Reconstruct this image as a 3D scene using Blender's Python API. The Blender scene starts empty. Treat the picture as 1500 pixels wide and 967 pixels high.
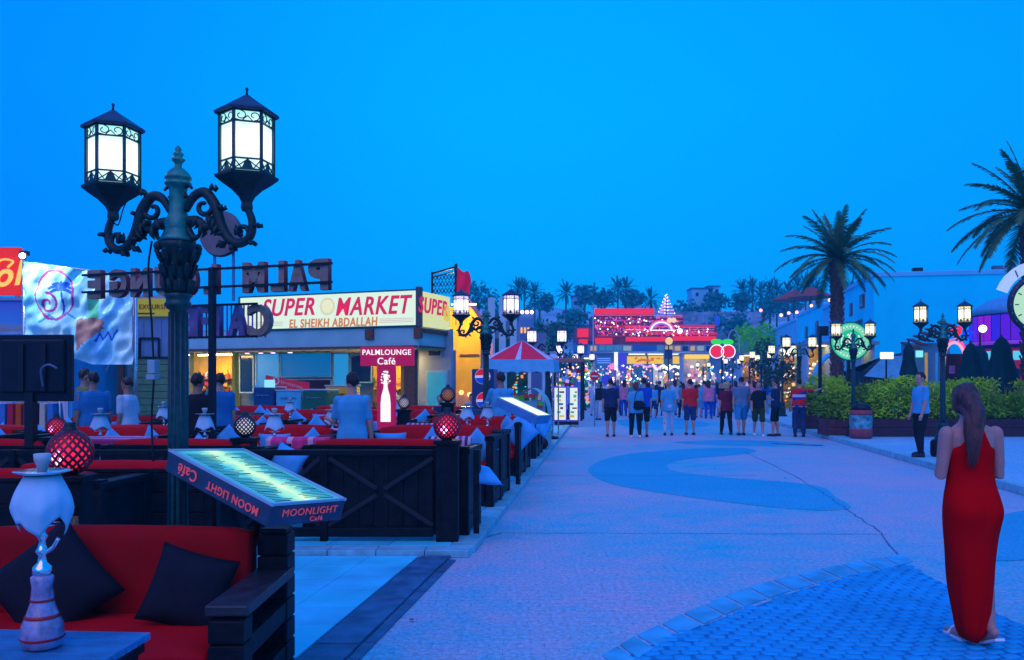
import bpy, bmesh, math, random
from mathutils import Vector, Matrix, noise
R = math.radians
PI = math.pi
random.seed(7)
sc = bpy.context.scene
COL = sc.collection
# ---------------------------------------------------------------- camera
EYE = 1.66
FPX = 1250.0
cd = bpy.data.cameras.new('camera'); cam = bpy.data.objects.new('camera', cd); COL.objects.link(cam)
cam.location = (0, 0, EYE); cam.rotation_euler = (R(90), 0, 0)
cd.sensor_width = 36; cd.lens = FPX/1500*36; cd.shift_y = (560-483.5)/1500
cd.clip_start = 0.05; cd.clip_end = 3000
sc.camera = cam
# ---------------------------------------------------------------- world: dusk sky
w = bpy.data.worlds.new("World"); sc.world = w; w.use_nodes = True
nt = w.node_tree; nt.nodes.clear()
out = nt.nodes.new('ShaderNodeOutputWorld'); bg = nt.nodes.new('ShaderNodeBackground')
tc = nt.nodes.new('ShaderNodeTexCoord'); sep = nt.nodes.new('ShaderNodeSeparateXYZ')
rp = nt.nodes.new('ShaderNodeValToRGB')
nt.links.new(tc.outputs['Generated'], sep.inputs[0])
nt.links.new(sep.outputs['Z'], rp.inputs[0])
cr = rp.color_ramp
cr.elements[0].position = 0.0; cr.elements[0].color = (0.0, 0.325, 0.80, 1)
cr.elements[1].position = 1.0; cr.elements[1].color = (0.0, 0.24, 0.98, 1)
for p_, c_ in ((0.03, (0.0, 0.34, 0.80, 1)), (0.1, (0.0, 0.35, 0.90, 1)), (0.3, (0.0, 0.355, 0.96, 1)), (0.5, (0.0, 0.30, 0.98, 1))):
    e = cr.elements.new(p_); e.color = c_
# the glow is strongest straight up the street and fades to both sides, more so to the left
mx = nt.nodes.new('ShaderNodeMixRGB'); mx.blend_type = 'MULTIPLY'; mx.inputs[0].default_value = 1
mr = nt.nodes.new('ShaderNodeMapRange'); mr.inputs[1].default_value = -1; mr.inputs[2].default_value = 1
r3 = nt.nodes.new('ShaderNodeValToRGB'); c3 = r3.color_ramp; c3.interpolation = 'EASE'
c3.elements[0].position = .2; c3.elements[0].color = (1, .62, 1, 1); c3.elements[1].position = .82; c3.elements[1].color = (1, .80, 1, 1)
e = c3.elements.new(.5); e.color = (1, 1, 1, 1)
nt.links.new(sep.outputs['X'], mr.inputs[0]); nt.links.new(mr.outputs[0], r3.inputs[0])
nt.links.new(rp.outputs[0], mx.inputs[1]); nt.links.new(r3.outputs[0], mx.inputs[2])
nt.links.new(mx.outputs[0], bg.inputs[0]); bg.inputs[1].default_value = 1.3
nt.links.new(bg.outputs[0], out.inputs[0])
# ---------------------------------------------------------------- afterglow (soft low sun behind the camera)
sl = bpy.data.lights.new('afterglow', 'SUN'); so = bpy.data.objects.new('afterglow', sl); COL.objects.link(so)
sl.energy = 1.3; sl.color = (0.80, 0.42, 0.62); sl.angle = R(70)
so.rotation_euler = (R(42), 0, R(-18))
sc.view_settings.view_transform = 'Standard'; sc.view_settings.look = 'None'
sc.view_settings.exposure = 0.0; sc.view_settings.gamma = 1
sc.render.engine = 'CYCLES'
sc.cycles.use_denoising = True
sc.cycles.max_bounces = 5; sc.cycles.diffuse_bounces = 3; sc.cycles.glossy_bounces = 3
sc.cycles.transparent_max_bounces = 8
sc.cycles.sample_clamp_indirect = 4
sc.cycles.caustics_reflective = False; sc.cycles.caustics_refractive = False

# ================================================================ helpers
def P(px, py, Y):
    """point at distance Y seen at photo position (px, py)"""
    return Vector(((px-750)*Y/FPX, Y, EYE+(560-py)*Y/FPX))
def G(px, py, z=0.0):
    """point of the ground (height z) seen at photo position"""
    Y = FPX*(EYE-z)/(py-560.0)
    return Vector(((px-750)*Y/FPX, Y, z))
def XP(px, Y): return (px-750)*Y/FPX
def ZP(py, Y): return EYE+(560-py)*Y/FPX
ST = 0.136                       # street runs towards (ST, 1)
SA = -math.atan(ST)              # its heading
def srgb(h):
    h = h.lstrip('#'); v = [int(h[i:i+2], 16)/255 for i in (0, 2, 4)]
    return tuple((c/12.92 if c <= .04045 else ((c+.055)/1.055)**2.4) for c in v)
MATS = {}
def M(name, col=(.5, .5, .5), rough=.6, metal=0.0, var=.12, vs=6, bump=.0, bs=60, emit=None, es=1.0, coat=0.0, trans=None, spec=None):
    if name in MATS: return MATS[name]
    m = bpy.data.materials.new(name); m.use_nodes = True
    n = m.node_tree.nodes; l = m.node_tree.links
    b = n['Principled BSDF']
    b.inputs['Roughness'].default_value = rough; b.inputs['Metallic'].default_value = metal
    b.inputs['Coat Weight'].default_value = coat
    c = tuple(col)+(1,)
    b.inputs['Specular IOR Level'].default_value = spec if spec is not None else (.12 if rough >= .74 else (.3 if rough >= .5 else .5))
    b.inputs['Base Color'].default_value = c
    tcn = n.new('ShaderNodeTexCoord')
    if var > 0:
        nz = n.new('ShaderNodeTexNoise'); nz.inputs['Scale'].default_value = vs; nz.inputs['Detail'].default_value = 5
        r = n.new('ShaderNodeValToRGB'); r.color_ramp.elements[0].position = .3; r.color_ramp.elements[1].position = .7
        r.color_ramp.elements[0].color = tuple(x*(1-var) for x in col)+(1,)
        r.color_ramp.elements[1].color = tuple(min(1, x*(1+var)) for x in col)+(1,)
        l.new(tcn.outputs['Object'], nz.inputs['Vector']); l.new(nz.outputs['Fac'], r.inputs[0]); l.new(r.outputs[0], b.inputs['Base Color'])
        mrr = n.new('ShaderNodeMapRange'); mrr.inputs[3].default_value = max(0, rough-.12); mrr.inputs[4].default_value = min(1, rough+.12)
        l.new(nz.outputs['Fac'], mrr.inputs[0]); l.new(mrr.outputs[0], b.inputs['Roughness'])
    if bump > 0:
        nb = n.new('ShaderNodeTexNoise'); nb.inputs['Scale'].default_value = bs; nb.inputs['Detail'].default_value = 4
        bm_ = n.new('ShaderNodeBump'); bm_.inputs['Strength'].default_value = bump; bm_.inputs['Distance'].default_value = .01
        l.new(tcn.outputs['Object'], nb.inputs['Vector']); l.new(nb.outputs['Fac'], bm_.inputs['Height']); l.new(bm_.outputs[0], b.inputs['Normal'])
    if emit is not None:
        b.inputs['Emission Color'].default_value = tuple(emit)+(1,); b.inputs['Emission Strength'].default_value = es
    MATS[name] = m
    return m
def ML(name, col, es=1.0):
    return M(name, (0.02, 0.02, 0.02), .5, 0, 0, emit=col, es=es)
def MN(name):
    """new empty node material, returns (material, nodes, links, bsdf)"""
    m = bpy.data.materials.new(name); m.use_nodes = True; MATS[name] = m
    return m, m.node_tree.nodes, m.node_tree.links, m.node_tree.nodes['Principled BSDF']

def tag(o, label=None, cat=None, group=None, kind=None):
    if label: o['label'] = label
    if cat: o['category'] = cat
    if group: o['group'] = group
    if kind: o['kind'] = kind
    return o
def empty(name, loc=(0, 0, 0), rz=0, label=None, cat=None, group=None):
    o = bpy.data.objects.new(name, None); COL.objects.link(o); o.location = loc; o.rotation_euler = (0, 0, rz)
    o.empty_display_size = .1
    return tag(o, label, cat, group)
class MB:
    def __init__(s): s.v = []; s.f = []; s.sm = []
    def add(s, vs, fs, smooth=False, mtx=None):
        k = len(s.v)
        if mtx is not None: vs = [mtx @ Vector(v) for v in vs]
        s.v += [tuple(v) for v in vs]; s.f += [tuple(i+k for i in f) for f in fs]; s.sm += [smooth]*len(fs)
        return s
    def box(s, c, d, rz=0, rx=0, ry=0, mtx=None):
        x, y, z = d[0]/2, d[1]/2, d[2]/2
        vs = [(-x, -y, -z), (x, -y, -z), (x, y, -z), (-x, y, -z), (-x, -y, z), (x, -y, z), (x, y, z), (-x, y, z)]
        m = Matrix.Translation(Vector(c)) @ Matrix.Rotation(rz, 4, 'Z') @ Matrix.Rotation(ry, 4, 'Y') @ Matrix.Rotation(rx, 4, 'X')
        if mtx is not None: m = mtx @ m
        return s.add(vs, [(0, 3, 2, 1), (4, 5, 6, 7), (0, 1, 5, 4), (1, 2, 6, 5), (2, 3, 7, 6), (3, 0, 4, 7)], False, m)
    def bar(s, a, b, w, h=None):
        """square bar from a to b"""
        a = Vector(a); b = Vector(b); d = b-a; L = d.length; h = h or w
        q = d.to_track_quat('Z', 'Y').to_matrix().to_4x4()
        m = Matrix.Translation((a+b)/2) @ q
        return s.box((0, 0, 0), (w, h, L), mtx=m)
    def tube(s, pts, rad, n=10, cap=True, smooth=True):
        pts = [Vector(p) for p in pts]
        if not isinstance(rad, (list, tuple)): rad = [rad]*len(pts)
        vs = []; fs = []
        up = None
        for i, p in enumerate(pts):
            t = (pts[min(i+1, len(pts)-1)]-pts[max(i-1, 0)]).normalized()
            if up is None:
                up = Vector((0, 0, 1)) if abs(t.z) < .9 else Vector((1, 0, 0))
            a = t.cross(up).normalized(); up = a.cross(t).normalized()
            for k in range(n):
                an = 2*PI*k/n
                vs.append(p+(a*math.cos(an)+up*math.sin(an))*rad[i])
        for i in range(len(pts)-1):
            for k in range(n):
                k2 = (k+1) % n
                fs.append((i*n+k, i*n+k2, (i+1)*n+k2, (i+1)*n+k))
        if cap:
            fs.append(tuple(range(n-1, -1, -1))[::-1][::-1]); fs.append(tuple((len(pts)-1)*n+k for k in range(n)))
        return s.add(vs, fs, smooth)
    def limb(s, pts, rad, n=12):
        """tube with rounded ends"""
        pts = [Vector(p) for p in pts]; rad = list(rad)
        d0 = (pts[0]-pts[1]).normalized(); d1 = (pts[-1]-pts[-2]).normalized()
        a = [pts[0]+d0*rad[0]*k for k in (.98, .8, .5)]; ra = [rad[0]*k for k in (.2, .6, .87)]
        b = [pts[-1]+d1*rad[-1]*k for k in (.5, .8, .98)]; rb = [rad[-1]*k for k in (.87, .6, .2)]
        return s.tube(a+pts+b, ra+rad+rb, n)
    def lathe(s, prof, n=24, c=(0, 0, 0), smooth=True, cap=True, a0=0.0, sx=1, sy=1):
        """prof: (radius, z) from bottom to top"""
        vs = []; fs = []
        for r_, z in prof:
            for k in range(n):
                an = a0+2*PI*k/n
                vs.append((c[0]+r_*math.cos(an)*sx, c[1]+r_*math.sin(an)*sy, c[2]+z))
        for i in range(len(prof)-1):
            for k in range(n):
                k2 = (k+1) % n
                fs.append((i*n+k, i*n+k2, (i+1)*n+k2, (i+1)*n+k))
        if cap:
            fs.append(tuple(range(n-1, -1, -1))); fs.append(tuple((len(prof)-1)*n+k for k in range(n)))
        return s.add(vs, fs, smooth)
    def loft(s, rings, n=20, ex=2.3):
        """rings (cx, cy, z, rx, ry): closed superellipse loft"""
        vs = []; fs = []
        def sp(v): return math.copysign(abs(v)**(2/ex), v)
        for cx, cy, z, rx, ry in rings:
            for k in range(n):
                an = 2*PI*k/n
                vs.append((cx+rx*sp(math.cos(an)), cy+ry*sp(math.sin(an)), z))
        for i in range(len(rings)-1):
            for k in range(n):
                k2 = (k+1) % n
                fs.append((i*n+k, i*n+k2, (i+1)*n+k2, (i+1)*n+k))
        fs.append(tuple(range(n-1, -1, -1))); fs.append(tuple((len(rings)-1)*n+k for k in range(n)))
        return s.add(vs, fs, True)
    def ball(s, c, r_, n=16, mtx=None):
        rx, ry, rz = (r_, r_, r_) if not isinstance(r_, (tuple, list)) else r_
        vs = []; fs = []; h = n//2
        vs.append((c[0], c[1], c[2]-rz))
        for j in range(1, h):
            ph = -PI/2+PI*j/h
            for k in range(n):
                an = 2*PI*k/n
                vs.append((c[0]+rx*math.cos(ph)*math.cos(an), c[1]+ry*math.cos(ph)*math.sin(an), c[2]+rz*math.sin(ph)))
        vs.append((c[0], c[1], c[2]+rz)); T = len(vs)-1
        for k in range(n):
            k2 = (k+1) % n
            fs.append((0, 1+k2, 1+k)); fs.append((T, T-n+k, T-n+k2))
        for j in range(h-2):
            for k in range(n):
                k2 = (k+1) % n
                fs.append((1+j*n+k, 1+j*n+k2, 1+(j+1)*n+k2, 1+(j+1)*n+k))
        return s.add(vs, fs, True, mtx)
    def prism(s, poly, z0, z1, smooth=False, mtx=None):
        """polygon in xy extruded from z0 to z1"""
        n = len(poly); vs = [(p[0], p[1], z0) for p in poly]+[(p[0], p[1], z1) for p in poly]
        fs = [tuple(range(n-1, -1, -1)), tuple(range(n, 2*n))]+[(i, (i+1) % n, n+(i+1) % n, n+i) for i in range(n)]
        return s.add(vs, fs, smooth, mtx)
    def sheet(s, poly, z):
        return s.add([(p[0], p[1], z) for p in poly], [tuple(range(len(poly)))])
    def mesh(s, name):
        me = bpy.data.meshes.new(name); me.from_pydata(s.v, [], s.f); me.polygons.foreach_set('use_smooth', s.sm); me.update()
        return me
    def build(s, name, mat, parent=None, bev=0, label=None, cat=None, group=None, kind=None, loc=None, rz=0, fix=True):
        me = s.mesh(name)
        if fix:
            b = bmesh.new(); b.from_mesh(me); bmesh.ops.recalc_face_normals(b, faces=b.faces); b.to_mesh(me); b.free()
        for m in (mat if isinstance(mat, list) else [mat]): me.materials.append(m)
        return link(name, me, parent, bev, label, cat, group, kind, loc, rz)
def link(name, me, parent=None, bev=0, label=None, cat=None, group=None, kind=None, loc=None, rz=0):
    o = bpy.data.objects.new(name, me); COL.objects.link(o)
    if parent: o.parent = parent
    if loc is not None: o.location = loc
    if rz: o.rotation_euler = (0, 0, rz)
    if bev:
        md = o.modifiers.new('bevel', 'BEVEL'); md.width = bev; md.segments = 2; md.limit_method = 'ANGLE'; md.angle_limit = R(40)
    return tag(o, label, cat, group, kind)
CH = {}
def copy_tree(o, parent=None, loc=None, rz=None, label=None, group=None):
    c = o.copy(); COL.objects.link(c); c.parent = parent
    if loc is not None: c.location = loc
    if rz is not None: c.rotation_euler = (0, 0, rz)
    if label: c['label'] = label
    if group: c['group'] = group
    for ch in o.children: copy_tree(ch, c)
    return c
BENCH = bpy.data.scenes.new('bench')
def evaluated(o):
    """the mesh of o with its modifiers, worked out in a scene of its own"""
    par = o.parent; o.parent = None
    BENCH.collection.objects.link(o); vl = BENCH.view_layers[0]; vl.update(); dg = vl.depsgraph
    me = bpy.data.meshes.new_from_object(o.evaluated_get(dg), depsgraph=dg)
    BENCH.collection.objects.unlink(o); o.parent = par
    return me
def bake(o, mods, mat=None):
    """apply (type, settings) modifiers to o for good"""
    for t_, st in mods:
        md = o.modifiers.new(t_, t_)
        for k_, v_ in st.items(): setattr(md, k_, v_)
    me = evaluated(o)
    old = o.data; o.modifiers.clear(); o.data = me; bpy.data.meshes.remove(old)
    me.materials.clear()
    if mat: me.materials.append(mat)
    me.polygons.foreach_set('use_smooth', [True]*len(me.polygons)); me.update()
    return o
def wrinkle(o, amp, freq, seed=0, stretch=(1, 1, .35)):
    me = o.data; st = Vector(stretch); off = Vector((seed*7.3, seed*3.1, 0)); n = len(me.vertices)
    co = [0.0]*(3*n); no = [0.0]*(3*n)
    me.vertices.foreach_get('co', co); me.vertices.foreach_get('normal', no)
    for i in range(0, 3*n, 3):
        h = amp*noise.noise(Vector((co[i]*st.x, co[i+1]*st.y, co[i+2]*st.z))*freq+off)
        co[i] += no[i]*h; co[i+1] += no[i+1]*h; co[i+2] += no[i+2]*h
    me.vertices.foreach_set('co', co); me.update()
def text_mesh(s, size=1.0, ext=.01, shear=0, off=0.0, align='CENTER', sx=1.0, bevel=0):
    cu = bpy.data.curves.new('t', 'FONT'); cu.body = s; cu.size = size; cu.extrude = ext; cu.shear = shear; cu.offset = off
    cu.space_character = 1.10; cu.align_x = align; cu.align_y = 'CENTER'; cu.bevel_depth = bevel; cu.resolution_u = 4
    o = bpy.data.objects.new('t', cu)
    me = evaluated(o)
    bpy.data.objects.remove(o); bpy.data.curves.remove(cu)
    if sx != 1: me.transform(Matrix.Diagonal((sx, 1, 1, 1)))
    return me
def text(s, mat, parent, mtx, name='lettering', **kw):
    """text laid out in the xy plane, moved by mtx"""
    me = text_mesh(s, **kw); me.transform(mtx); me.name = name
    me.materials.clear(); me.materials.append(mat)
    for p in me.polygons: p.material_index = 0
    return link(name, me, parent)
def UP(loc=(0, 0, 0), rz=0, roll=0):
    """stands an xy-plane drawing upright, facing -Y (towards the camera), then turns it by rz"""
    return Matrix.Translation(Vector(loc)) @ Matrix.Rotation(rz, 4, 'Z') @ Matrix.Rotation(R(90), 4, 'X') @ Matrix.Rotation(roll, 4, 'Z')
# ================================================================ materials
IRON = M('iron green paint', (.003, .050, .055), .42, .2, .35, 25, .25, 70)
IROND = M('iron dark paint', (.001, .030, .034), .5, .0, .3, 25, .25, 70)
WOOD = M('dark stained wood', (.006, .009, .014), .45, 0, .5, 12, .3, 90, spec=.10)
WOODB = M('brown stained wood', (.045, .016, .018), .5, 0, .4, 14, .3, 90)
RED = M('red upholstery', (.50, .001, .009), .75, 0, .14, 5, .3, 240)
REDD = M('deep red upholstery', (.30, .001, .005), .78, 0, .15, 5, .3, 240)
BLUEC = M('pale blue cushion cloth', (.07, .44, .80), .8, 0, .12, 8, .3, 200)
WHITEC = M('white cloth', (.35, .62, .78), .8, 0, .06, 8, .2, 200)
BLACKC = M('black cushion cloth', (.010, .012, .022), .85, 0, .2, 8, .3, 200)
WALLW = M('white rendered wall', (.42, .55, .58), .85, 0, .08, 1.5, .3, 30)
WALLG = M('grey blue render', (.25, .33, .42), .8, 0, .12, 2, .3, 30)
METAL = M('brushed steel', (.45, .5, .55), .28, .9, .15, 15)
CHROME = M('chrome stem', (.7, .75, .8), .16, 1, .05, 15)
BLACKM = M('black metal', (.01, .012, .018), .4, .5, .2, 20)
SKIN = M('skin', (.50, .27, .20), .55, 0, .08, 12)
SKIND = M('tanned skin', (.33, .17, .12), .55, 0, .08, 12)
HAIRD = M('dark hair', (.022, .010, .012), .5, 0, .4, 30, .4, 150)
HAIRB = M('blonde hair', (.45, .33, .16), .5, 0, .3, 30, .4, 150)
SHOE = M('dark shoes', (.012, .014, .03), .5, 0, .2, 20)
SHOEW = M('white shoes', (.7, .75, .8), .5, 0, .1, 20)
def lantern_glass(name, mid, rim, es):
    """frosted glass, bulb glow painted as emission fading from the middle of the pane"""
    m, n, l, b = MN(name); t = n.new('ShaderNodeTexCoord'); s = n.new('ShaderNodeSeparateXYZ'); l.new(t.outputs['Object'], s.inputs[0])
    d = n.new('ShaderNodeMath'); d.operation = 'SUBTRACT'; d.inputs[1].default_value = 3.0; l.new(s.outputs['Z'], d.inputs[0])
    a = n.new('ShaderNodeMath'); a.operation = 'ABSOLUTE'; l.new(d.outputs[0], a.inputs[0])
    nz = n.new('ShaderNodeTexNoise'); nz.inputs['Scale'].default_value = 9; l.new(t.outputs['Object'], nz.inputs['Vector'])
    ma = n.new('ShaderNodeMath'); ma.operation = 'MULTIPLY_ADD'; ma.inputs[1].default_value = .12; l.new(nz.outputs['Fac'], ma.inputs[0]); l.new(a.outputs[0], ma.inputs[2])
    r = n.new('ShaderNodeValToRGB'); r.color_ramp.elements[0].position = .08; r.color_ramp.elements[0].color = mid+(1,); r.color_ramp.elements[1].position = .25; r.color_ramp.elements[1].color = rim+(1,)  # bulb glow painted by this ramp, no bulb modelled
    l.new(ma.outputs[0], r.inputs[0]); l.new(r.outputs[0], b.inputs['Emission Color']); b.inputs['Emission Strength'].default_value = es
    b.inputs['Base Color'].default_value = (.1, .1, .1, 1); return m
GLOW = lantern_glass('lantern glass lit', (.95, 1.0, 1.0), (.16, .60, .62), 1.5)
GLOWW = lantern_glass('lantern glass lit warm', (1.0, .97, .78), (.75, .70, .28), 1.6)
GLOWV = lantern_glass('lantern glass lit violet', (1.0, .93, 1.0), (.55, .45, .95), 1.8)
LEAF = M('palm leaf', (.05, .15, .06), .6, 0, .3, 3)
HEDGE = M('bamboo leaf', (.36, .62, .0), .6, 0, .45, 2.5)
HEDGED = M('dark green leaf', (.03, .09, .04), .6, 0, .35, 2.5)  # darker green foliage of the street shrubs
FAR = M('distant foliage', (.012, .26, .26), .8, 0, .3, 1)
TRUNK = M('palm trunk', (.11, .06, .06), .85, 0, .4, 8, .8, 20)

def ground_mat(name, cols, jc, jw, scale, dist, jstr, big=.35):
    m, n, l, b = MN(name)
    t = n.new('ShaderNodeTexCoord')
    # stamped stone joints
    vo = n.new('ShaderNodeTexBrick'); vo.inputs['Scale'].default_value = scale; vo.inputs['Mortar Size'].default_value = .022
    vo.inputs['Mortar Smooth'].default_value = .7; vo.inputs['Brick Width'].default_value = 1.5; vo.inputs['Row Height'].default_value = .85
    nz = n.new('ShaderNodeTexNoise'); nz.inputs['Scale'].default_value = 1.3; nz.inputs['Detail'].default_value = 2
    mix = n.new('ShaderNodeMixRGB'); mix.inputs[0].default_value = dist
    l.new(t.outputs['Object'], mix.inputs[1]); l.new(t.outputs['Object'], nz.inputs['Vector']); l.new(nz.outputs['Color'], mix.inputs[2])
    l.new(mix.outputs[0], vo.inputs['Vector'])
    jr = n.new('ShaderNodeMath'); jr.operation = 'SUBTRACT'; jr.inputs[0].default_value = 1
    l.new(vo.outputs['Fac'], jr.inputs[1])
    # broad tone, mid stains, grain
    n1 = n.new('ShaderNodeTexNoise'); n1.inputs['Scale'].default_value = big; n1.inputs['Detail'].default_value = 6; n1.inputs['Roughness'].default_value = .62
    n2 = n.new('ShaderNodeTexNoise'); n2.inputs['Scale'].default_value = 28; n2.inputs['Detail'].default_value = 6; n2.inputs['Roughness'].default_value = .7
    l.new(t.outputs['Object'], n1.inputs['Vector']); l.new(t.outputs['Object'], n2.inputs['Vector'])
    r1 = n.new('ShaderNodeValToRGB'); r1.color_ramp.elements[0].position = .40; r1.color_ramp.elements[1].position = .60
    r1.color_ramp.elements[0].color = cols[0]+(1,); r1.color_ramp.elements[1].color = cols[1]+(1,)
    n3 = n.new('ShaderNodeTexNoise'); n3.inputs['Scale'].default_value = 2.6; n3.inputs['Detail'].default_value = 8; n3.inputs['Roughness'].default_value = .75
    l.new(t.outputs['Object'], n3.inputs['Vector']); m3 = n.new('ShaderNodeMixRGB'); m3.inputs[0].default_value = .42
    l.new(n1.outputs['Fac'], m3.inputs[1]); l.new(n3.outputs['Fac'], m3.inputs[2]); l.new(m3.outputs[0], r1.inputs[0])
    r2 = n.new('ShaderNodeMapRange'); r2.inputs[1].default_value = .3; r2.inputs[2].default_value = .7; r2.inputs[3].default_value = .52; r2.inputs[4].default_value = 1.30
    l.new(n2.outputs['Fac'], r2.inputs[0])
    mu = n.new('ShaderNodeMixRGB'); mu.blend_type = 'MULTIPLY'; mu.inputs[0].default_value = 1
    l.new(r1.outputs[0], mu.inputs[1]); l.new(r2.outputs[0], mu.inputs[2])
    jm = n.new('ShaderNodeMixRGB'); jm.inputs[1].default_value = jc+(1,)
    l.new(jr.outputs[0], jm.inputs[0]); l.new(mu.outputs[0], jm.inputs[2])
    js = n.new('ShaderNodeMixRGB'); js.inputs[0].default_value = jstr
    l.new(mu.outputs[0], js.inputs[1]); l.new(jm.outputs[0], js.inputs[2])
    l.new(js.outputs[0], b.inputs['Base Color'])
    ad = n.new('ShaderNodeMath'); ad.operation = 'MULTIPLY_ADD'; ad.inputs[1].default_value = .35
    l.new(n2.outputs['Fac'], ad.inputs[0]); l.new(jr.outputs[0], ad.inputs[2])
    bu = n.new('ShaderNodeBump'); bu.inputs['Strength'].default_value = .55; bu.inputs['Distance'].default_value = .012
    l.new(ad.outputs[0], bu.inputs['Height']); l.new(bu.outputs[0], b.inputs['Normal'])
    rr = n.new('ShaderNodeMapRange'); rr.inputs[3].default_value = .42; rr.inputs[4].default_value = .72
    l.new(n1.outputs['Fac'], rr.inputs[0]); l.new(rr.outputs[0], b.inputs['Roughness'])
    return m
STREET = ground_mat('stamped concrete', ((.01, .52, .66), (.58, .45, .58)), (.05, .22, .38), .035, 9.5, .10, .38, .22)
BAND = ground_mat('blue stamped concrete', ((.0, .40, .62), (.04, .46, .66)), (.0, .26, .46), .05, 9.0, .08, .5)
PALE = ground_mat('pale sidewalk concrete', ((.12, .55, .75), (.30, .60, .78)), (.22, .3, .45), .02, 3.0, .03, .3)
TILEG = M('pale floor tile', (.05, .70, .84), .45, 0, .14, 2.2, .2, 60)
TILEG2 = M('pale floor tile second tone', (.06, .62, .80), .45, 0, .2, 2.2, .2, 60)  # second tile tone, mixed in at random
STONE = M('light border stone', (.17, .50, .58), .55, 0, .22, 7, .4, 50)
KERBT = M('dark kerb slab', (.035, .13, .24), .5, 0, .35, 6, .5, 50)
COBB = M('cobble', (.005, .36, .66), .55, 0, .2, 3, .5, 60)
COBB2 = M('cobble dark', (.005, .32, .60), .55, 0, .2, 3, .5, 60)

# ================================================================ ground
m = MB(); m.sheet([(-600, -20), (600, -20), (600, 900), (-600, 900)], -.02)
m.build('ground', M('sandy ground', (.20, .22, .30), .9, 0, .2, .3), kind='structure')
m = MB(); m.sheet([(-30, -3), (30, -3), (60, 170), (-40, 170)], 0)
street = m.build('street', STREET, kind='structure')
# joint across the street
def strip(a, b, wd, z, name, mat, parent=None, n=24, wob=.012):
    m = MB(); a = Vector((a[0], a[1], 0)); b = Vector((b[0], b[1], 0)); d = (b-a).normalized(); nn = Vector((-d.y, d.x, 0)); vs = []; fs = []
    for i in range(n+1):
        p = a.lerp(b, i/n)+nn*random.uniform(-wob, wob); ww = wd*random.uniform(.6, 1.2)
        vs += [(p+nn*ww/2)+Vector((0, 0, z)), (p-nn*ww/2)+Vector((0, 0, z))]
        if i: fs.append((2*i-2, 2*i-1, 2*i+1, 2*i))
    m.add(vs, fs)
    return m.build(name, mat, parent)
JOINT = M('open joint', (.02, .17, .34), .9, 0, .3, 10)
strip(G(735, 781), G(1300, 783), .014, .005, 'joint', JOINT, street, 40)
strip(G(700, 790), G(735, 781), .018, .005, 'joint', JOINT, street, 8)
strip(G(745, 697), G(1110, 697), .018, .005, 'joint', JOINT, street, 30)
cr_ = [(1092, 663), (1150, 690), (1205, 722), (1245, 750), (1290, 780), (1322, 822)]
for a, b in zip(cr_, cr_[1:]): strip(G(*a), G(*b), .013, .006, 'joint', JOINT, street, 8, .02)
# darker stamped bands laid in curves
def band(pts, z=.004):
    m = MB(); pl = [G(*p) for p in pts]
    # smooth the outline
    q = []
    n = len(pl)
    for i in range(n):
        p0, p1, p2, p3 = pl[i-1], pl[i], pl[(i+1) % n], pl[(i+2) % n]
        for t in (0, .25, .5, .75):
            q.append(.5*((2*p1)+(-p0+p2)*t+(2*p0-5*p1+4*p2-p3)*t*t+(-p0+3*p1-3*p2+p3)*t**3))
    m.sheet(q, z)
    return m.build('paving_band', BAND, street)
band([(862, 687), (900, 669), (960, 661), (1030, 657), (1085, 656), (1108, 661), (1075, 667), (1010, 672), (978, 680), (985, 689), (1020, 695), (1080, 701), (1150, 706), (1205, 714), (1222, 727), (1246, 742), (1225, 748), (1150, 745), (1060, 735), (960, 721), (890, 707)])
band([(1425, 815), (1408, 790), (1440, 765), (1500, 748), (1600, 740), (1640, 790), (1560, 812), (1480, 822)], .004)
band([(985, 648), (1050, 645), (1130, 646), (1180, 650), (1120, 653), (1040, 652)], .004)
band([(905, 616), (960, 612), (1010, 614), (1040, 622), (1000, 628), (930, 628)], .004)
strip(G(1130, 650), G(1205, 653), .3, .007, 'wet_patch', M('damp patch', (.03, .08, .2), .4, 0, .3, 4), street, 12, .05)

# cobbled fan, nearest corner: each stone its own piece
apex = G(1325, 826); lft = G(905, 962); 
poly = [G(1325, 826), G(1180, 862), G(1060, 905), G(940, 950), G(880, 985), Vector((.55, 4.3, 0)), Vector((3.4, 4.3, 0)), Vector((3.6, 5.2, 0)), G(1470, 905), G(1400, 865)]
m = MB(); m.sheet(poly, .002); bed = m.build('cobble_bed', M('cobble joint bed', (.01, .22, .44), .9, 0, .3, 8), street)
def inpoly(p, pl):
    c = False; j = len(pl)-1
    for i in range(len(pl)):
        a, b = pl[i], pl[j]
        if (a[1] > p[1]) != (b[1] > p[1]) and p[0] < (b[0]-a[0])*(p[1]-a[1])/(b[1]-a[1])+a[0]: c = not c
        j = i
    return c
shapes = []
for k in range(8):
    pts = []
    for i in range(8):
        an = 2*PI*(i+.5)/8; sx = .0565*random.uniform(.9, 1.05); sy = .040*random.uniform(.88, 1.06)
        cx = math.copysign(abs(math.cos(an))**.45, math.cos(an)); cy = math.copysign(abs(math.sin(an))**.45, math.sin(an))
        pts.append((cx*sx, cy*sy))
    mm = MB(); n = 8
    vs = [(x, y, 0) for x, y in pts]+[(x*.98, y*.97, .004) for x, y in pts]+[(x*.86, y*.84, .0065) for x, y in pts]
    fs = [tuple(range(16, 24))]+[(i, (i+1) % 8, 8+(i+1) % 8, 8+i) for i in range(8)]+[(8+i, 8+(i+1) % 8, 16+(i+1) % 8, 16+i) for i in range(8)]
    mm.add(vs, fs, True); me = mm.mesh('cobble'); me.materials.append(COBB if k % 3 else COBB2); shapes.append(me)
cob = []
yy = 4.4; row = 0
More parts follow.
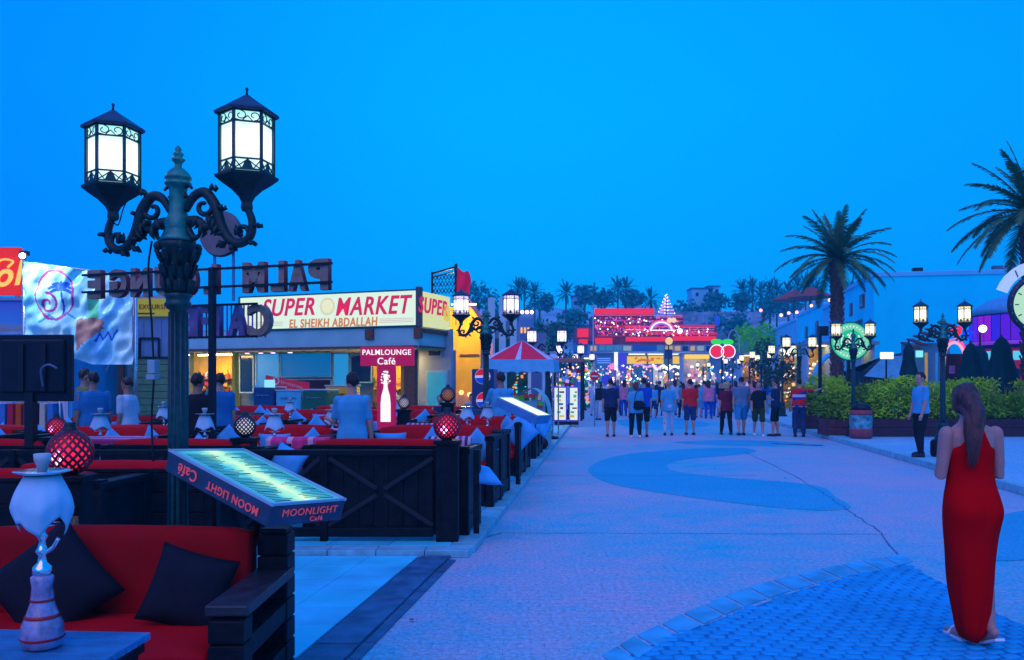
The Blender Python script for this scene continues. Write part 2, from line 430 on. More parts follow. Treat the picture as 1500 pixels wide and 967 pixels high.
while yy < 8.2:
    xx = .3+(row % 2)*.06
    while xx < 4.2:
        p = (xx+random.uniform(-.012, .012), yy+.05*math.sin(xx*2.3+yy)+random.uniform(-.008, .008))
        if inpoly(p, poly): cob.append(p)
        xx += .121
    yy += .087; row += 1
cob = [p for p in cob if p[1] > 4.85]
def vis(p): return 0 if abs(p[0]/p[1]) > .61 else 1
cob.sort(key=lambda p: (-vis(p), p[1]))
for p in cob[:300]:
    o = link('cobble', random.choice(shapes), bed, loc=(p[0], p[1], .0015), rz=random.uniform(-.12, .12)+.2*math.cos(p[0]*2.3+p[1]))
if len(cob) > 300:
    mm = MB()
    for p in cob[300:]:
        me = random.choice(shapes); mm.add([(v.co.x+p[0], v.co.y+p[1], v.co.z+.0015) for v in me.vertices], [tuple(f.vertices) for f in me.polygons], True)
    mm.build('cobbles', COBB, bed, kind='stuff')
# rim of larger slabs along the fan
RIM = M('rim slab', (.05, .42, .62), .55, 0, .3, 4, .5, 60)
rim = [G(1322, 812), G(1262, 822), G(1200, 834), G(1130, 851), G(1060, 874), G(1000, 900), G(930, 932), G(880, 962)]
rim2 = [G(1340, 823), G(1290, 836), G(1230, 848), G(1160, 866), G(1090, 890), G(1030, 916), G(960, 950), G(905, 985)]
for i in range(len(rim)-1):
    for a, b in ((0, .5), (.5, 1)):
        q = [rim[i].lerp(rim[i+1], a+.02), rim[i].lerp(rim[i+1], b-.02), rim2[i].lerp(rim2[i+1], b-.02), rim2[i].lerp(rim2[i+1], a+.02)]
        c = sum((v for v in q), Vector())/4; q = [c+(v-c)*.95 for v in q]
        MB().prism([(v.x, v.y) for v in q], .001, .007+random.uniform(0, .002)).build('rim_slab', RIM, street, bev=.003)
def edge(Y): return -.387+.107*(Y-8.07)      # terrace edge
# kerb slabs beside the street
kb = MB().prism([(-3.6+.136*0-.0, -1), (-1.66-.136, -1), (XP(655, 8.05), 8.05), (XP(612, 8.05), 8.05)], .0, .002).build('kerb_strip', M('kerb bed', (.01, .04, .09), .9), kind='structure')
Yk = 1.2
while Yk < 8.0:
    L = random.uniform(.52, .66)
    for off, wd in ((-1.95, .27),):
        c = (off+wd/2+.136*(Yk+L/2), Yk+L/2)
        q = [(off+.136*Yk, Yk+.008), (off+wd+.136*Yk, Yk+.008), (off+wd+.136*(Yk+L), min(8.04, Yk+L-.008)), (off+.136*(Yk+L), min(8.04, Yk+L-.008))]
        MB().prism(q, .003, .03+random.uniform(0, .006)).build('kerb_slab', KERBT, kb, bev=.006)
    Yk += L
# thin dark second row towards the street
Yk = 1.2
while Yk < 7.9:
    L = random.uniform(.3, .5); q = [(-1.665+.136*Yk, Yk+.008), (-1.60+.136*Yk, Yk+.008), (-1.60+.136*(Yk+L), Yk+L-.008), (-1.665+.136*(Yk+L), Yk+L-.008)]
    MB().prism(q, .003, .014+random.uniform(0, .006)).build('edge_stone', KERBT, kb, bev=.004); Yk += L
# tiled floor left of the kerb (near)
fl = MB().sheet([(-9, -1), (-1.96-.136, -1), (-1.96+.136*8.06, 8.06), (-9, 8.06)], .006).build('cafe_floor', M('grout', (.05, .2, .3), .8), kind='structure')
ts = .45; i = 0
for a in range(0, 20):
    for b in range(-1, 7):
        x1 = -1.975-.455*(b+1)+.455*0; y0 = 8.05-(a+1)*.455
        if y0 < 2: continue
        q = []
        xa0, xa1 = x1+.136*y0, x1+.136*(y0+ts)
        x0 = x1+ts-.0
        if b == -1: continue
        q = [(x1+.136*y0+.455*0, y0), (x1+ts+.136*y0, y0), (x1+ts+.136*(y0+ts), y0+ts), (x1+.136*(y0+ts), y0+ts)]
        MB().prism(q, .007, .022+random.uniform(0, .001)).build('floor_tile', TILEG if random.random() < .6 else TILEG2, fl, bev=.002)
# ------------------------------------------------ raised cafe terrace
TZ = .07
ty = 60.0
def terr_poly(y0, y1, x0, x1off): return [(x0, y0), (edge(y0)+x1off, y0), (edge(y1)+x1off, y1), (x0-4, y1)]
ter = MB().prism([(-14, 8.12), (edge(8.12)-.03, 8.12), (edge(ty)-.03, ty), (-22, ty)], -.01, TZ-.012).build('cafe_terrace', TILEG2, kind='structure')
# border stones: front edge, side edge
x = edge(8.07)-.02; k = 0
while x > -6.5:
    L = random.choice((.42, .5, .46))
    MB().box((x-L/2, 8.07+.11, TZ/2+.001), (L-.006, .24, TZ)).build('border_stone', STONE, ter, bev=.006); x -= L
Y = 8.31
while Y < 46:
    L = .55 if Y < 20 else 2.0
    y1 = Y+L
    MB().prism([(edge(Y)-.24, Y+.004), (edge(Y), Y+.004), (edge(y1), y1-.004), (edge(y1)-.24, y1-.004)], 0, TZ+.001).build('border_stone', STONE, ter, bev=.006)
    Y = y1
# terrace tiles (near ones)
for b in range(0, 14):
    for a in range(0, 6):
        if b > 6 and a > 2: continue
        y0 = 8.31+b*.6; x1 = edge(y0)-.25-(a+1)*.6
        sx = .107*.6
        MB().prism([(x1+.004, y0+.004), (x1+.596, y0+.004), (x1+.596+sx, y0+.596), (x1+.004+sx, y0+.596)], TZ-.011, TZ+random.uniform(-.001, .001)).build('floor_tile', TILEG if random.random() < .55 else TILEG2, ter, bev=.002)
# far-side raised sidewalk
KZ = .13
def redge(Y): return 5.95+.136*Y
side = MB().prism([(redge(5), 5), (30, 5), (45, 110), (redge(110), 110)], -.01, KZ-.004).build('sidewalk', PALE, kind='structure')
Y = 9.0
while Y < 60:
    L = .9 if Y < 30 else 3
    MB().prism([(redge(Y)-.16, Y+.006), (redge(Y)-.002, Y+.006), (redge(Y+L)-.002, Y+L-.006), (redge(Y+L)-.16, Y+L-.006)], 0, KZ).build('kerb_stone', STONE, side, bev=.01); Y += L
# ================================================================ street lamps
def arc_pts(pts, n=6):
    """catmull-rom through points"""
    pts = [Vector(p) for p in pts]; q = []
    for i in range(len(pts)-1):
        p0 = pts[max(0, i-1)]; p1 = pts[i]; p2 = pts[i+1]; p3 = pts[min(len(pts)-1, i+2)]
        for k in range(n):
            t = k/n
            q.append(.5*((2*p1)+(-p0+p2)*t+(2*p0-5*p1+4*p2-p3)*t*t+(-p0+3*p1-3*p2+p3)*t**3))
    return q+[pts[-1]]
def lerp(a, b, t): return a+(b-a)*t
def radii(q, r): 
    n = len(q); k = len(r)-1; o = []
    for i in range(n):
        t = i/(n-1)*k; j = min(int(t), k-1); o.append(lerp(r[j], r[j+1], t-j))
    return o
def spiral(cx, cz, r0, r1, a0, turns, y=0, n=18):
    return [(cx+lerp(r0, r1, i/n)*math.cos(a0+2*PI*turns*i/n), y, cz+lerp(r0, r1, i/n)*math.sin(a0+2*PI*turns*i/n)) for i in range(n+1)]
AX = .465
def lamp_proto(fine=True, glass=GLOW, ha=0.0):
    root = empty('street_lamp', (0, 0, 0))
    m = MB(); n = 20 if fine else 10
    m.box((0, 0, .04), (.36, .36, .08)).box((0, 0, .2), (.26, .26, .26))
    m.lathe([(.13, .33), (.15, .35), (.15, .38), (.11, .42), (.10, .5), (.12, .56), (.12, .6), (.08, .66)], n)
    m.build('base', IROND, root, bev=.01)
    m = MB()
    m.lathe([(.066, .66), (.056, .8), (.052, 1.6), (.048, 2.08), (.068, 2.1), (.08, 2.115), (.068, 2.13), (.068, 2.15), (.082, 2.165), (.07, 2.18)], n)
    if fine:
        for k in range(10):
            an = 2*PI*k/10; m.tube([(.054*math.cos(an), .054*math.sin(an), .7), (.047*math.cos(an), .047*math.sin(an), 2.07)], .008, 5)
    m.build('shaft', IRON, root)
    m = MB()
    m.lathe([(.066, 2.18), (.085, 2.2), (.078, 2.24), (.088, 2.3), (.1, 2.36), (.108, 2.42), (.128, 2.45), (.13, 2.475), (.1, 2.485)], n)
    if fine:
        for ring, z0, rr, cnt in ((0, 2.22, .085, 8), (1, 2.31, .1, 8), (2, 2.39, .115, 8)):
            for k in range(cnt):
                an = 2*PI*(k+.5*ring)/cnt; c, s_ = math.cos(an), math.sin(an)
                q = [(rr*.85*c, rr*.85*s_, z0-.05), (rr*1.12*c, rr*1.12*s_, z0), (rr*1.28*c, rr*1.28*s_, z0+.035), (rr*1.42*c, rr*1.42*s_, z0+.03)]
                m.tube(q, [.012, .02, .017, .008], 6)
        for k in range(4):
            an = 2*PI*(k+.5)/4; m.ball((.14*math.cos(an), .14*math.sin(an), 2.45), .03, 8)
    m.v = [(v[0]*.80, v[1]*.80, v[2]) for v in m.v]
    m.build('capital', IROND, root)
    m = MB()
    m.lathe([(.1, 2.485), (.1, 2.5), (.075, 2.52), (.072, 2.56), (.078, 2.6), (.06, 2.63), (.052, 2.65), (.05, 2.78), (.055, 2.8), (.075, 2.815), (.078, 2.825), (.06, 2.84), (.075, 2.85), (.076, 2.86),
             (.062, 2.885), (.035, 2.91), (.02, 2.92), (.022, 2.94), (.035, 2.955), (.042, 2.965), (.02, 2.975), (.03, 2.99), (.032, 2.997), (.014, 3.01), (.02, 3.02), (.014, 3.035), (.006, 3.045)], n)
    m.build('finial', M('verdigris green paint', (.004, .20, .17), .4, .2, .3, 20, .2, 60), root)
    def arm():
        m = MB(); k = 6 if fine else 4; nn = 8 if fine else 6
        q = arc_pts([(.05, 0, 2.66), (.10, 0, 2.74), (.17, 0, 2.76), (.235, 0, 2.68), (.275, 0, 2.56), (.33, 0, 2.475), (.40, 0, 2.455), (.455, 0, 2.50), (.462, 0, 2.58), (.43, 0, 2.66)], k)
        m.tube(q, radii(q, [.018, .026, .03, .032, .03, .028, .026, .024, .022, .02]), nn)
        m.tube(spiral(.165, 2.68, .075, .015, R(100), -1.1), radii(range(19), [.02, .012]), nn)
        m.tube(spiral(.40, 2.515, .055, .012, R(250), 1.1), radii(range(19), [.018, .010]), nn)
        q = arc_pts([(.06, 0, 2.6), (.12, 0, 2.6), (.18, 0, 2.56), (.24, 0, 2.60)], k); m.tube(q, radii(q, [.03, .028, .024, .015]), nn)
        if fine:
            q = arc_pts([(.06, 0, 2.56), (.1, 0, 2.5), (.14, 0, 2.52)], 4); m.tube(q, radii(q, [.022, .02, .008]), nn)
            q = arc_pts([(.055, 0, 2.74), (.03, 0, 2.78), (.06, 0, 2.81), (.09, 0, 2.79)], 4); m.tube(q, radii(q, [.014, .012, .008]), nn)
            for i, (x, z, an, L) in enumerate([(.2, 2.62, -70, .07), (.235, 2.6, -95, .08), (.26, 2.56, -120, .07), (.30, 2.52, 200, .05), (.285, 2.47, 240, .05), (.35, 2.44, -100, .035), (.455, 2.46, -40, .04),
                                                 (.485, 2.55, 0, .04), (.22, 2.77, 60, .03), (.13, 2.62, 250, .08), (.16, 2.58, 265, .09), (.38, 2.5, 90, .05), (.27, 2.66, 20, .03)]):
                dx, dz = math.cos(R(an)), math.sin(R(an))
                for yy in (-.014, .014):
                    m.tube([(x, yy, z), (x+dx*L*.6, yy*1.6, z+dz*L*.6), (x+dx*L-.01, yy, z+dz*L+.01)], [.015, .013, .003], 6)
        m.v = [(v[0]*1.08, v[1], v[2]) for v in m.v]
        return m
    a = arm().build('arm', IROND, root)
    b = link('arm', a.data, root, rz=PI)
    # hexagonal lantern with its own parts
    def lantern(x):
        o = MB(); z0 = 2.655
        o.lathe([(.028, z0-.02), (.034, z0), (.03, z0+.03), (.045, z0+.06), (.085, z0+.10), (.13, z0+.13), (.174, z0+.165), (.177, z0+.178), (.155, z0+.183)], 6, (x, 0, 0), False, a0=ha)
        ln = o.build('lantern', IROND, root)
        zb, zt = z0+.183, z0+.525
        rr = .147
        cage = MB()
        cor = [(x+rr*math.cos(PI/3*k+ha), rr*math.sin(PI/3*k+ha)) for k in range(6)]
        for k in range(6):
            p, q = cor[k], cor[(k+1) % 6]
            cage.bar((p[0], p[1], zb), (p[0], p[1], zt), .014)
            for zz in (zb+.008, zb+.068, zt-.068, zt-.006):
                cage.bar((p[0], p[1], zz), (q[0], q[1], zz), .009)
            if fine:
                mid = ((p[0]+q[0])/2, (p[1]+q[1])/2); ux, uy = (q[0]-p[0]), (q[1]-p[1])
                # scrollwork on top, fretwork at the bottom
                for sg in (-1, 1):
                    pts = []
                    for i in range(15):
                        t = i/14; an = sg*(R(-90)+t*2*PI*.95); r_ = .026*(1-.6*t)
                        u = sg*.25+r_*math.cos(an)/.147*1.2; zz = zt-.037+sg*.0+r_*math.sin(an)
                        pts.append((mid[0]+ux*u, mid[1]+uy*u, zz))
                    cage.tube(pts, .0032, 5)
                    cage.tube([(mid[0]+ux*sg*.46, mid[1]+uy*sg*.46, zt-.06), (mid[0]+ux*sg*.2, mid[1]+uy*sg*.2, zt-.066), (mid[0], mid[1], zt-.037)], .0032, 5)
                pr = [(mid[0]+ux*u, mid[1]+uy*u, zb+zz) for u, zz in ((-.48, .012), (-.25, .034), (0, .062), (.25, .034), (.48, .012))]
                for i in range(4):
                    cage.bar(pr[i], pr[i+1], .006)
                cage.add([(mid[0]+ux*u*1.0, mid[1]+uy*u*1.0, zb+zz) for u, zz in ((-.22, .012), (.22, .012), (.12, .045), (0, .058), (-.12, .045))], [(0, 1, 2, 3, 4)])
                for sg in (-1, 1):
                    cage.bar((mid[0]+ux*sg*.48, mid[1]+uy*sg*.48, zb+.062), (mid[0]+ux*sg*.22, mid[1]+uy*sg*.22, zb+.012), .006)
        cage.build('cage', IRON, ln)
        r2 = .136; c2 = [(x+r2*math.cos(PI/3*k+ha), r2*math.sin(PI/3*k+ha)) for k in range(6)]
        for k in range(6):
            p, q = c2[k], c2[(k+1) % 6]
            MB().add([(p[0], p[1], zb), (q[0], q[1], zb), (q[0], q[1], zt), (p[0], p[1], zt)], [(0, 1, 2, 3)]).build('pane', glass, ln)
        rf = MB()
        rf.lathe([(.145, zt), (.176, zt-.004), (.180, zt+.010), (.165, zt+.022), (.03, zt+.105), (.022, zt+.112)], 6, (x, 0, 0), False, a0=ha)
        rf.lathe([(.008, zt+.112), (.006, zt+.14), (.012, zt+.15), (.004, zt+.16)], 6, (x, 0, 0))
        rf.build('roof', M('blue-grey roof paint', (.03, .06, .11), .5, .3, .3, 20), ln)
        return ln
    lantern(AX); lantern(-AX)
    return root
lampA = lamp_proto(True, GLOW, R(36))
lampA.location = (XP(261, 5.0), 5.0, 0); lampA.rotation_euler = (0, 0, R(-17))
tag(lampA, 'nearest tall green iron lamp post with two big hexagonal lit lanterns', 'street lamp', 'street lamps')
# cable hanging down the near post
q = arc_pts([(.09, -.09, 2.48), (.12, -.085, 2.3), (.10, -.08, 2.0), (.085, -.08, 1.7), (.1, -.08, 1.45), (.088, -.08, 1.2)], 6)
MB().tube([(-p[0]-.02, p[1], p[2]) for p in q], .006, 6).build('cable', BLACKM, lampA)
MB().box((-.115, -.07, 1.75), (.05, .05, .08)).box((-.115, -.07, 1.69), (.06, .06, .03)).build('junction_box', M('grey plastic', (.25, .4, .45), .5), lampA, bev=.004)
q = arc_pts([(-.46, 0, 2.62), (-.40, -.03, 2.60), (-.36, -.04, 2.68), (-.33, -.05, 2.72)], 5)
MB().tube(q, .004, 5).build('cable', BLACKM, lampA)
lampV = lamp_proto(True, GLOWV)
left_row = [(712, 15.7, -6, 'iron lamp post with two violet-white lanterns, left of the red and white tent'),
            (801, 26.4, -6, 'second-row iron lamp post with bright lanterns just right of the tent'),
            (835, 37.0, -8, 'small far iron lamp post above the roofed stall behind the tent'),
            (855, 48.0, -8, 'tiny far lamp post nearest the blue banner tower on the left side')]
for i, (px, Y, a, lb) in enumerate(left_row):
    if i == 0: o = lampV; o.location = (XP(px, Y), Y, TZ); o.rotation_euler = (0, 0, R(a)); tag(o, lb, 'street lamp', 'street lamps')
    else:
        if i == 1:
            lampF = lamp_proto(False, GLOWV); o = lampF; o.location = (XP(px, Y), Y, TZ); o.rotation_euler = (0, 0, R(a)); tag(o, lb, 'street lamp', 'street lamps')
        else: copy_tree(lampF, None, (XP(px, Y), Y, TZ), R(a), lb, 'street lamps')
lampR = lamp_proto(True, GLOWW)
right_row = [(1381, 18.6, -4, 'iron lamp post with two warm lit lanterns behind the woman in the red dress'),
             (1250, 24.1, -4, 'iron lamp post in front of the round green sign, behind the litter bin'),
             (1171, 31.5, -6, 'iron lamp post right behind the man in the red and blue shirt'),
             (1146, 38.5, -8, 'lamp post with warm lanterns by the stepped houses, behind two men in black'),
             (1098, 52.0, -8, 'small far lamp post to the right of the cherry sign'),
             (1073, 60.0, -8, 'very small far lamp post under the cherry sign, right side of the promenade'),
             (1115, 46.0, -8, 'far lamp post among green shrubs left of the stepped white houses'),
             (1030, 72.0, -8, 'farthest tiny lamp post before the yellow lit shop')]
for i, (px, Y, a, lb) in enumerate(right_row):
    if i == 0: o = lampR; o.location = (XP(px, Y), Y, KZ); o.rotation_euler = (0, 0, R(a)); tag(o, lb, 'street lamp', 'street lamps')
    elif i in (1,): copy_tree(lampR, None, (XP(px, Y), Y, KZ), R(a), lb, 'street lamps')
    else:
        if i == 2:
            lampF2 = lamp_proto(False, GLOWW); o = lampF2; o.location = (XP(px, Y), Y, KZ); o.rotation_euler = (0, 0, R(a)); tag(o, lb, 'street lamp', 'street lamps')
        else: copy_tree(lampF2, None, (XP(px, Y), Y, KZ), R(a), lb, 'street lamps')

# ================================================================ terrace furniture
def pillow_mesh(s=.42, t=.12, name='cushion', mats=None):
    n = 12; vs = []; fs = []
    for sd in (1, -1):
        for j in range(n+1):
            for i in range(n+1):
                u, v = -1+2*i/n, -1+2*j/n
                h = t/2*((1-abs(u)**2.6)*(1-abs(v)**2.6))**.55
                pin = 1-.07*(1-u*u)-.0; pin2 = 1-.07*(1-v*v)
                h += .006*noise.noise(Vector((u*2.3, v*2.3, sd*3)))*(1-abs(u))*(1-abs(v))*4
                vs.append((u*s/2*pin2, v*s/2*pin, sd*h))
    N = (n+1)**2
    for b, fl_ in ((0, False), (N, True)):
        for j in range(n):
            for i in range(n):
                f = (b+j*(n+1)+i, b+j*(n+1)+i+1, b+(j+1)*(n+1)+i+1, b+(j+1)*(n+1)+i)
                fs.append(f[::-1] if fl_ else f)
    me = MB().add(vs, fs, True).mesh(name)
    bm = bmesh.new(); bm.from_mesh(me); bmesh.ops.remove_doubles(bm, verts=bm.verts, dist=.0005); bm.to_mesh(me); bm.free()
    return me
PM_BLUE = pillow_mesh(); PM_BLUE.materials.append(BLUEC)
PM_BLACK = pillow_mesh(.50, .16); PM_BLACK.materials.append(BLACKC)
def pillow(loc, rot, label, me=PM_BLUE, group='pale blue cushions on the cafe sofas', scale=1):
    o = link('cushion', me); o.location = loc; o.rotation_euler = rot; o.scale = (scale,)*3
    return tag(o, label, 'cushion', group)
def stripes_mat(name, cols, axis, freq):
    m, n, l, b = MN(name)
    t = n.new('ShaderNodeTexCoord'); s = n.new('ShaderNodeSeparateXYZ'); l.new(t.outputs['Object'], s.inputs[0])
    mu = n.new('ShaderNodeMath'); mu.operation = 'MULTIPLY'; mu.inputs[1].default_value = freq; l.new(s.outputs[axis], mu.inputs[0])
    fr = n.new('ShaderNodeMath'); fr.operation = 'FRACT'; l.new(mu.outputs[0], fr.inputs[0])
    r = n.new('ShaderNodeValToRGB'); r.color_ramp.interpolation = 'CONSTANT'
    k = len(cols)
    r.color_ramp.elements[0].color = cols[0]+(1,); r.color_ramp.elements[1].position = 1/k; r.color_ramp.elements[1].color = cols[1]+(1,)
    for i in range(2, k):
        e = r.color_ramp.elements.new(i/k); e.color = cols[i]+(1,)
    l.new(fr.outputs[0], r.inputs[0]); l.new(r.outputs[0], b.inputs['Base Color']); b.inputs['Roughness'].default_value = .85
    return m
STRIPE = stripes_mat('pink striped blanket', [(.55, .3, .5), (.06, .02, .10), (.60, .42, .60), (.35, .03, .10)], 'X', 7)
STRIPE2 = stripes_mat('pink and white striped blanket', [(.65, .25, .42), (.55, .02, .12), (.70, .6, .7), (.5, .03, .15)], 'Y', 9)
PINK = stripes_mat('bright pink blanket', [(.75, .04, .22), (.7, .02, .16), (.75, .4, .5), (.72, .03, .2)], 'X', 4)
def blanket(loc, rz, size, label, mat, drop=.25):
    """cloth thrown over a back rest: runs across x, hangs down both sides in y"""
    W, T = size; nx, ny = 10, 16; vs = []; fs = []
    L = T+2*drop
    for i in range(nx+1):
        for j in range(ny+1):
            x = -W/2+W*i/nx; s = -L/2+L*j/ny
            a = abs(s)
            if a < T/2: y, z = s, 0.02+.012*math.cos(s/T*PI)
            else: y, z = math.copysign(T/2+.02, s), -(a-T/2)
            f = noise.noise(Vector((x*5, s*5, loc[0])))
            y += f*.018+.0; z += .012*f+(.05*noise.noise(Vector((x*3, 5, s))) if a > T/2 else 0)
            vs.append((x+.01*noise.noise(Vector((x, s*6, 2))), y, z))
    for i in range(nx):
        for j in range(ny):
            k = i*(ny+1)+j; fs.append((k, k+1, k+ny+2, k+ny+1))
    o = MB().add(vs, fs, True).build('blanket', mat, None, label=label, cat='blanket', group='striped blankets on the cafe sofas', loc=loc, rz=rz)
    md = o.modifiers.new('solid', 'SOLIDIFY'); md.thickness = .018; md.offset = 0
    return o
def softbox(d, r=.04, puff=.02, n=8, seams=0):
    """upholstered block centred at origin"""
    bm = bmesh.new(); bmesh.ops.create_cube(bm, size=1)
    bmesh.ops.subdivide_edges(bm, edges=bm.edges, cuts=n, use_grid_fill=True)
    for v in bm.verts:
        u = v.co*2; a = [abs(c) for c in u]
        x, y, z = u
        sx = d[0]/2; sy = d[1]/2; sz = d[2]/2
        p = Vector((x*sx, y*sy, z*sz))
        # round: pull into inset box then push out
        q = Vector((max(-sx+r, min(sx-r, p.x)), max(-sy+r, min(sy-r, p.y)), max(-sz+r, min(sz-r, p.z))))
        dd = p-q
        p2 = q+(dd.normalized()*r if dd.length > 1e-6 else Vector())
        p2.z += puff*(1-x*x)*(1-y*y)*z
        p2.y += puff*.7*(1-x*x)*(1-z*z)*y
        p2 += Vector((0, 1, 1))*.008*noise.noise(p2*4+Vector((d[0], 0, 0)))
        v.co = p2
    me = bpy.data.meshes.new('cushion'); bm.to_mesh(me); bm.free()
    me.polygons.foreach_set('use_smooth', [True]*len(me.polygons))
    return me
def placed(me, c, rx=0, mat=None, name=None, parent=None, label=None):
    me = me.copy(); me.transform(Matrix.Translation(Vector(c)) @ Matrix.Rotation(rx, 4, 'X'))
    if mat: me.materials.clear(); me.materials.append(mat)
    o = link(name, me, parent)
    if label: o['label'] = label
    return o
def sofa(W=1.8, D=.78, red=RED, hi=True, back_h=.9):
    """faces -Y (towards the camera) at rz = 0; origin centre of base"""
    t = empty('sofa')
    f = MB(); f.box((0, 0, .16), (W-.24, D-.04, .22)); f.build('base_frame', WOOD, t, bev=.008)
    # plank back
    nb = 5
    for k in range(nb):
        h = (back_h-.05)/nb
        MB().box((0, D/2-.02, .05+h*(k+.5)), (W-.2, .035, h-.008)).build('back_board', WOOD, t, bev=.004)
    for s_ in (-1, 1):
        a = MB(); ah = back_h if hi else .62
        a.box((s_*(W/2-.05), -D/2+.06, ah/2), (.10, .12, ah)).box((s_*(W/2-.05), D/2-.05, back_h/2+.01), (.10, .10, back_h+.02))
        a.box((s_*(W/2-.05), 0, ah-.03), (.13, D-.0, .06)).box((s_*(W/2-.05), 0, .12), (.08, D-.2, .16))
        a.box((s_*(W/2-.05), 0, ah/2), (.05, D-.2, ah-.1))
        a.build('arm', WOOD, t, bev=.008)
    MB().box((0, D/2-.03, back_h+.015), (W-.18, .08, .03)).build('back_rail', WOOD, t, bev=.006)
    me = softbox((W-.22, D-.12, .17), .05, .02)
    placed(me, (0, -.04, .35), 0, red, 'seat_cushion', t)
    me = softbox((W-.24, .17, back_h-.33), .05, .02)
    placed(me, (0, D/2-.12, back_h/2+.24), R(-6), red, 'backrest_cushion', t)
    return t
sfA = sofa(); sofas = []
G_S = 'red cafe sofas on the terrace'
def put_sofa(x, Y, away, label, W=None, z=TZ, rz=None, proto=None):
    a = (SA+PI if away else SA) if rz is None else rz
    if not sofas: o = sfA; o.location = (x, Y, z); o.rotation_euler = (0, 0, a); tag(o, label, 'sofa', G_S)
    else: o = copy_tree(proto or sfA, None, (x, Y, z), a, label, G_S)
    if 'category' not in o: o['category'] = 'sofa'
    sofas.append(o); return o
rows = [(9.35, True), (11.35, False), (12.35, True), (14.9, False), (15.85, True), (18.2, False), (19.15, True), (21.6, False)]
ordn = ['first', 'second', 'third', 'fourth', 'fifth', 'sixth', 'seventh', 'eighth']
cn = ['at the street edge', 'second from the street edge', 'third from the street edge', 'fourth from the street edge', 'far left end']
for r_, (Y, away) in enumerate(rows):
    for c_ in range(5):
        x = edge(Y)-.14-.9-c_*2.15
        if r_ >= 4 and c_ == 4: continue
        if r_ == 0 and c_ in (1, 2): pass
        o = put_sofa(x, Y, away, 'red sofa %s, %s row from the fence, %s' % ('seen from behind' if away else 'facing the camera', ordn[r_], cn[c_]))
        # cushions
        for k, (dx, dz) in enumerate(((.62, 0), (-.6, .0), (.05, .0))):
            if k == 2 and random.random() < .3: continue
            if r_ > 5 and random.random() < .4: continue
            side_ = 1 if away else -1
            rot = (R(90)+(R(16) if not away else R(-16)), random.choice((0, R(45), R(38), R(-40))), SA+random.uniform(-.25, .25))
            yy = Y+(-.10 if away else .10)*1.0
            zz = TZ+.66+(.04 if rot[1] else 0)+random.uniform(0, .06)
            if r_ > 0 or c_ != 0:
                px_ = 'left' if dx < 0 else ('right' if dx > .3 else 'middle')
                pillow((x+dx*random.uniform(.85, 1.05), yy, zz), rot, 'pale blue cushion, %s of the %s-row sofa %s' % (px_, ordn[r_], cn[c_]))
# special cushions
pillow((XP(703, 9.5), 9.62, .62), (R(24), R(8), R(30)), 'pale blue cushion jutting from the sofa end behind the corner fence post', scale=1.0)
pillow((XP(762, 14.6), 14.55, TZ+.74), (R(74), R(45), SA), 'large pale blue cushion on its corner, on the street-edge sofa before the tent', scale=1.18)
pillow((XP(793, 17.9), 17.85, TZ+.72), (R(70), R(40), SA+.5), 'pale blue cushion leaning out at the end of the farther street-edge sofa', scale=1.1)
blanket((XP(510, 11.9), 11.75, TZ+.92), SA, (.55, .12), 'white and pink striped blanket over the sofa behind the waiter', STRIPE2)
blanket((XP(660, 9.8), 9.78-.01, TZ+.93), SA, (.5, .10), 'violet striped blanket beside the fence post with the red ball lamp', STRIPE, .3)
blanket((XP(440, 9.78), 9.78, TZ+.93), SA, (.75, .14), 'bright pink blanket heaped over the sofa back behind the slatted fence', PINK, .12)
blanket((XP(408, 11.8), 11.8, TZ+.93), SA, (.7, .14), 'red and white woven blanket on the sofa left of the waiter', STRIPE2, .2)
blanket((XP(165, 9.8), 9.8, TZ+.93), SA, (1.0, .2), 'long pink striped blanket over the left sofa back near the black screen', STRIPE2, .1)
blanket((XP(625, 12.75), 12.72, TZ+.94), SA, (.6, .12), 'blue and pink striped blanket on the sofa left of the red ball lamp', STRIPE, .2)

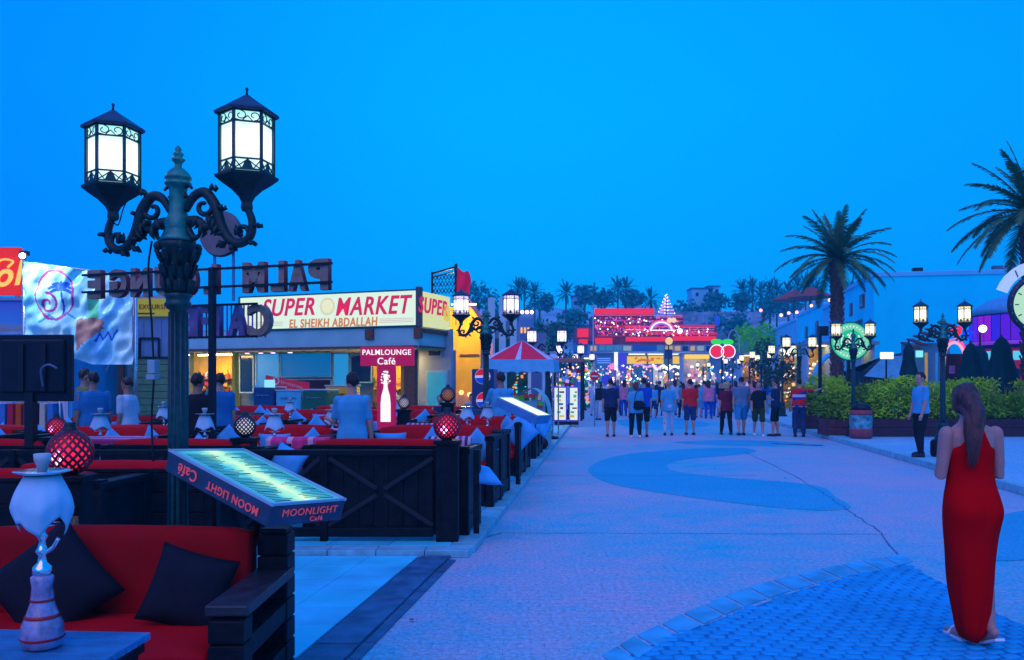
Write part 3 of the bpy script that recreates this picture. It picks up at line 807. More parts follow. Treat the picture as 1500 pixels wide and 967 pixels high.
# ---------------------------------------------------------------- hookahs
CLOTHM = []
def hookah_proto(near=True):
    t = empty('hookah')
    p = MB(); p.lathe([(.07, 0), (.085, .01), (.095, .05), (.09, .1), (.07, .14), (.052, .19), (.045, .26), (.05, .28), (.05, .30), (.03, .31)], 20)
    p.build('vase', M('painted glass vase', (.25, .22, .38), .15, 0, .5, 18, coat=.5), t)
    for k, z in enumerate((.045, .13, .2)):
        rr = (.0965, .077, .053)[k]
        MB().lathe([(rr-.004, z-.007), (rr+.002, z), (rr-.006, z+.012)], 20, cap=False).build('red_band', M('red enamel', (.4, .01, .02), .3), t)
    s = MB(); s.lathe([(.03, .30), (.045, .315), (.042, .34), (.02, .36), (.018, .39), (.032, .405), (.02, .42), (.014, .45), (.026, .47), (.014, .49), (.012, .52), (.02, .535), (.012, .55), (.010, .60)], 18)
    q = arc_pts([(.015, 0, .40), (.05, 0, .42), (.075, 0, .46)], 4); s.tube(q, .010, 8)
    s.build('stem', CHROME, t)
    pl = MB(); pl.lathe([(.02, .518), (.07, .515), (.075, .522), (.02, .524)], 20); pl.build('drip_plate', CHROME, t)
    # cloth hung from the tray: four points
    n = 64; J = 12; vs = []; fs = []
    for j in range(J+1):
        for k in range(n):
            an = 2*PI*k/n; tt = j/J
            zg = (1-abs(((k+4) % 16)/8-1))**1.2
            L = .160+.052*zg+.012*math.sin(an*3) if near else .13+.04*zg
            rad = ((.070+.055*math.sin(min(1, tt/.62)*PI/2)-.030*max(0, tt-.62)/.38*(.3+zg)) if near else (.058+.072*tt**.8-.01*tt*zg))*(1+.030*math.sin(an*11+1)*tt+.02*math.sin(an*5)*tt)*(1+.08*zg*min(1, tt*1.6))
            vs.append((rad*math.cos(an), rad*math.sin(an), .735-L*tt*1.2))
    for j in range(J):
        for k in range(n):
            k2 = (k+1) % n; fs.append((j*n+k, j*n+k2, (j+1)*n+k2, (j+1)*n+k))
    c = MB().add(vs, fs, True).build('cloth', WHITEC, t); md = c.modifiers.new('s', 'SOLIDIFY'); md.thickness = .004
    tr = MB(); tr.lathe([(.02, .735), (.11, .735), (.125, .745), (.118, .747), (.02, .741)], 28); tr.build('tray', CHROME, t)
    b = MB(); b.lathe([(.012, .60), (.014, .735), (.022, .745), (.026, .77), (.036, .79), (.038, .815), (.03, .818)], 18); b.build('bowl', M('pale clay', (.35, .5, .55), .5), t)
    return t
hk = hookah_proto(); hk.location = (XP(62, 3.35), 3.35, .62)
tag(hk, 'large hookah with white cloth under its tray, on the nearest table at bottom left', 'hookah', 'hookahs on the cafe tables')
hk2 = None
# near hookah looks taller: own scale
hk.scale = (.84, .84, .93)
# ---------------------------------------------------------------- low tables
def table_proto(W=.9, D=.6, H=.5, slats=5):
    t = empty('low_table')
    for k in range(slats):
        MB().box((0, -D/2+D/slats*(k+.5), H-.02), (W, D/slats-.008, .04)).build('top_board', WOOD, t, bev=.004)
    for sx in (-1, 1):
        for sy in (-1, 1): MB().box((sx*(W/2-.06), sy*(D/2-.06), (H-.04)/2), (.07, .07, H-.04)).build('leg', WOOD, t, bev=.005)
    MB().box((0, 0, H-.07), (W-.14, D-.14, .06)).build('apron', WOOD, t, bev=.004)
    return t
tb = table_proto(); tb.location = (XP(470, 10.35), 10.35, TZ)
tag(tb, 'dark low table between the first two sofa rows, middle of the terrace', 'table', 'low cafe tables')
k = 0
hk_lbl = ['hookah with white cloth beside the black perforated ball lamp', 'hookah with white cloth just left of the waiter', 'hookah with white cloth behind the red ball lamp',
          'hookah with white cloth in front of the lamp post by the tent', 'hookah with white cloth between the far left sofas', 'hookah with white cloth left of the near lamp post',
          'small far hookah in front of the maroon bottle sign', 'small far hookah under the sloping white menu', 'small hookah behind the waiter, near the yellow shop front', 'small hookah near the people at left']
spots = [(402, 10.3), (487, 11.9), (684, 13.4), (714, 13.7), (147, 10.4), (300, 10.4), (578, 17), (738, 16.8), (425, 17), (240, 13.8)]
for i, (px, Y) in enumerate(spots):
    Yt = Y; x = XP(px, Y)
    if i: copy_tree(tb, None, (x-.1, Yt, TZ), SA, 'low table under the %s' % hk_lbl[i].replace('hookah with white cloth', 'hookah'), 'low cafe tables')
    if i == 0: hkf = hookah_proto(False); o = hkf; o.location = (x, Y, TZ+.50); tag(o, hk_lbl[i], 'hookah', 'hookahs on the cafe tables')
    else: o = copy_tree(hkf, None, (x, Y, TZ+.50), random.uniform(0, 1.5), hk_lbl[i], 'hookahs on the cafe tables')
    o.scale = (.9, .9, .95)

# ---------------------------------------------------------------- perforated ball lamps
def ball_shell(r=.14, n=16, rows=13, frac=.42):
    bm = bmesh.new(); vs = []
    for j in range(rows+1):
        ph = R(-72)+R(150)*j/rows; off = (j % 2)*.5
        rr = r*(1 if ph < 0 else (1-.06*math.sin(ph)))
        vs.append([bm.verts.new((rr*math.cos(ph)*math.cos(2*PI*(k+off)/n), rr*math.cos(ph)*math.sin(2*PI*(k+off)/n), r*1.04*math.sin(ph))) for k in range(n)])
    fl = []
    for j in range(rows-1):
        for k in range(n):
            o0 = j % 2
            a = vs[j][k]; b = vs[j+2][k]
            if o0 == 0: l_, r_ = vs[j+1][(k-1) % n], vs[j+1][k]
            else: l_, r_ = vs[j+1][k], vs[j+1][(k+1) % n]
            fl.append(bm.faces.new((a, r_, b, l_)))
    for j, top in ((0, 0), (rows, 1)):
        pass
    bm.normal_update(); bmesh.ops.inset_individual(bm, faces=fl, thickness=r*.075)
    bmesh.ops.delete(bm, geom=fl, context='FACES_ONLY')
    me = bpy.data.meshes.new('shell'); bm.to_mesh(me); bm.free()
    return me
def ball_lamp(loc, r, kind, label):
    t = empty('ball_lamp', loc, 0, label, 'lamp', 'perforated ball lamps on the cafe posts')
    shell = ball_shell(r); shell.materials.append(M('lamp shell dark', (.03, .03, .05), .4, .6, .3, 20) if kind != 'red' else M('lamp shell red brown', (.16, .012, .03), .4, .4, .3, 20))
    o = link('shell', shell, t); md = o.modifiers.new('s', 'SOLIDIFY'); md.thickness = r*.07; md.offset = 0
    m = MB(); m.lathe([(r*.32, -r*1.05), (r*.36, -r*.98), (r*.28, -r*.9), (r*.3, -r*.88)], 16)
    m.lathe([(r*.30, r*.93), (r*.34, r*.97), (r*.3, r*1.08), (r*.22, r*1.2), (r*.26, r*1.32), (r*.2, r*1.36)], 16); m.build('cap', IROND, t)
    if kind == 'red':
        MB().ball((0, 0, 0), r*.86, 20).build('glass_globe', ML('red lamp glass', (.80, .015, .07), 1.3), t)
        for q, (dx, dz) in enumerate(((-.30, -.22), (.05, -.25), (-.12, -.42), (-.12, .0))):
            MB().ball((dx*r, -r*.80, dz*r), r*.12, 8).build('bulb', ML('pink bulb', (1.0, .3, .8), 7.0), t)
    elif kind == 'white':
        MB().ball((0, 0, 0), r*.80, 20).build('glass_globe', ML('white lamp glass', (.75, .72, .9), .85), t)
    else:
        MB().ball((0, 0, 0), r*.80, 20).build('glass_globe', ML('amber lamp glass', (.9, .35, .12), .6), t)
    return t
ball_lamp((XP(103, 5.3), 5.3, ZP(662, 5.3)), .135, 'red', 'big glowing red perforated ball lamp at left, beside the white-clothed hookah')
ball_lamp((XP(655, 8.6), 8.6, ZP(624, 8.6)), .135, 'red', 'glowing red perforated ball lamp on the corner fence post')
ball_lamp((XP(359, 9.0), 9.0, ZP(624, 9.0)), .115, 'white', 'dark ball lamp with small white light holes behind the sloping menu box')
ball_lamp((XP(83, 9.0), 9.0, ZP(625, 9.0)), .10, 'red', 'smaller red ball lamp behind the big one at left')
ball_lamp((XP(656, 14.0), 14.0, ZP(578, 14.0)), .12, 'amber', 'small dark ball lamp with amber holes, farther back')
ball_lamp((XP(592, 14.0), 14.0, ZP(590, 14.0)), .10, 'white', 'small ball lamp with white holes beside the maroon bottle sign')
def lamp_stand(x, Y, ztop, w_, label, z0=TZ):
    t = empty('lamp_stand', (x, Y, z0), 0, label, 'post', 'posts carrying the ball lamps')
    h = ztop-z0
    MB().box((0, 0, h/2-.02), (w_, w_, h-.04)).build('post', WOOD, t, bev=.006)
    MB().box((0, 0, h-.02), (w_+.05, w_+.05, .04)).build('cap', WOOD, t, bev=.006)
    for s_ in (-1, 1): MB().box((s_*(w_/2-.02), -w_/2-.004, h/2-.02), (.04, .012, h-.08)).build('trim', WOOD, t)
    return t
lamp_stand(XP(656, 8.6), 8.6, ZP(624, 8.6)-.14, .22, 'thick dark corner post of the terrace fence under the red ball lamp')
lamp_stand(XP(359, 9.0), 9.0, ZP(624, 9.0)-.122, .2, 'dark post under the white-lit black ball lamp')
lamp_stand(XP(656, 14), 14, ZP(578, 14)-.128, .2, 'dark post under the small amber ball lamp')
lamp_stand(XP(592, 14), 14, ZP(590, 14)-.107, .2, 'dark post under the small white ball lamp by the maroon sign')
lamp_stand(XP(83, 9), 9, ZP(625, 9)-.107, .2, 'dark post under the smaller red ball lamp at left')
t = lamp_stand(XP(108, 5.3), 5.3, ZP(662, 5.3)-.142, .16, 'dark carved stand with tan tile insets under the big red ball lamp', 0)
for k in range(2):
    tp = MB()
    tp.box((.03, -.095, .80-k*.115), (.095, .012, .085)); o = tp.build('tile_inset', M('tan tile', (.20, .10, .04), .4, 0, .3, 30), t, bev=.003)
    for i in range(3): MB().box((.004+i*.026, -.103, .80-k*.115), (.012, .006, .05)).build('slot', M('grey glazed', (.12, .2, .2), .3), t)

# ---------------------------------------------------------------- fence along the terrace front
FZ0, FZ1 = TZ+.03, .985
fence = empty('fence', (0, 8.55, 0), 0, 'long dark wooden fence with crossed braces along the terrace front', 'fence')
xs = [XP(p, 8.55) for p in (640, 475, 352, 245, 130, 20, -110)]
for k in range(len(xs)-1):
    a, b = xs[k+1], xs[k]
    MB().box(((a+b)/2, 0, FZ1-.03), (b-a-.07, .06, .055)).build('rail', WOOD, fence, bev=.005)
    MB().box(((a+b)/2, 0, FZ0+.06), (b-a-.07, .06, .09)).build('rail', WOOD, fence, bev=.005)
    z0, z1 = FZ0+.105, FZ1-.06
    mid = (z0+z1)/2; xm = (a+b)/2
    for sx in (-1, 1):
        for sz in (-1, 1):
            p = (xm+sx*.04, -.004*sx*sz, mid+sz*.03); q_ = ((b-.04 if sx > 0 else a+.04), -.004*sx*sz, z1-.02 if sz > 0 else z0+.02)
            MB().bar(p, q_, .028, .045).build('brace', M('fence brace', (.010, .013, .022), .6, 0, .3, 20), fence, bev=.003)
    if k in (0,):
        nb = 7
        for i in range(nb):
            x0 = a+.04+(b-a-.08)/nb*(i+.5)
            MB().box((x0, .045, (z0+z1)/2), ((b-a-.08)/nb-.006, .018, z1-z0)).build('board', WOOD, fence, bev=.003)
    if k: MB().box((b, 0, (FZ1+TZ)/2), (.07, .08, FZ1-TZ)).build('post', WOOD, fence, bev=.006)
MB().box((xs[0]+.39, .12, .55), (.06, .05, .85)).build('post', WOOD, fence, bev=.006)
# side panel near left behind the near sofa
# ---------------------------------------------------------------- near sofa
ns = empty('sofa', (0, 0, 0), 0, 'large dark wooden sofa with dark red cushions in the near left corner', 'sofa', G_S)
X1 = XP(432, 4.75)
bx = X1-.095
# right side frame of stacked boards
yb, yf = 4.72, 3.95
z = 0
hts = [.119]*7
for i, h in enumerate(hts):
    top = z+h
    MB().box((bx, yb, z+h/2), (.165, .17, h-.008)).build('arm_block', WOOD, ns, bev=.008)
    if i in (1, 3): MB().box((bx+random.uniform(-.003, .003), (yb+yf)/2-.02, z+h/2), (.15, yb-yf-.10, h-.02)).build('arm_board', WOOD, ns, bev=.006)
    z = top
    if z > .55 and i == 4: pass
for i in range(5):
    MB().box((bx, yf, .06+i*.115), (.165, .14, .107)).build('arm_block', WOOD, ns, bev=.008)
MB().box((bx, (yb+yf)/2-.03, .615), (.2, yb-yf+.06, .05), ).build('arm_top', M('dark stained wood top', (.016, .02, .03), .45, 0, .45, 12, .3, 90), ns, bev=.008)
MB().box((bx-.0, yb, .845), (.15, .15, .03)).build('post_cap', WOOD, ns, bev=.012)
Lx = -4.2
for k in range(5):
    MB().box(((Lx+bx)/2-.05, yb+.03, .09+.15*k), (bx-Lx-.14, .03, .142)).build('back_board', WOOD, ns, bev=.004)
MB().box(((Lx+bx)/2-.05, 4.3, .16), (bx-Lx-.14, .72, .22)).build('base_frame', WOOD, ns, bev=.01)
me = softbox((1.62, .16, .47), .05, .02, 14); placed(me, (bx-.09-.81, 4.60, .635), R(-7), REDD, 'backrest_cushion', ns)
me = softbox((1.5, .16, .47), .05, .02, 14); placed(me, (bx-.09-.81-1.58, 4.60, .635), R(-7), REDD, 'backrest_cushion', ns)
me = softbox((2.0, .70, .17), .06, .02, 14); placed(me, (bx-.09-1.0, 4.22, .35), 0, RED, 'seat_cushion', ns)
me = softbox((1.0, .70, .17), .06, .02, 14); placed(me, (bx-.09-2.52, 4.22, .35), 0, RED, 'seat_cushion', ns)
o = link('cushion', PM_BLACK, None, loc=(XP(272, 4.3), 4.34, .605)); o.rotation_euler = (R(68), R(17), R(8)); tag(o, 'black square cushion leaning on the near red sofa', 'cushion', 'black cushions on the near sofa'); o.scale = (.80, .80, 1)
o = link('cushion', PM_BLACK, None, loc=(XP(68, 4.3), 4.36, .62)); o.rotation_euler = (R(66), R(48), R(-8)); tag(o, 'black cushion behind the near hookah at the left end of the sofa', 'cushion', 'black cushions on the near sofa')
# near table
nt_ = empty('low_table', (XP(20, 3.3), 3.3, 0), R(-4), 'blue-grey topped low table in the near left corner holding the hookah', 'table')
nt_.location = (-1.55-.55, 3.3, 0)
TT = M('table top worn paint', (.02, .17, .34), .5, 0, .45, 6, .3, 60)
for k in range(6):
    MB().box((0, -.30+.1*(k+.5)+0, .603), (1.15, .094, .03)).build('top_board', TT, nt_, bev=.004)
MB().box((0, 0, .565), (1.12, .56, .045)).build('apron', WOOD, nt_, bev=.004)
for sx in (-1, 1):
    for sy in (-1, 1): MB().box((sx*.5, sy*.24, .27), (.07, .07, .54)).build('leg', WOOD, nt_, bev=.005)
# cushions seen through the fence at left
pillow((XP(150, 7.9), 7.9, .46), (R(60), R(20), R(10)), 'white-blue cushion seen low behind the tan tile lamp stand', scale=.95)
pillow((XP(110, 9.1), 9.15, .62), (R(75), R(30), R(5)), 'pale cushion behind the left fence panel', scale=.9)
pillow((XP(295, 9.1), 9.05, .48), (R(75), R(15), R(-10)), 'pale cushion under the sloping menu box, seen through the fence', scale=.85)
pillow((XP(420, 9.05), 9.05, .80), (R(75), R(25), R(-10)), 'pale cushion peeping through the fence right of the menu box', scale=.85)
# second bench left of fence, near side
b2 = copy_tree(sfA, None, (XP(30, 6.9), 6.9, 0), SA*.5+PI, 'dark wooden sofa at far left, its back to the camera', G_S)
b3 = copy_tree(sfA, None, (XP(190, 7.6), 7.6, 0), PI, 'dark wooden sofa before the fence, behind the near lamp post', G_S)

# ---------------------------------------------------------------- sloping menu boxes
def menu_box(A, L, Wd, label, T=.11, words=True, face=None):
    t = empty('menu_box', A, 0, label, 'menu stand', 'sloping lit menu boxes')
    return t
GLOWM, n_, l_, b_ = MN('lit menu sheet')
tcm = n_.new('ShaderNodeTexCoord'); sp_ = n_.new('ShaderNodeSeparateXYZ'); l_.new(tcm.outputs['Object'], sp_.inputs[0])
wv = n_.new('ShaderNodeTexNoise'); wv.inputs['Scale'].default_value = 9; wv.inputs['Detail'].default_value = 4; l_.new(tcm.outputs['Object'], wv.inputs['Vector'])
# tube glow painted into the emission, brightest along the middle; no tube modelled
ds_ = n_.new('ShaderNodeMath'); ds_.operation = 'SUBTRACT'; ds_.inputs[1].default_value = .27; l_.new(sp_.outputs['Y'], ds_.inputs[0])
ab_ = n_.new('ShaderNodeMath'); ab_.operation = 'ABSOLUTE'; l_.new(ds_.outputs[0], ab_.inputs[0])
ad_ = n_.new('ShaderNodeMath'); ad_.operation = 'MULTIPLY_ADD'; ad_.inputs[1].default_value = .16; l_.new(wv.outputs['Fac'], ad_.inputs[0]); l_.new(ab_.outputs[0], ad_.inputs[2])
rr_ = n_.new('ShaderNodeValToRGB'); l_.new(ad_.outputs[0], rr_.inputs[0]); e = rr_.color_ramp.elements
e[0].position = .07; e[0].color = (.80, 1.0, .35, 1); e[1].position = .33; e[1].color = (.01, .18, .26, 1)
for p_, c_ in ((.12, (.40, .85, .28, 1)), (.19, (.06, .45, .38, 1))): q = e.new(p_); q.color = c_
b_.inputs['Base Color'].default_value = (.1, .3, .3, 1)
l_.new(rr_.outputs[0], b_.inputs['Emission Color']); b_.inputs['Emission Strength'].default_value = .95
TUBE = ML('menu tube light', (.62, .95, .42), 1.2)
INK = M('menu print', (.01, .05, .10), .6, 0, 0)
REDTXT = M('red sign lettering', (.65, .05, .10), .5, 0, 0, emit=(.6, .10, .16), es=.35)
def frame_mtx(o, ux, uy):
    ux = Vector(ux).normalized(); uy = Vector(uy); uy = (uy-ux*uy.dot(ux)).normalized(); uz = ux.cross(uy)
    return Matrix(((ux.x, uy.x, uz.x, o[0]), (ux.y, uy.y, uz.y, o[1]), (ux.z, uy.z, uz.z, o[2]), (0, 0, 0, 1)))
def menu(D, C, A, label, T=.11, near=True, top=GLOWM, side=None, post=None):
    """D, C = low end corners, A = high corner over D; local x runs D->A (up slope), y runs D->C"""
    D, C, A = Vector(D), Vector(C), Vector(A)
    mt = frame_mtx(D, A-D, C-D); L = (A-D).length; W_ = (C-D).length
    t = empty('menu_box', (0, 0, 0), 0, label, 'menu stand', 'sloping lit menu boxes')
    t.matrix_world = mt
    s = side or M('menu box side', (.018, .05, .10), .4, 0, .4, 8)
    # local z may point down: find the sign
    sg = -1 if mt.to_3x3().col[2].z < 0 else 1
    MB().box((L/2, W_/2, -sg*T/2-sg*.004), (L, W_, T)).build('box', s, t, bev=.006)
    MB().box((L/2, W_/2, sg*.001), (L-.03, W_-.03, .006)).build('menu_sheet', top, t)
    f = MB()
    for y in (.006, W_-.006): f.box((L/2, y, sg*.006), (L+.01, .014, .014))
    for x in (.006, L-.006): f.box((x, W_/2, sg*.006), (.014, W_, .014))
    f.build('rim', M('pale rim', (.3, .5, .6), .4), t)
    return t, L, W_, sg, T
D = P(398, 748, 4.3); C = P(484, 724, 4.78); D.z = C.z = 1.035
A = D+Vector((-.72, .50, .237)); 
mbx, L, W_, sg, T = menu(D, C, A, 'sloping lit menu box lettered MOON LIGHT Café, its green sheet glowing')
li = MB()
for k in range(34):
    for j in range(2):
        x0 = .05+(L-.1)*k/34; y0 = .06+j*.27
        ln = random.uniform(.06, .19)
        li.box((x0, (y0+ln/2) if j == 0 else (W_-.05-ln/2), sg*.0052), (.006 if k % 6 else .012, ln, .001))
li.build('menu_print', INK, mbx)
# lettering on the camera side (upside down as photographed) and on the low end
def side_text(s, par, o, ux, uy, **kw):
    me = text_mesh(s, **kw); me.transform(frame_mtx(o, ux, uy)); me.materials.clear(); me.materials.append(REDTXT)
    return link('lettering', me, par)
# side face lies at local y = 0, outward -y. Up is sg*z. text reads from D to A, upside down
side_text('MOON LIGHT', mbx, (.30, -.006, -sg*T*.55), (1, 0, 0), (0, 0, -sg), size=.062, ext=.002, off=.0006, sx=1.05)
side_text('Café', mbx, (.70, -.006, -sg*T*.50), (1, 0, 0), (0, 0, -sg), size=.088, ext=.002, off=.001, sx=1.0)
# low end face: local x = 0, outward -x
side_text('MOONLIGHT', mbx, (-.006, W_*.52, -sg*T*.40), (0, -sg*1.0, 0) if sg > 0 else (0, 1, 0), (0, 0, sg), size=.055, ext=.002, sx=1.1)
side_text('Café', mbx, (-.006, W_*.62, -sg*T*.80), (0, -sg*1.0, 0) if sg > 0 else (0, 1, 0), (0, 0, sg), size=.036, ext=.002, sx=1.3)
st = MB(); inv = mbx.matrix_world.inverted()
for (a, b) in (((-1.6, 4.95, 1.0), (-1.3, 4.7, .02)), ((-1.35, 4.62, 1.0), (-1.65, 5.0, .02)), ((-1.75, 5.05, 1.05), (-1.75, 5.05, .02)), ((-1.3, 4.75, .35), (-1.75, 5.05, .35))):
    st.bar(inv @ Vector(a), inv @ Vector(b), .03)
st.build('stand', BLACKM, mbx)
D2 = P(788, 610, 13.0); C2 = P(795, 604, 13.5); A2 = D2+Vector((-.62, .3, .28))
m2, L2, W2, sg2, T2 = menu(D2, C2, A2, 'smaller sloping menu box with white glowing edge in front of the tent', .13, True, ML('white menu sheet', (.75, .9, 1), 1.3), M('menu side blue', (.05, .22, .5), .4))
inv = m2.matrix_world.inverted(); st = MB(); c = D2+Vector((-.3, .3, -.1)); st.bar(inv @ c, inv @ Vector((c.x, c.y, TZ)), .06); st.build('stand', BLACKM, m2)
# ================================================================ people
def cloth(name, col): return M('cloth '+name, col, .8, 0, .12, 6, .3, 160)
def hand(mb, w, d, side, r=.009, curl=.5):
    """palm, four fingers, thumb at wrist w pointing along d"""
    d = Vector(d).normalized(); side = Vector(side).normalized(); nrm = d.cross(side).normalized()
    mb.tube([w-d*.01, w+d*.03, w+d*.075, w+d*.085], [.024, .030, .030, .022], 8)
    for i, ln in enumerate((.055, .068, .072, .062)):
        b = w+d*.075+side*(-.028+.0185*i)
        m_ = b+d*ln*.5+nrm*ln*.12*curl; e = m_+d*ln*.45+nrm*ln*.45*curl
        mb.tube([b-d*.01, m_, e], [r*1.05, r, r*.75], 6)
    b = w+d*.025+side*.026
    mb.tube([b, b+side*.02+d*.025, b+side*.024+d*.055], [r*1.25, r*1.1, r*.8], 6)
def leg_pts(hx, stride, lift=0.0, out=.02):
    s = 1 if hx > 0 else -1
    hip = Vector((hx, 0, .90)); an = Vector((hx+s*out, stride, .085+lift))
    kn = hip.lerp(an, .5)+Vector((0, .03+abs(stride)*.08+lift*.5, 0))
    return hip, kn, an
def person(name, loc, rz, label, h=1.74, hips=(.0, .0), arms=((-.10, -.05, -1), (-.02, .15, -1), (.10, -.05, -1), (.02, .15, -1)),
           top=('tee', cloth('a', (.1, .1, .1))), bot=('shorts', cloth('b', (.1, .1, .1))), hair=('short', HAIRD), skin=SKIN, shoes=SHOE,
           wid=1.0, yaw=0, vox=.012, group='people strolling along the promenade', lean=0, sit=False):
    """faces +Y at rz = 0. arms: left upper, left fore, right upper, right fore directions"""
    t = empty('person', loc, rz, label, 'person', group)
    s = h/1.74
    S3 = Matrix.Scale(s, 4)
    LG = [leg_pts(-.095, hips[0], .02 if hips[0] < -.05 else 0), leg_pts(.095, hips[1], .02 if hips[1] < -.05 else 0)]
    if sit:
        LG = []
        for sx in (-1, 1): LG.append((Vector((sx*.095, 0, .90)), Vector((sx*.12, .42, .92)), Vector((sx*.12, .45, .5))))
    SH = [Vector((-.175*wid, 0, 1.40)), Vector((.175*wid, 0, 1.40))]
    AR = []
    for i in range(2):
        u = Vector(arms[2*i]).normalized(); f = Vector(arms[2*i+1]).normalized()
        e = SH[i]+u*.285; w_ = e+f*.245
        AR.append((SH[i], e, w_, f))
    b = MB()
    tors = [(0, 0, .84, .12, .09), (0, 0, .90, .165*wid, .115), (0, -.01, .97, .17*wid, .12), (0, 0, 1.06, .145*wid, .105), (0, 0, 1.16, .145*wid, .10), (0, .005, 1.28, .165*wid, .112), (0, 0, 1.37, .17*wid, .10), (0, -.005, 1.43, .12*wid, .075), (0, 0, 1.46, .065, .06), (0, .005, 1.52, .055, .058), (0, .01, 1.56, .055, .06)]
    b.loft(tors)
    for hip, kn, an in LG:
        b.limb([hip, hip.lerp(kn, .5), kn, kn.lerp(an, .35)+Vector((0, -.012, 0)), an.lerp(kn, .12), an], [.092, .078, .055, .054, .036, .036])
        b.limb([an+Vector((0, -.045, -.045)), an+Vector((0, .05, -.052)), an+Vector((0, .15, -.062))], [.034, .036, .026])
    for (sh, e, w_, f), sx in zip(AR, (-1, 1)):
        b.limb([sh, sh.lerp(e, .5), e, e.lerp(w_, .4), w_], [.056, .047, .039, .038, .026])
        side = Vector((0, 1, 0)) if abs(f.y) < .8 else Vector((-sx, 0, 0))
        side = (side-f*side.dot(f)).normalized()
        hand(b, w_, f, side)
    HM = Matrix.Translation((0, .012, 1.63)) @ Matrix.Rotation(yaw, 4, 'Z') @ Matrix.Rotation(lean, 4, 'X')
    b.ball((0, 0, .01), (.076, .093, .108), 18, HM); b.ball((0, .028, -.06), (.055, .058, .055), 12, HM)
    b.ball((0, .098, -.012), (.013, .02, .026), 8, HM); b.ball((0, .085, -.05), (.028, .012, .012), 8, HM)
    for sx in (-1, 1): b.ball((sx*.077, -.005, -.005), (.012, .02, .03), 8, HM); b.ball((sx*.03, .078, .022), (.022, .014, .01), 8, HM)
    b.v = [tuple(Vector(v)*s) for v in b.v]
    o = b.build('body', skin, t); bake(o, [('REMESH', dict(mode='VOXEL', voxel_size=vox)), ('SMOOTH', dict(factor=.5, iterations=2))], skin)
    e_ = MB()
    for sx in (-1, 1): e_.ball((sx*.03, .090, .008), (.011, .006, .006), 8, HM)
    e_.v = [tuple(Vector(v)*s) for v in e_.v]; e_.build('eyes', M('eyes', (.03, .03, .05), .3, 0, 0), t)
    # ---- top
    kind, cm = top
    c = MB(); g = .016
    if kind in ('tee', 'long', 'tank', 'tunic'):
        hem = {'tee': .90, 'long': .90, 'tank': .93, 'tunic': .78}[kind]
        rg = [(0, -.005, hem, .183*wid+g, .128+g), (0, -.005, .98, .178*wid+g, .123+g), (0, 0, 1.10, .158*wid+g, .112+g), (0, .003, 1.28, .172*wid+g, .116+g), (0, 0, 1.38, .176*wid+g*.6, .102+g), (0, -.003, 1.43, .125*wid+g, .078+g), (0, 0, 1.467, .07+g*.6, .062+g*.6)]
        c.loft(rg)
        if kind != 'tank':
            for (sh, e, w_, f) in AR:
                end = w_.lerp(e, .08) if kind == 'long' else sh.lerp(e, .78)
                pts = [sh+Vector((0, 0, .004)), sh.lerp(e, .5), sh.lerp(e, .78)]
                rr = [.060, .054, .052]
                if kind == 'long': pts += [e, end]; rr = [.067, .058, .055, .052, .042]
                c.limb(pts, rr)
        c.v = [tuple(Vector(v)*s) for v in c.v]
        o = c.build('top', cm, t); bake(o, [('REMESH', dict(mode='VOXEL', voxel_size=vox)), ('SMOOTH', dict(factor=.5, iterations=3))], cm)
        wrinkle(o, .016, 9, len(label))
    # ---- bottom
    kb, cb = bot
    c = MB()
    if kb in ('shorts', 'trousers', 'leggings', 'capri'):
        c.loft([(0, -.005, .80, .13, .09), (0, -.008, .88, .172*wid+.012, .122+.012), (0, -.01, .97, .17*wid+.010, .122+.01), (0, 0, 1.02, .155*wid+.010, .112+.01)])
        for hip, kn, an in LG:
            if kb == 'shorts': c.limb([hip, hip.lerp(kn, .5), hip.lerp(kn, .93)], [.104, .096, .088])
            elif kb == 'capri': c.limb([hip, kn, kn.lerp(an, .45)], [.102, .076, .068])
            elif kb == 'trousers': c.limb([hip, hip.lerp(kn, .5), kn, kn.lerp(an, .5), an+Vector((0, 0, .02))], [.102, .092, .074, .068, .060])
            else: c.limb([hip, hip.lerp(kn, .5), kn, kn.lerp(an, .5), an+Vector((0, 0, .03))], [.102, .092, .074, .070, .057])
    if kb in ('dress', 'skirt'):
        z1 = {'dress': .48, 'skirt': .55}[kb]
        c.loft([(0, 0, z1, .22, .17), (0, 0, .75, .20, .15), (0, -.005, .92, .182*wid+.012, .135), (0, 0, 1.04, .158*wid+.012, .12)])
    if c.v:
        c.v = [tuple(Vector(v)*s) for v in c.v]
        o = c.build('shorts' if kb == 'shorts' else ('skirt' if kb in ('skirt', 'dress') else 'trousers'), cb, t); bake(o, [('REMESH', dict(mode='VOXEL', voxel_size=vox)), ('SMOOTH', dict(factor=.5, iterations=2))], cb)
        wrinkle(o, .014, 10, len(label)+2)
    # ---- shoes
    for hip, kn, an in LG:
        c = MB(); c.limb([an+Vector((0, -.05, -.045)), an+Vector((0, .05, -.045)), an+Vector((0, .155, -.056))], [.042, .043, .034])
        c.box((an.x, an.y+.05, an.z-.075), (.085, .27, .018))
        c.v = [tuple(Vector(v)*s) for v in c.v]; o = c.build('shoe', shoes, t); bake(o, [('REMESH', dict(mode='VOXEL', voxel_size=max(vox*.8, .008)))], shoes)
    # ---- hair
    kh, hm = hair
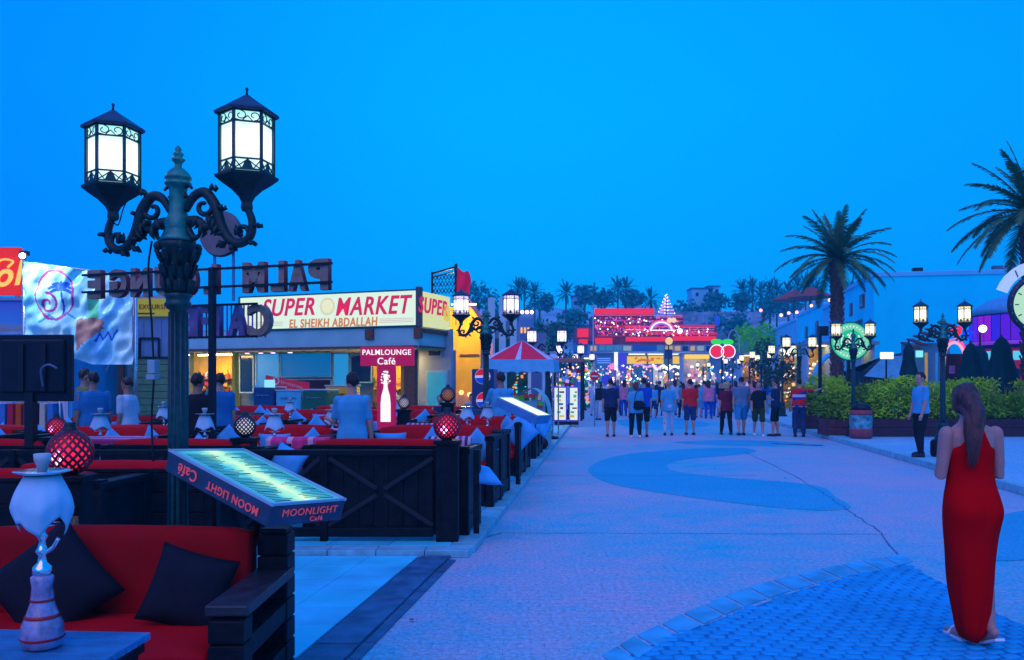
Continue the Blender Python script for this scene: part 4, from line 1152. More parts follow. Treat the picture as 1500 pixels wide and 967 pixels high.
    if kh != 'bald':
        c = MB(); c.ball((0, -.014, .032), (.084, .094, .098), 18, HM)
        if kh in ('long', 'bob'):
            L = .36 if kh == 'long' else .17
            c.loft([(0, -.085, 1.66-L, .05, .022), (0, -.085, 1.66-L*.6, .085, .04), (0, -.06, 1.60, .092, .07), (0, -.03, 1.68, .085, .09)])
        if kh == 'bun': c.ball((0, -.09, .09), (.045, .045, .045), 12, HM)
        if kh == 'puff': c.ball((0, -.02, .02), (.112, .11, .11), 14, HM); c.ball((0, -.06, -.05), (.10, .07, .08), 14, HM)
        c.v = [tuple(Vector(v)*s) for v in c.v]; o = c.build('hair', hm, t); bake(o, [('REMESH', dict(mode='VOXEL', voxel_size=.011)), ('SMOOTH', dict(factor=.5, iterations=1))], hm)
        wrinkle(o, .02, 28, 3, (1, 1, .3))
        # clear the face: push hair back from the front
        for v in o.data.vertices:
            q = HM.inverted() @ (v.co/s)
            if q.y > .03 and q.z < .055: v.co += (HM.to_3x3() @ Vector((0, -1, 0)))*(q.y-.03)*s*1.0
    return t
DN = -.06
def at(px, py, z=0): p = G(px, py, z); return (p.x, p.y, z)
NAVY = cloth('navy', (.012, .03, .10)); BLK = cloth('black', (.010, .012, .020)); LBL = cloth('light blue', (.06, .38, .62)); ROY = cloth('royal blue', (.01, .08, .50))
REDT = cloth('bright red', (.62, .012, .02)); MAR = cloth('maroon', (.14, .008, .04)); GRY = cloth('grey', (.10, .20, .30)); DSH = cloth('denim', (.015, .05, .17)); WHT = cloth('white', (.38, .55, .68)); PNK = cloth('pink', (.6, .2, .35)); GRN = cloth('lime', (.12, .5, .05)); TEAL = cloth('teal', (.02, .25, .28))
person('p', at(165*.24+860-5, 640), 0, 'man seen from behind in navy tee and black knee shorts, leftmost of the strollers', 1.76, (-.16, .14), top=('tee', NAVY), bot=('shorts', BLK), wid=1.12, skin=SKIN)
pw = person('p', at(931, 641.5), 0, 'woman from behind in light blue top, black leggings, black bag on her hip', 1.66, (.16, -.12), ((-.1, -.15, -1), (-.02, .3, -1), (.14, -.05, -1), (.02, .2, -1)), ('tunic', LBL), ('leggings', BLK), ('bob', M('auburn hair', (.16, .03, .02), .5, 0, .3, 30, .4, 150)), shoes=SHOEW)
bg_ = MB(); me = softbox((.30, .13, .24), .05, .02); me.materials.append(BLK); me.transform(Matrix.Translation((.06, -.24, .98))); o = link('handbag', me, None, loc=pw.location); tag(o, 'black shoulder bag on the back of the woman in light blue', 'bag')
MB().tube([(-.06, -.2, 1.1), (-.03, -.17, 1.3), (.08, -.11, 1.44), (.16, .0, 1.47)], .010, 6).build('strap', BLK, o)
person('p', at(943, 640.5), 0, 'man in royal blue tee and dark shorts beside the woman with the black bag', 1.78, (-.1, .15), top=('tee', ROY), bot=('shorts', BLK))
person('p', at(979, 638), R(-8), 'person in loose light blue shirt and pale trousers with blonde hair', 1.70, (-.14, .12), top=('tunic', LBL), bot=('trousers', WHT), hair=('short', HAIRB))
person('p', at(1011, 637), 0, 'man in bright red tee and blue shorts seen from behind', 1.74, (.02, -.0), top=('tee', REDT), bot=('shorts', DSH), hair=('short', HAIRD), wid=1.15)
person('p', at(1064, 637), 0, 'blonde woman in maroon top and black leggings seen from behind', 1.66, (.18, -.16), top=('tunic', MAR), bot=('leggings', BLK), hair=('puff', HAIRB))
person('p', at(1086, 638), 0, 'man in grey-blue tee and light blue shorts walking beside the blonde woman', 1.82, (-.16, .18), top=('tee', GRY), bot=('shorts', cloth('sky', (.03, .28, .50))), wid=1.15)
person('p', at(1111, 639), R(172), 'young man in black tee and dark shorts facing the camera', 1.68, (.16, -.15), top=('tee', BLK), bot=('shorts', cloth('dark lime', (.02, .05, .01))), shoes=SHOEW, hair=('bun', HAIRD))
person('p', at(1136, 639), R(60), 'man in navy shirt and black shorts standing with folded arms', 1.74, (.05, -.05), ((-.15, .1, -1), (.6, .7, .3), (.1, .2, -1), (-.6, .8, .35)), top=('tee', NAVY), bot=('shorts', BLK), skin=SKIN)
mr_ = person('p', at(1171, 640), R(-10), 'man in red shirt with blue and white chest band and jeans', 1.76, (.03, -.03), ((-.12, -.05, -1), (-.05, .2, -1), (.9, .35, -.12), (.7, .7, .25)), top=('tee', REDT), bot=('leggings', DSH), wid=1.08, yaw=R(-30))
# printed band on the red shirt
for ob in mr_.children:
    if ob.name.startswith('top'):
        m3 = ob.data; m3.materials.append(cloth('shirt blue', (.02, .04, .30))); m3.materials.append(cloth('shirt white', (.55, .55, .7)))
        for f in m3.polygons:
            z = f.center.z; x = f.center.x
            if abs(x) < .21*1 and 1.21 < z < 1.29: f.material_index = 2
            elif abs(x) < .20 and 1.10+(x+.2)*.2 < z < 1.34+(x)*.4: f.material_index = 1
            elif z < .935: f.material_index = 2
person('p', at(1349, 669, KZ), R(96), 'man in light blue tee and black trousers standing by the hedge, facing left', 1.72, (.08, -.06), ((-.1, .12, -1), (0, .3, -1), (.1, .12, -1), (0, .3, -1)), top=('tee', LBL), bot=('leggings', BLK), yaw=0, group='people by the hedge', vox=.010)
bo = MB(); me = softbox((.22, .2, .34), .06, .02); me.materials.append(BLK); me.transform(Matrix.Translation((0, 0, .17))); o = link('backpack', me, None, loc=(XP(1372, 17.6), 17.6, KZ)); tag(o, 'black backpack on the pavement behind the man in light blue', 'bag')
person('p', at(1312, 640, KZ)[:2]+(-.12,), R(170), 'person in light blue shirt sitting beyond the planted hedge', 1.5, (.02, -.02), top=('tee', LBL), bot=('trousers', BLK), group='people by the hedge')
bpy.context.view_layer.update()
for ob in list(COL.objects):
    if ob.get('label') == 'person in light blue shirt sitting beyond the planted hedge': ob.location = (XP(1312, 28), 28, KZ-.25)
person('p', at(877, 615), R(150), 'woman in black top and white trousers by the red round road sign', 1.66, (.1, -.05), top=('tee', BLK), bot=('trousers', WHT), hair=('long', HAIRD), vox=.014)
# terrace people
person('p', (XP(516, 10.7), 10.7, TZ-.02), R(8), 'waiter in light blue tee and dark trousers among the sofas, seen from behind', 1.72, (.03, -.03), ((-.2, .25, -1), (-.35, .9, .1), (.15, .0, -1), (.1, .2, -1)), top=('tee', LBL), bot=('leggings', NAVY), hair=('short', HAIRD), group='people on the cafe terrace', vox=.010, yaw=R(15))
person('p', (XP(733, 14.9), 14.9+.5, TZ), R(20), 'man in long-sleeved light blue shirt leaning over the drinks cooler', 1.76, (.05, -.05), ((-.25, .5, -1), (.1, 1, -.1), (.2, .6, -.9), (.0, 1, -.2)), top=('long', LBL), bot=('trousers', NAVY), hair=('short', HAIRD), group='people on the cafe terrace', skin=SKIND)
person('p', (XP(289, 11.6), 11.6, TZ), R(-20), 'man in black shirt standing just right of the near lamp post', 1.70, (.0, .0), top=('tee', BLK), bot=('trousers', BLK), hair=('short', HAIRD), group='people on the cafe terrace', skin=SKIND, wid=1.15)
person('p', (XP(322, 13.6), 13.6, TZ), R(30), 'man in blue shirt before the golden shop front, behind the thin pole', 1.72, (.0, .0), top=('tee', cloth('mid blue', (.02, .18, .42))), bot=('trousers', BLK), group='people on the cafe terrace')
person('p', (XP(137, 13.3), 13.3, TZ), R(40), 'broad man in blue shirt standing beside the black screen', 1.74, (.0, .0), top=('tee', cloth('mid blue', (.02, .18, .42))), bot=('trousers', NAVY), group='people on the cafe terrace', skin=SKIND, wid=1.15)
person('p', (XP(124, 14.2), 14.2, TZ), R(-40), 'man in olive shirt partly hidden behind the broad man in blue', 1.80, (.0, .0), top=('tee', cloth('olive', (.12, .14, .06))), bot=('trousers', NAVY), group='people on the cafe terrace', skin=SKIND, wid=1.05)
person('p', (XP(187, 13.4), 13.4, TZ), R(75), 'man in white tee in profile before the green siding wall', 1.66, (.0, .0), top=('tee', WHT), bot=('trousers', NAVY), group='people on the cafe terrace', skin=SKIND)
person('p', (XP(692, 20.3), 20.3, TZ-.3), R(200), 'seated guest in blue shirt far back beside the drinks sign', 1.62, (.0, .0), top=('tee', cloth('mid blue', (.02, .18, .42))), bot=('trousers', NAVY), group='people on the cafe terrace', vox=.016, sit=True)
person('p', (XP(645, 20.6), 20.6, TZ-.35), R(170), 'seated guest in dark blue far back left of the drinks sign', 1.62, (.0, .0), top=('tee', NAVY), bot=('trousers', NAVY), group='people on the cafe terrace', vox=.016, sit=True)
# far crowd: six figures copied with clothes of their own
fp = []
specs = [('tee', 'shorts', 'short'), ('tee', 'trousers', 'short'), ('tunic', 'leggings', 'long'), ('tank', 'dress', 'bob'), ('tee', 'trousers', 'long')]
cols = [('navy', NAVY), ('black', BLK), ('light blue', LBL), ('royal blue', ROY), ('white', WHT), ('pink', PNK), ('grey', GRY), ('white', WHT), ('teal', TEAL), ('light blue', LBL), ('red', REDT)]
crowd = [(897, 30.5), (905, 34), (914, 33), (925, 38), (950, 36), (957, 31), (966, 40), (988, 34), (993, 42), (1000, 38), (1024, 31), (1031, 33), (1038, 30), (1043, 36), (1050, 40), (1056, 31), (1098, 34), (1104, 39),
         (887, 45), (901, 52), (918, 48), (935, 55), (946, 46), (962, 58), (975, 50), (984, 62), (997, 54), (1009, 47), (1020, 57), (1034, 50), (1046, 60), (1062, 52), (1077, 45), (1090, 56), (1120, 40), (1129, 47), (870, 40), (880, 60), (909, 65), (941, 68), (1015, 70), (1070, 66)]
crowd = [(px, Y+9 if Y < 37 else Y+2) for px, Y in crowd]
rs = random.Random(5); seen_ = set()
for i, (px, Y) in enumerate(crowd):
    k = i % 5; fac = rs.choice((0, 0, 0, 180)); prt = 0 if px < 930 else (1 if px < 1020 else 2)
    while True:
        (tn, tm), (bn, bmm) = rs.choice(cols), rs.choice(cols[:5]); ky = (tn, bn, specs[k][1], specs[k][2] == 'short', fac, prt)
        if ky not in seen_: seen_.add(ky); break
    sex = 'man' if specs[k][2] == 'short' else 'woman'
    lb = 'far %s, %s top and %s %s, %s, %s of the street' % (sex, tn, bn, specs[k][1], 'facing us' if fac else 'walking away', 'left' if px < 930 else ('middle' if px < 1020 else 'right'))
    z = 0
    if i < 5:
        o = person('p', (XP(px, Y), Y, z), R(fac), lb, rs.uniform(1.6, 1.8), ((.12, -.12), (.1, -.06), (-.1, .12), (0, .02), (.15, -.1))[k], top=(specs[k][0], tm), bot=(specs[k][1], bmm), hair=(specs[k][2], HAIRD if k != 3 else HAIRB), vox=.02, group='distant crowd on the promenade')
        fp.append(o)
    else:
        o = copy_tree(fp[k], None, (XP(px, Y), Y, z), R(fac+rs.uniform(-15, 15)), lb, 'distant crowd on the promenade')
        o.scale = (rs.uniform(.94, 1.06),)*2+(rs.uniform(.95, 1.04),)
        for ch in o.children:
            mm_ = tm if ch.name.startswith('top') else (bmm if ch.name.split('.')[0] in ('shorts', 'trousers', 'skirt') else None)
            if mm_: ch.material_slots[0].link = 'OBJECT'; ch.material_slots[0].material = mm_

# ================================================================ the woman in the red dress
DRESS = M('red jersey dress', (.60, .0, .004), .75, 0, .08, 3, .35, 200, spec=.02)
WY = 5.39; W0 = Vector((XP(1421, WY), WY, 0)); wt = empty('person', W0, R(4), 'woman in a long red sleeveless dress, seen from behind at the right', 'person')
sk = M('woman skin', (.42, .22, .20), .5, 0, .06, 10)
b = MB()
b.loft([(0, 0, .80, .14, .10), (0, -.01, .87, .165, .125), (0, -.005, .95, .155, .115), (0, .0, 1.06, .128, .095), (0, .005, 1.16, .135, .10), (0, 0, 1.25, .150, .105), (0, -.005, 1.32, .165, .088), (0, -.012, 1.365, .150, .068), (0, -.005, 1.40, .085, .055), (0, .01, 1.44, .052, .052), (.005, .025, 1.50, .050, .052)], 24)
for sx, st_ in ((-1, -.02), (1, .12)):
    hip = Vector((sx*.08, 0, .84)); an = Vector((.042+sx*.038, .12 if sx < 0 else -.10, .09+(0 if sx < 0 else .045))); kn = hip.lerp(an, .5)+Vector((0, .05, 0))
    b.limb([hip, hip.lerp(kn, .5), kn, kn.lerp(an, .35)+Vector((0, -.015, 0)), an.lerp(kn, .1), an], [.085, .072, .05, .05, .032, .032], 16)
    if sx < 0: b.limb([an+Vector((0, -.04, -.045)), an+Vector((0, .05, -.055)), an+Vector((0, .14, -.065))], [.03, .032, .024])
    else: b.limb([an+Vector((0, -.035, -.02)), an+Vector((.015, .04, -.07)), an+Vector((.02, .10, -.10))], [.03, .032, .024])
for sx in (-1, 1):
    sh = Vector((sx*.168, -.01, 1.335)); el = Vector((sx*.205, .0, 1.075)); wr = Vector((sx*.10, .20, 1.10))
    b.limb([sh, sh.lerp(el, .3), sh.lerp(el, .7), el, el.lerp(wr, .35), wr], [.050, .047, .040, .037, .036, .024], 18)
    hand(b, wr, Vector((-sx*.55, .65, .15)), Vector((0, .1, 1)), .008, .9)
HM = Matrix.Translation((.01, .06, 1.535)) @ Matrix.Rotation(R(-42), 4, 'Z') @ Matrix.Rotation(R(-26), 4, 'X')
b.ball((0, 0, .01), (.072, .090, .102), 24, HM); b.ball((0, .03, -.058), (.050, .054, .052), 16, HM)
b.ball((0, .098, -.014), (.011, .018, .024), 10, HM); b.ball((0, .084, -.046), (.025, .011, .006), 10, HM); b.ball((0, .082, -.057), (.022, .011, .007), 10, HM); b.ball((0, .072, -.085), (.022, .018, .018), 10, HM)
for sx in (-1, 1): b.ball((sx*.073, -.002, -.005), (.010, .018, .028), 10, HM); b.ball((sx*.03, .076, .026), (.022, .012, .007), 10, HM); b.ball((sx*.035, .06, -.03), (.022, .022, .022), 10, HM)
o = b.build('body', sk, wt); bake(o, [('REMESH', dict(mode='VOXEL', voxel_size=.0055)), ('SMOOTH', dict(factor=.5, iterations=4))], sk)
e_ = MB()
for sx in (-1, 1): e_.ball((sx*.03, .084, .010), (.012, .007, .006), 10, HM)
e_.build('eyes', M('eyes', (.03, .03, .05), .3, 0, 0), wt)
wt.scale = (.94, .97, 1)
# dress: a lofted sheath, narrow racer back, flowing to a pointed hem
n = 72; rings = [(0.018, .02, .045, .066, .07), (.018, .015, .10, .094, .11), (.016, .01, .2, .112, .13), (.010, .005, .34, .126, .145), (0, .002, .50, .140, .15), (0, -.002, .66, .160, .148), (0, -.010, .79, .177, .150), (0, -.016, .87, .184, .150), (0, -.010, .94, .176, .138), (0, 0, 1.02, .155, .118), (0, .002, 1.09, .143, .108), (0, .005, 1.16, .146, .110), (0, 0, 1.22, .152, .1135), (0, -.004, 1.265, .140, .109), (0, -.008, 1.30, .118, .102), (0, -.010, 1.335, .100, .090), (0, -.010, 1.365, .089, .076), (0, -.008, 1.39, .078, .066), (0, -.004, 1.405, .068, .062)]
# densify
rg = []
for i in range(len(rings)-1):
    p0, p1, p2, p3 = [rings[j] for j in (max(0, i-1), i, i+1, min(len(rings)-1, i+2))]
    for k in range(5):
        t_ = k/5; rg.append(tuple(.5*((2*p1[c])+(-p0[c]+p2[c])*t_+(2*p0[c]-5*p1[c]+4*p2[c]-p3[c])*t_*t_+(-p0[c]+3*p1[c]-3*p2[c]+p3[c])*t_**3) for c in range(5)))
rg.append(rings[-1])
vs = []; fs = []
for i, (cx, cy, z, rx, ry) in enumerate(rg):
    for k in range(n):
        an = 2*PI*k/n; low = max(0, (1.0-z)/1.0)
        fold = 1+low**1.3*(.050*math.sin(an*5+z*4)+.035*math.sin(an*9-z*7+1)+.045*math.sin(an*3+1.3+z*2)+.015*math.sin(an*17+z*6))+.006*math.sin(z*70+math.sin(an*2)*3)*max(0, 1-abs(z-1.04)/.16)
        x = cx+rx*fold*math.cos(an); y = cy+ry*fold*math.sin(an); zz = z
        # buttock shaping at the back
        if math.sin(an) < 0: y += -.018*math.exp(-((z-.83)/.08)**2)*(abs(math.sin(2*an))**.7)
        # centre crease below
        # pointed hem: the hanging edge is longest in the middle of the back
        if z < .35:
            t_ = (.35-z)/.305
            zz = z-.02*t_*(1-.8*abs(math.cos(an)))*(1 if math.sin(an) < 0 else .3)+.05*t_*max(0, math.cos(an-.1))*1.2
            zz = max(zz, .006)
        vs.append((x, y, zz))
for i in range(len(rg)-1):
    for k in range(n):
        k2 = (k+1) % n; fs.append((i*n+k, i*n+k2, (i+1)*n+k2, (i+1)*n+k))
o = MB().add(vs, fs, True).build('dress', DRESS, wt); wrinkle(o, .010, 7, 2, (1, 1, .45))
md = o.modifiers.new('s', 'SOLIDIFY'); md.thickness = .004; md.offset = 1
md = o.modifiers.new('ss', 'SUBSURF'); md.levels = 1; md.render_levels = 1
# sandals
for sx in (-1, 1):
    c = Vector((.042+sx*.038, .12 if sx < 0 else -.10, 0))
    s_ = MB()
    if sx < 0: s_.box((c.x, c.y+.04, .012), (.066, .20, .018))
    else: s_.box((c.x+.02, c.y+.03, .04), (.068, .20, .018), rx=R(-22))
    zt = .05 if sx < 0 else .085
    s_.tube([(c.x-.045, c.y+.07, zt-.03), (c.x, c.y+.07, zt+.02), (c.x+.045, c.y+.07, zt-.03)], .012, 6)
    s_.build('sandal', SHOEW, wt, bev=.004)
# hair: cap plus long strands
c = MB(); c.ball((0, -.016, .026), (.083, .092, .094), 24, HM); c.ball((0, -.05, -.03), (.078, .055, .085), 20, HM)
hd = HM @ Vector((0, -.07, 0))
c.limb([hd, (-.015, -.080, 1.47), (-.045, -.108, 1.40), (-.07, -.122, 1.31), (-.08, -.125, 1.24), (-.08, -.122, 1.17)], [.070, .055, .040, .030, .022, .008], 18)
c.limb([(.03, -.05, 1.50), (.01, -.10, 1.40), (-.03, -.12, 1.28), (-.05, -.12, 1.20)], [.036, .022, .012, .004], 12)
c.limb([(-.03, -.05, 1.50), (-.07, -.09, 1.42), (-.095, -.115, 1.30), (-.10, -.12, 1.19)], [.040, .028, .016, .005], 12)
WHR = M('woman dark red-brown hair', (.055, .012, .016), .45, 0, .5, 30, .5, 120); o = c.build('hair', WHR, wt); bake(o, [('REMESH', dict(mode='VOXEL', voxel_size=.006)), ('SMOOTH', dict(factor=.5, iterations=2))], WHR)
wrinkle(o, .014, 30, 5, (1, 1, .12))
st_ = MB(); rs2 = random.Random(3)
for i in range(110):
    an = rs2.uniform(PI*1.02, PI*1.98) if i % 4 else rs2.uniform(0, 2*PI)
    p0 = HM @ Vector((.05*math.cos(an), .07*math.sin(an)-.01, .09)); p1 = HM @ Vector((.086*math.cos(an), .094*math.sin(an)-.018, .02))
    x = .055*math.cos(an); L = rs2.uniform(1.12, 1.30)
    if math.sin(an) > -.1: continue
    st_.tube(arc_pts([p0, p1, (x*1.1-.035, -.10-.02*abs(math.sin(an)), 1.43), (x*.85-.065+rs2.uniform(-.01, .01), -.145-.012*abs(math.sin(an)), 1.33), (x*.5-.085+rs2.uniform(-.012, .012), -.150, L)], 4), [.0035]*16+[.001], 4)
st_.build('hair_strands', M('dark brown strands', (.07, .018, .020), .4, 0, .4, 30), wt)
# ================================================================ buildings and signs on the left
class Frame:
    """a facade frame: origin O on the ground, local x to the right, y away, rotated by rz"""
    def __init__(s, ox, oy, rz):
        s.o = Vector((ox, oy, 0)); s.rz = rz; s.a = Vector((math.cos(rz), math.sin(rz), 0)); s.v = Vector((-math.sin(rz), math.cos(rz), 0))
    def x(s, px, ly=0.0):
        k = (px-750)/FPX
        return (k*(s.o.y+ly*s.v.y)-s.o.x-ly*s.v.x)/(s.a.x-k*s.a.y)
    def z(s, py, x, ly=0.0):
        return ZP(py, s.o.y+x*s.a.y+ly*s.v.y)
GOLD = M('golden lit plaster', (.75, .42, .03), .7, 0, .15, 3)
YEL = M('yellow wall paint', (.85, .45, .02), .8, 0, .12, 2, .2, 30)
BROWN = M('brown timber', (.16, .05, .03), .6, 0, .3, 12, .3, 60)
GLASSB = M('dark blue glass', (.01, .10, .28), .15, 0, .3, 1.5, spec=.8)
def flat(name, mat, par, x0, x1, z0, z1, y, th=.02, bev=0, **k):
    return MB().box(((x0+x1)/2, y+th/2, (z0+z1)/2), (abs(x1-x0), th, abs(z1-z0))).build(name, mat, par, bev=bev, **k)
def goods(par, x0, x1, z0, z1, y, n, cols, seed, s0=.05, s1=.16, name='goods'):
    rs = random.Random(seed)
    for ci, c in enumerate(cols):
        m = MB()
        for i in range(n//len(cols)):
            w_, h_ = rs.uniform(s0, s1), rs.uniform(s0, s1)
            m.box((rs.uniform(x0, x1), y-rs.uniform(0, .12), rs.uniform(z0, z1)), (w_, rs.uniform(.04, .1), h_), ry=rs.uniform(-.3, .3))
        o = m.build(name, c, par); o['kind'] = 'stuff'
# ---------------------------------------------------------------- supermarket
F = Frame(-2.65, 24.0, R(-21.2))
sm = empty('supermarket', F.o, F.rz, 'supermarket pavilion with a long lit white sign and golden shop front', 'shop')
L0 = F.x(268)
zb = 2.66; zc = 3.22; zt = 4.24
# canopy with side return (2 m deep), sloping lower band
def ring(name, mat, z0, z1, out, y0=0.0, dep=1.9):
    m = MB()
    m.box(((L0+out)/2, .10, (z0+z1)/2), (out-L0, .2, z1-z0))
    m.box((out-.10, .2+dep/2, (z0+z1)/2), (.2, dep, z1-z0))
    return m.build(name, mat, sm, bev=.015)
ring('canopy_band', M('canopy grey cladding', (.26, .52, .52), .5, 0, .08, 2), zb, zc, .02)
MB().box(((L0)/2, 1.2, zb-.03), (-L0, 2.4, .05)).build('canopy_soffit', M('soffit boards', (.50, .34, .12), .6, 0, .2, 8), sm)
MB().box(((L0)/2, 1.2, zc+.03), (-L0, 2.3, .06)).build('canopy_roof', WALLG, sm)
for k in range(16): MB().box((L0+.3+k*(-L0-.5)/15, 1.0, zb-.065), (.05, 2.0, .02)).build('soffit_slat', M('gold slat', (.6, .38, .1), .5), sm)
MB().box((L0/2, .02, zb+.015), (-L0, .10, .05)).box((.02, 1.0, zb+.015), (.08, 1.9, .05)).build('canopy_edge', BROWN, sm)
SIGNW = ML('supermarket sign face', (.78, .98, .80), .95)
x0 = F.x(352)
sg = flat('sign_panel', SIGNW, sm, x0, -.05, zc+.05, zt, -.02, .14)
fr = MB()
for zz in (zc+.03, zt+.02): fr.box(((x0)/2, .03, zz), (-x0+.02, .2, .04))
fr.box((x0, .03, (zc+zt)/2), (.04, .2, zt-zc))
fr.build('sign_frame', M('sign frame', (.02, .12, .14), .5), sm)
REDL = M('supermarket red lettering', (.7, .01, .06), .5, 0, 0, emit=(.80, .02, .10), es=.6)
ORL = M('supermarket orange lettering', (.7, .2, .02), .5, 0, 0, emit=(.75, .22, .05), es=.6)
def sign_text(s, pxa, pxb, pya, pyb, mat, y=-.03, sh=.25, off=.012, fr_=F, par=sm):
    xa, xb = fr_.x(pxa, y), fr_.x(pxb, y); z0, z1 = fr_.z(pyb, (xa+xb)/2, y), fr_.z(pya, (xa+xb)/2, y)
    me = text_mesh(s, size=1, ext=.01, shear=sh, off=off)
    bx_ = [v.co.x for v in me.vertices]; by_ = [v.co.y for v in me.vertices]
    sx, sy = (xb-xa)/(max(bx_)-min(bx_)), (z1-z0)/(max(by_)-min(by_))
    me.transform(Matrix.Translation((-(max(bx_)+min(bx_))/2, -(max(by_)+min(by_))/2, 0)))
    me.transform(Matrix.Diagonal((sx, sy, 1, 1))); me.transform(UP(((xa+xb)/2, y, (z0+z1)/2)))
    me.materials.clear(); me.materials.append(mat)
    return link('lettering', me, par)
sign_text('SUPER', 384, 461, 437, 463, REDL, off=.02)
sign_text('MARKET', 492, 604, 434, 461, REDL, off=.02)
sign_text('EL SHEIKH ABDALLAH', 424, 553, 466, 479, ORL, sh=.1, off=.02)
xe = F.x(480, -.03); ze = F.z(449, xe, -.03)
m = MB(); m.lathe([(.22, -.005), (.22, .01)], 32); em = m.mesh('emblem'); em.transform(UP((xe, -.035, ze))); em.materials.append(ML('emblem pale yellow', (.9, .95, .6), .9)); link('emblem', em, sm)
m = MB()
for k in range(24):
    an = 2*PI*k/24; m.box((.23*math.cos(an), .23*math.sin(an), .012), (.045, .02, .01), rz=an)
em = m.mesh('emblem_rays'); em.transform(UP((xe, -.035, ze))); em.materials.append(ORL); link('emblem_rays', em, sm)
for zz in (.14, .19, .24):
    flat('sign_stripe', M('sign stripe', (.6, .3, .25), .5, emit=(.75, .5, .4), es=.5), sm, F.x(556), -.12, zc+zz, zc+zz+.015, -.026, .004)
    flat('sign_stripe', M('sign stripe', (.6, .3, .25), .5, emit=(.75, .5, .4), es=.5), sm, x0+.1, F.x(415), zc+zz, zc+zz+.015, -.026, .004)
# corner post and side sign
MB().box((.02, .05, (zc+zt)/2+.05), (.14, .2, zt-zc+.12)).build('corner_post', M('corner trim', (.10, .09, .08), .5), sm, bev=.02)
s2 = MB().box((.06, 1.0, (zc+zt)/2), (.10, 1.75, zt-zc-.04)).build('side_sign_panel', ML('side sign face', (.80, .86, .42), .85), sm)
me = text_mesh('SUPER', size=.62, ext=.01, shear=.2, off=.012); me.transform(Matrix.Translation((.125, .72, 3.82)) @ Matrix.Rotation(R(90), 4, 'Z') @ Matrix.Rotation(R(90), 4, 'X')); me.materials.clear(); me.materials.append(REDL); link('lettering', me, sm)
m = MB(); m.lathe([(.26, -.004), (.26, .01)], 24); em = m.mesh('emblem'); em.transform(Matrix.Translation((.125, 1.62, 3.72)) @ Matrix.Rotation(R(90), 4, 'Z') @ Matrix.Rotation(R(90), 4, 'X')); em.materials.append(ML('emblem yellow', (.9, .75, .1), .8)); link('emblem', em, sm)
for (px, wd) in ((541, .26), (628, .22)):
    xx = F.x(px, -.05) if px < 600 else .02
    MB().box((xx, -.01, zb+.38), (wd, .16, .3)).build('bracket', BROWN, sm, bev=.01)
MB().box((.06, 1.1, zb+.47), (.14, 1.7, .12)).build('bracket', BROWN, sm, bev=.01)
# floor slab, back walls, columns
yb = 2.3
LB = F.x(256, yb)
flat('back_wall', M('shop back wall', (.18, .24, .30), .8, 0, .15, 2), sm, LB, -.1, TZ, zb, yb+.3, .15)
flat('side_wall', WALLG, sm, F.x(612, 1.6), F.x(661, 1.7), TZ, 3.2, 1.7, .15)
flat('gold_wall', GOLD, sm, LB, F.x(346, yb), TZ, zb-.06, yb, .2)
MB().box((F.x(345, 1.2), 1.2, (TZ+zb)/2), (.12, .2, zb-TZ-.08)).build('gold_column', GOLD, sm)
MB().box((F.x(284, .4), .4, (TZ+zb)/2), (.16, .2, zb-TZ-.08)).build('gold_column', GOLD, sm)
MB().box((F.x(602, .6), .6, (TZ+zb)/2), (.34, .2, zb-TZ-.08)).build('timber_column', BROWN, sm)
MB().box((F.x(593, .75), .75, (TZ+zb)/2), (.25, .05, zb-TZ-.08)).build('curtain', M('ochre curtain', (.45, .26, .06), .8, 0, .3, 10), sm)
# windows of the middle bay
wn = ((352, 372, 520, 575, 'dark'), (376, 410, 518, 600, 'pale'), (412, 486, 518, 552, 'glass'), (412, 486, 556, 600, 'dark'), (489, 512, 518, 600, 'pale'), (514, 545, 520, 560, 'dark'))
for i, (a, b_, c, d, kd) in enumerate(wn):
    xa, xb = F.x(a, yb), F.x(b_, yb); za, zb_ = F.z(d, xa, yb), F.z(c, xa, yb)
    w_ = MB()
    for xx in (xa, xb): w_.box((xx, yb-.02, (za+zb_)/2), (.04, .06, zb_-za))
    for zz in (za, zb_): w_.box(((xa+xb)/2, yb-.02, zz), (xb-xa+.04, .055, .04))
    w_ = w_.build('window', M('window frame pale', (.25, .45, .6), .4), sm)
    MB().box(((xa+xb)/2, yb, (za+zb_)/2), (xb-xa, .02, zb_-za)).build('pane', {'dark': M('dark pane', (.008, .02, .06), .1, spec=.8), 'pale': ML('blue painted reflection', (.02, .34, .80), .75), 'glass': ML('deep blue painted reflection', (.0, .20, .62), .6)}[kd], w_)  # sky reflections in the bright panes painted as blue emission
# red banner
xa, xb = F.x(386, 1.0), F.x(456, 1.0)
bn = empty('banner', F.o+F.a*((xa+xb)/2)+F.v*1.0+Vector((0, 0, F.z(566, (xa+xb)/2, 1.0))), F.rz+R(-6), 'red banner with a white ring hanging inside the shop front', 'banner')
W_ = xb-xa
vs = [(-W_/2, 0, .36), (-W_/2, 0, -.26+.2), (W_/2, 0, -.34), (W_/2, 0, .12), (0, -.02, .22), (0, -.02, -.2)]
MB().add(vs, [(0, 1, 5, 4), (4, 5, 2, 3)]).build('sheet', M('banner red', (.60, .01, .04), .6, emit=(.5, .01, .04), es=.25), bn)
m = MB(); m.tube([(.11*math.cos(2*PI*k/16), .11*math.sin(2*PI*k/16), 0) for k in range(17)], .028, 6); me = m.mesh('ring'); me.transform(UP((-.42, -.03, .17))); me.materials.append(M('banner white', (.7, .7, .8), .6)); link('ring', me, bn)
m = MB(); rs = random.Random(2)
for k in range(12): m.box((-.2+k*.075, -.03, .14-k*.017), (.045, .01, rs.uniform(.06, .11)))
for k in range(9): m.box((-.3+k*.1, -.03, -.05-k*.012), (.06, .01, rs.uniform(.05, .1)), ry=rs.uniform(-.6, .6))
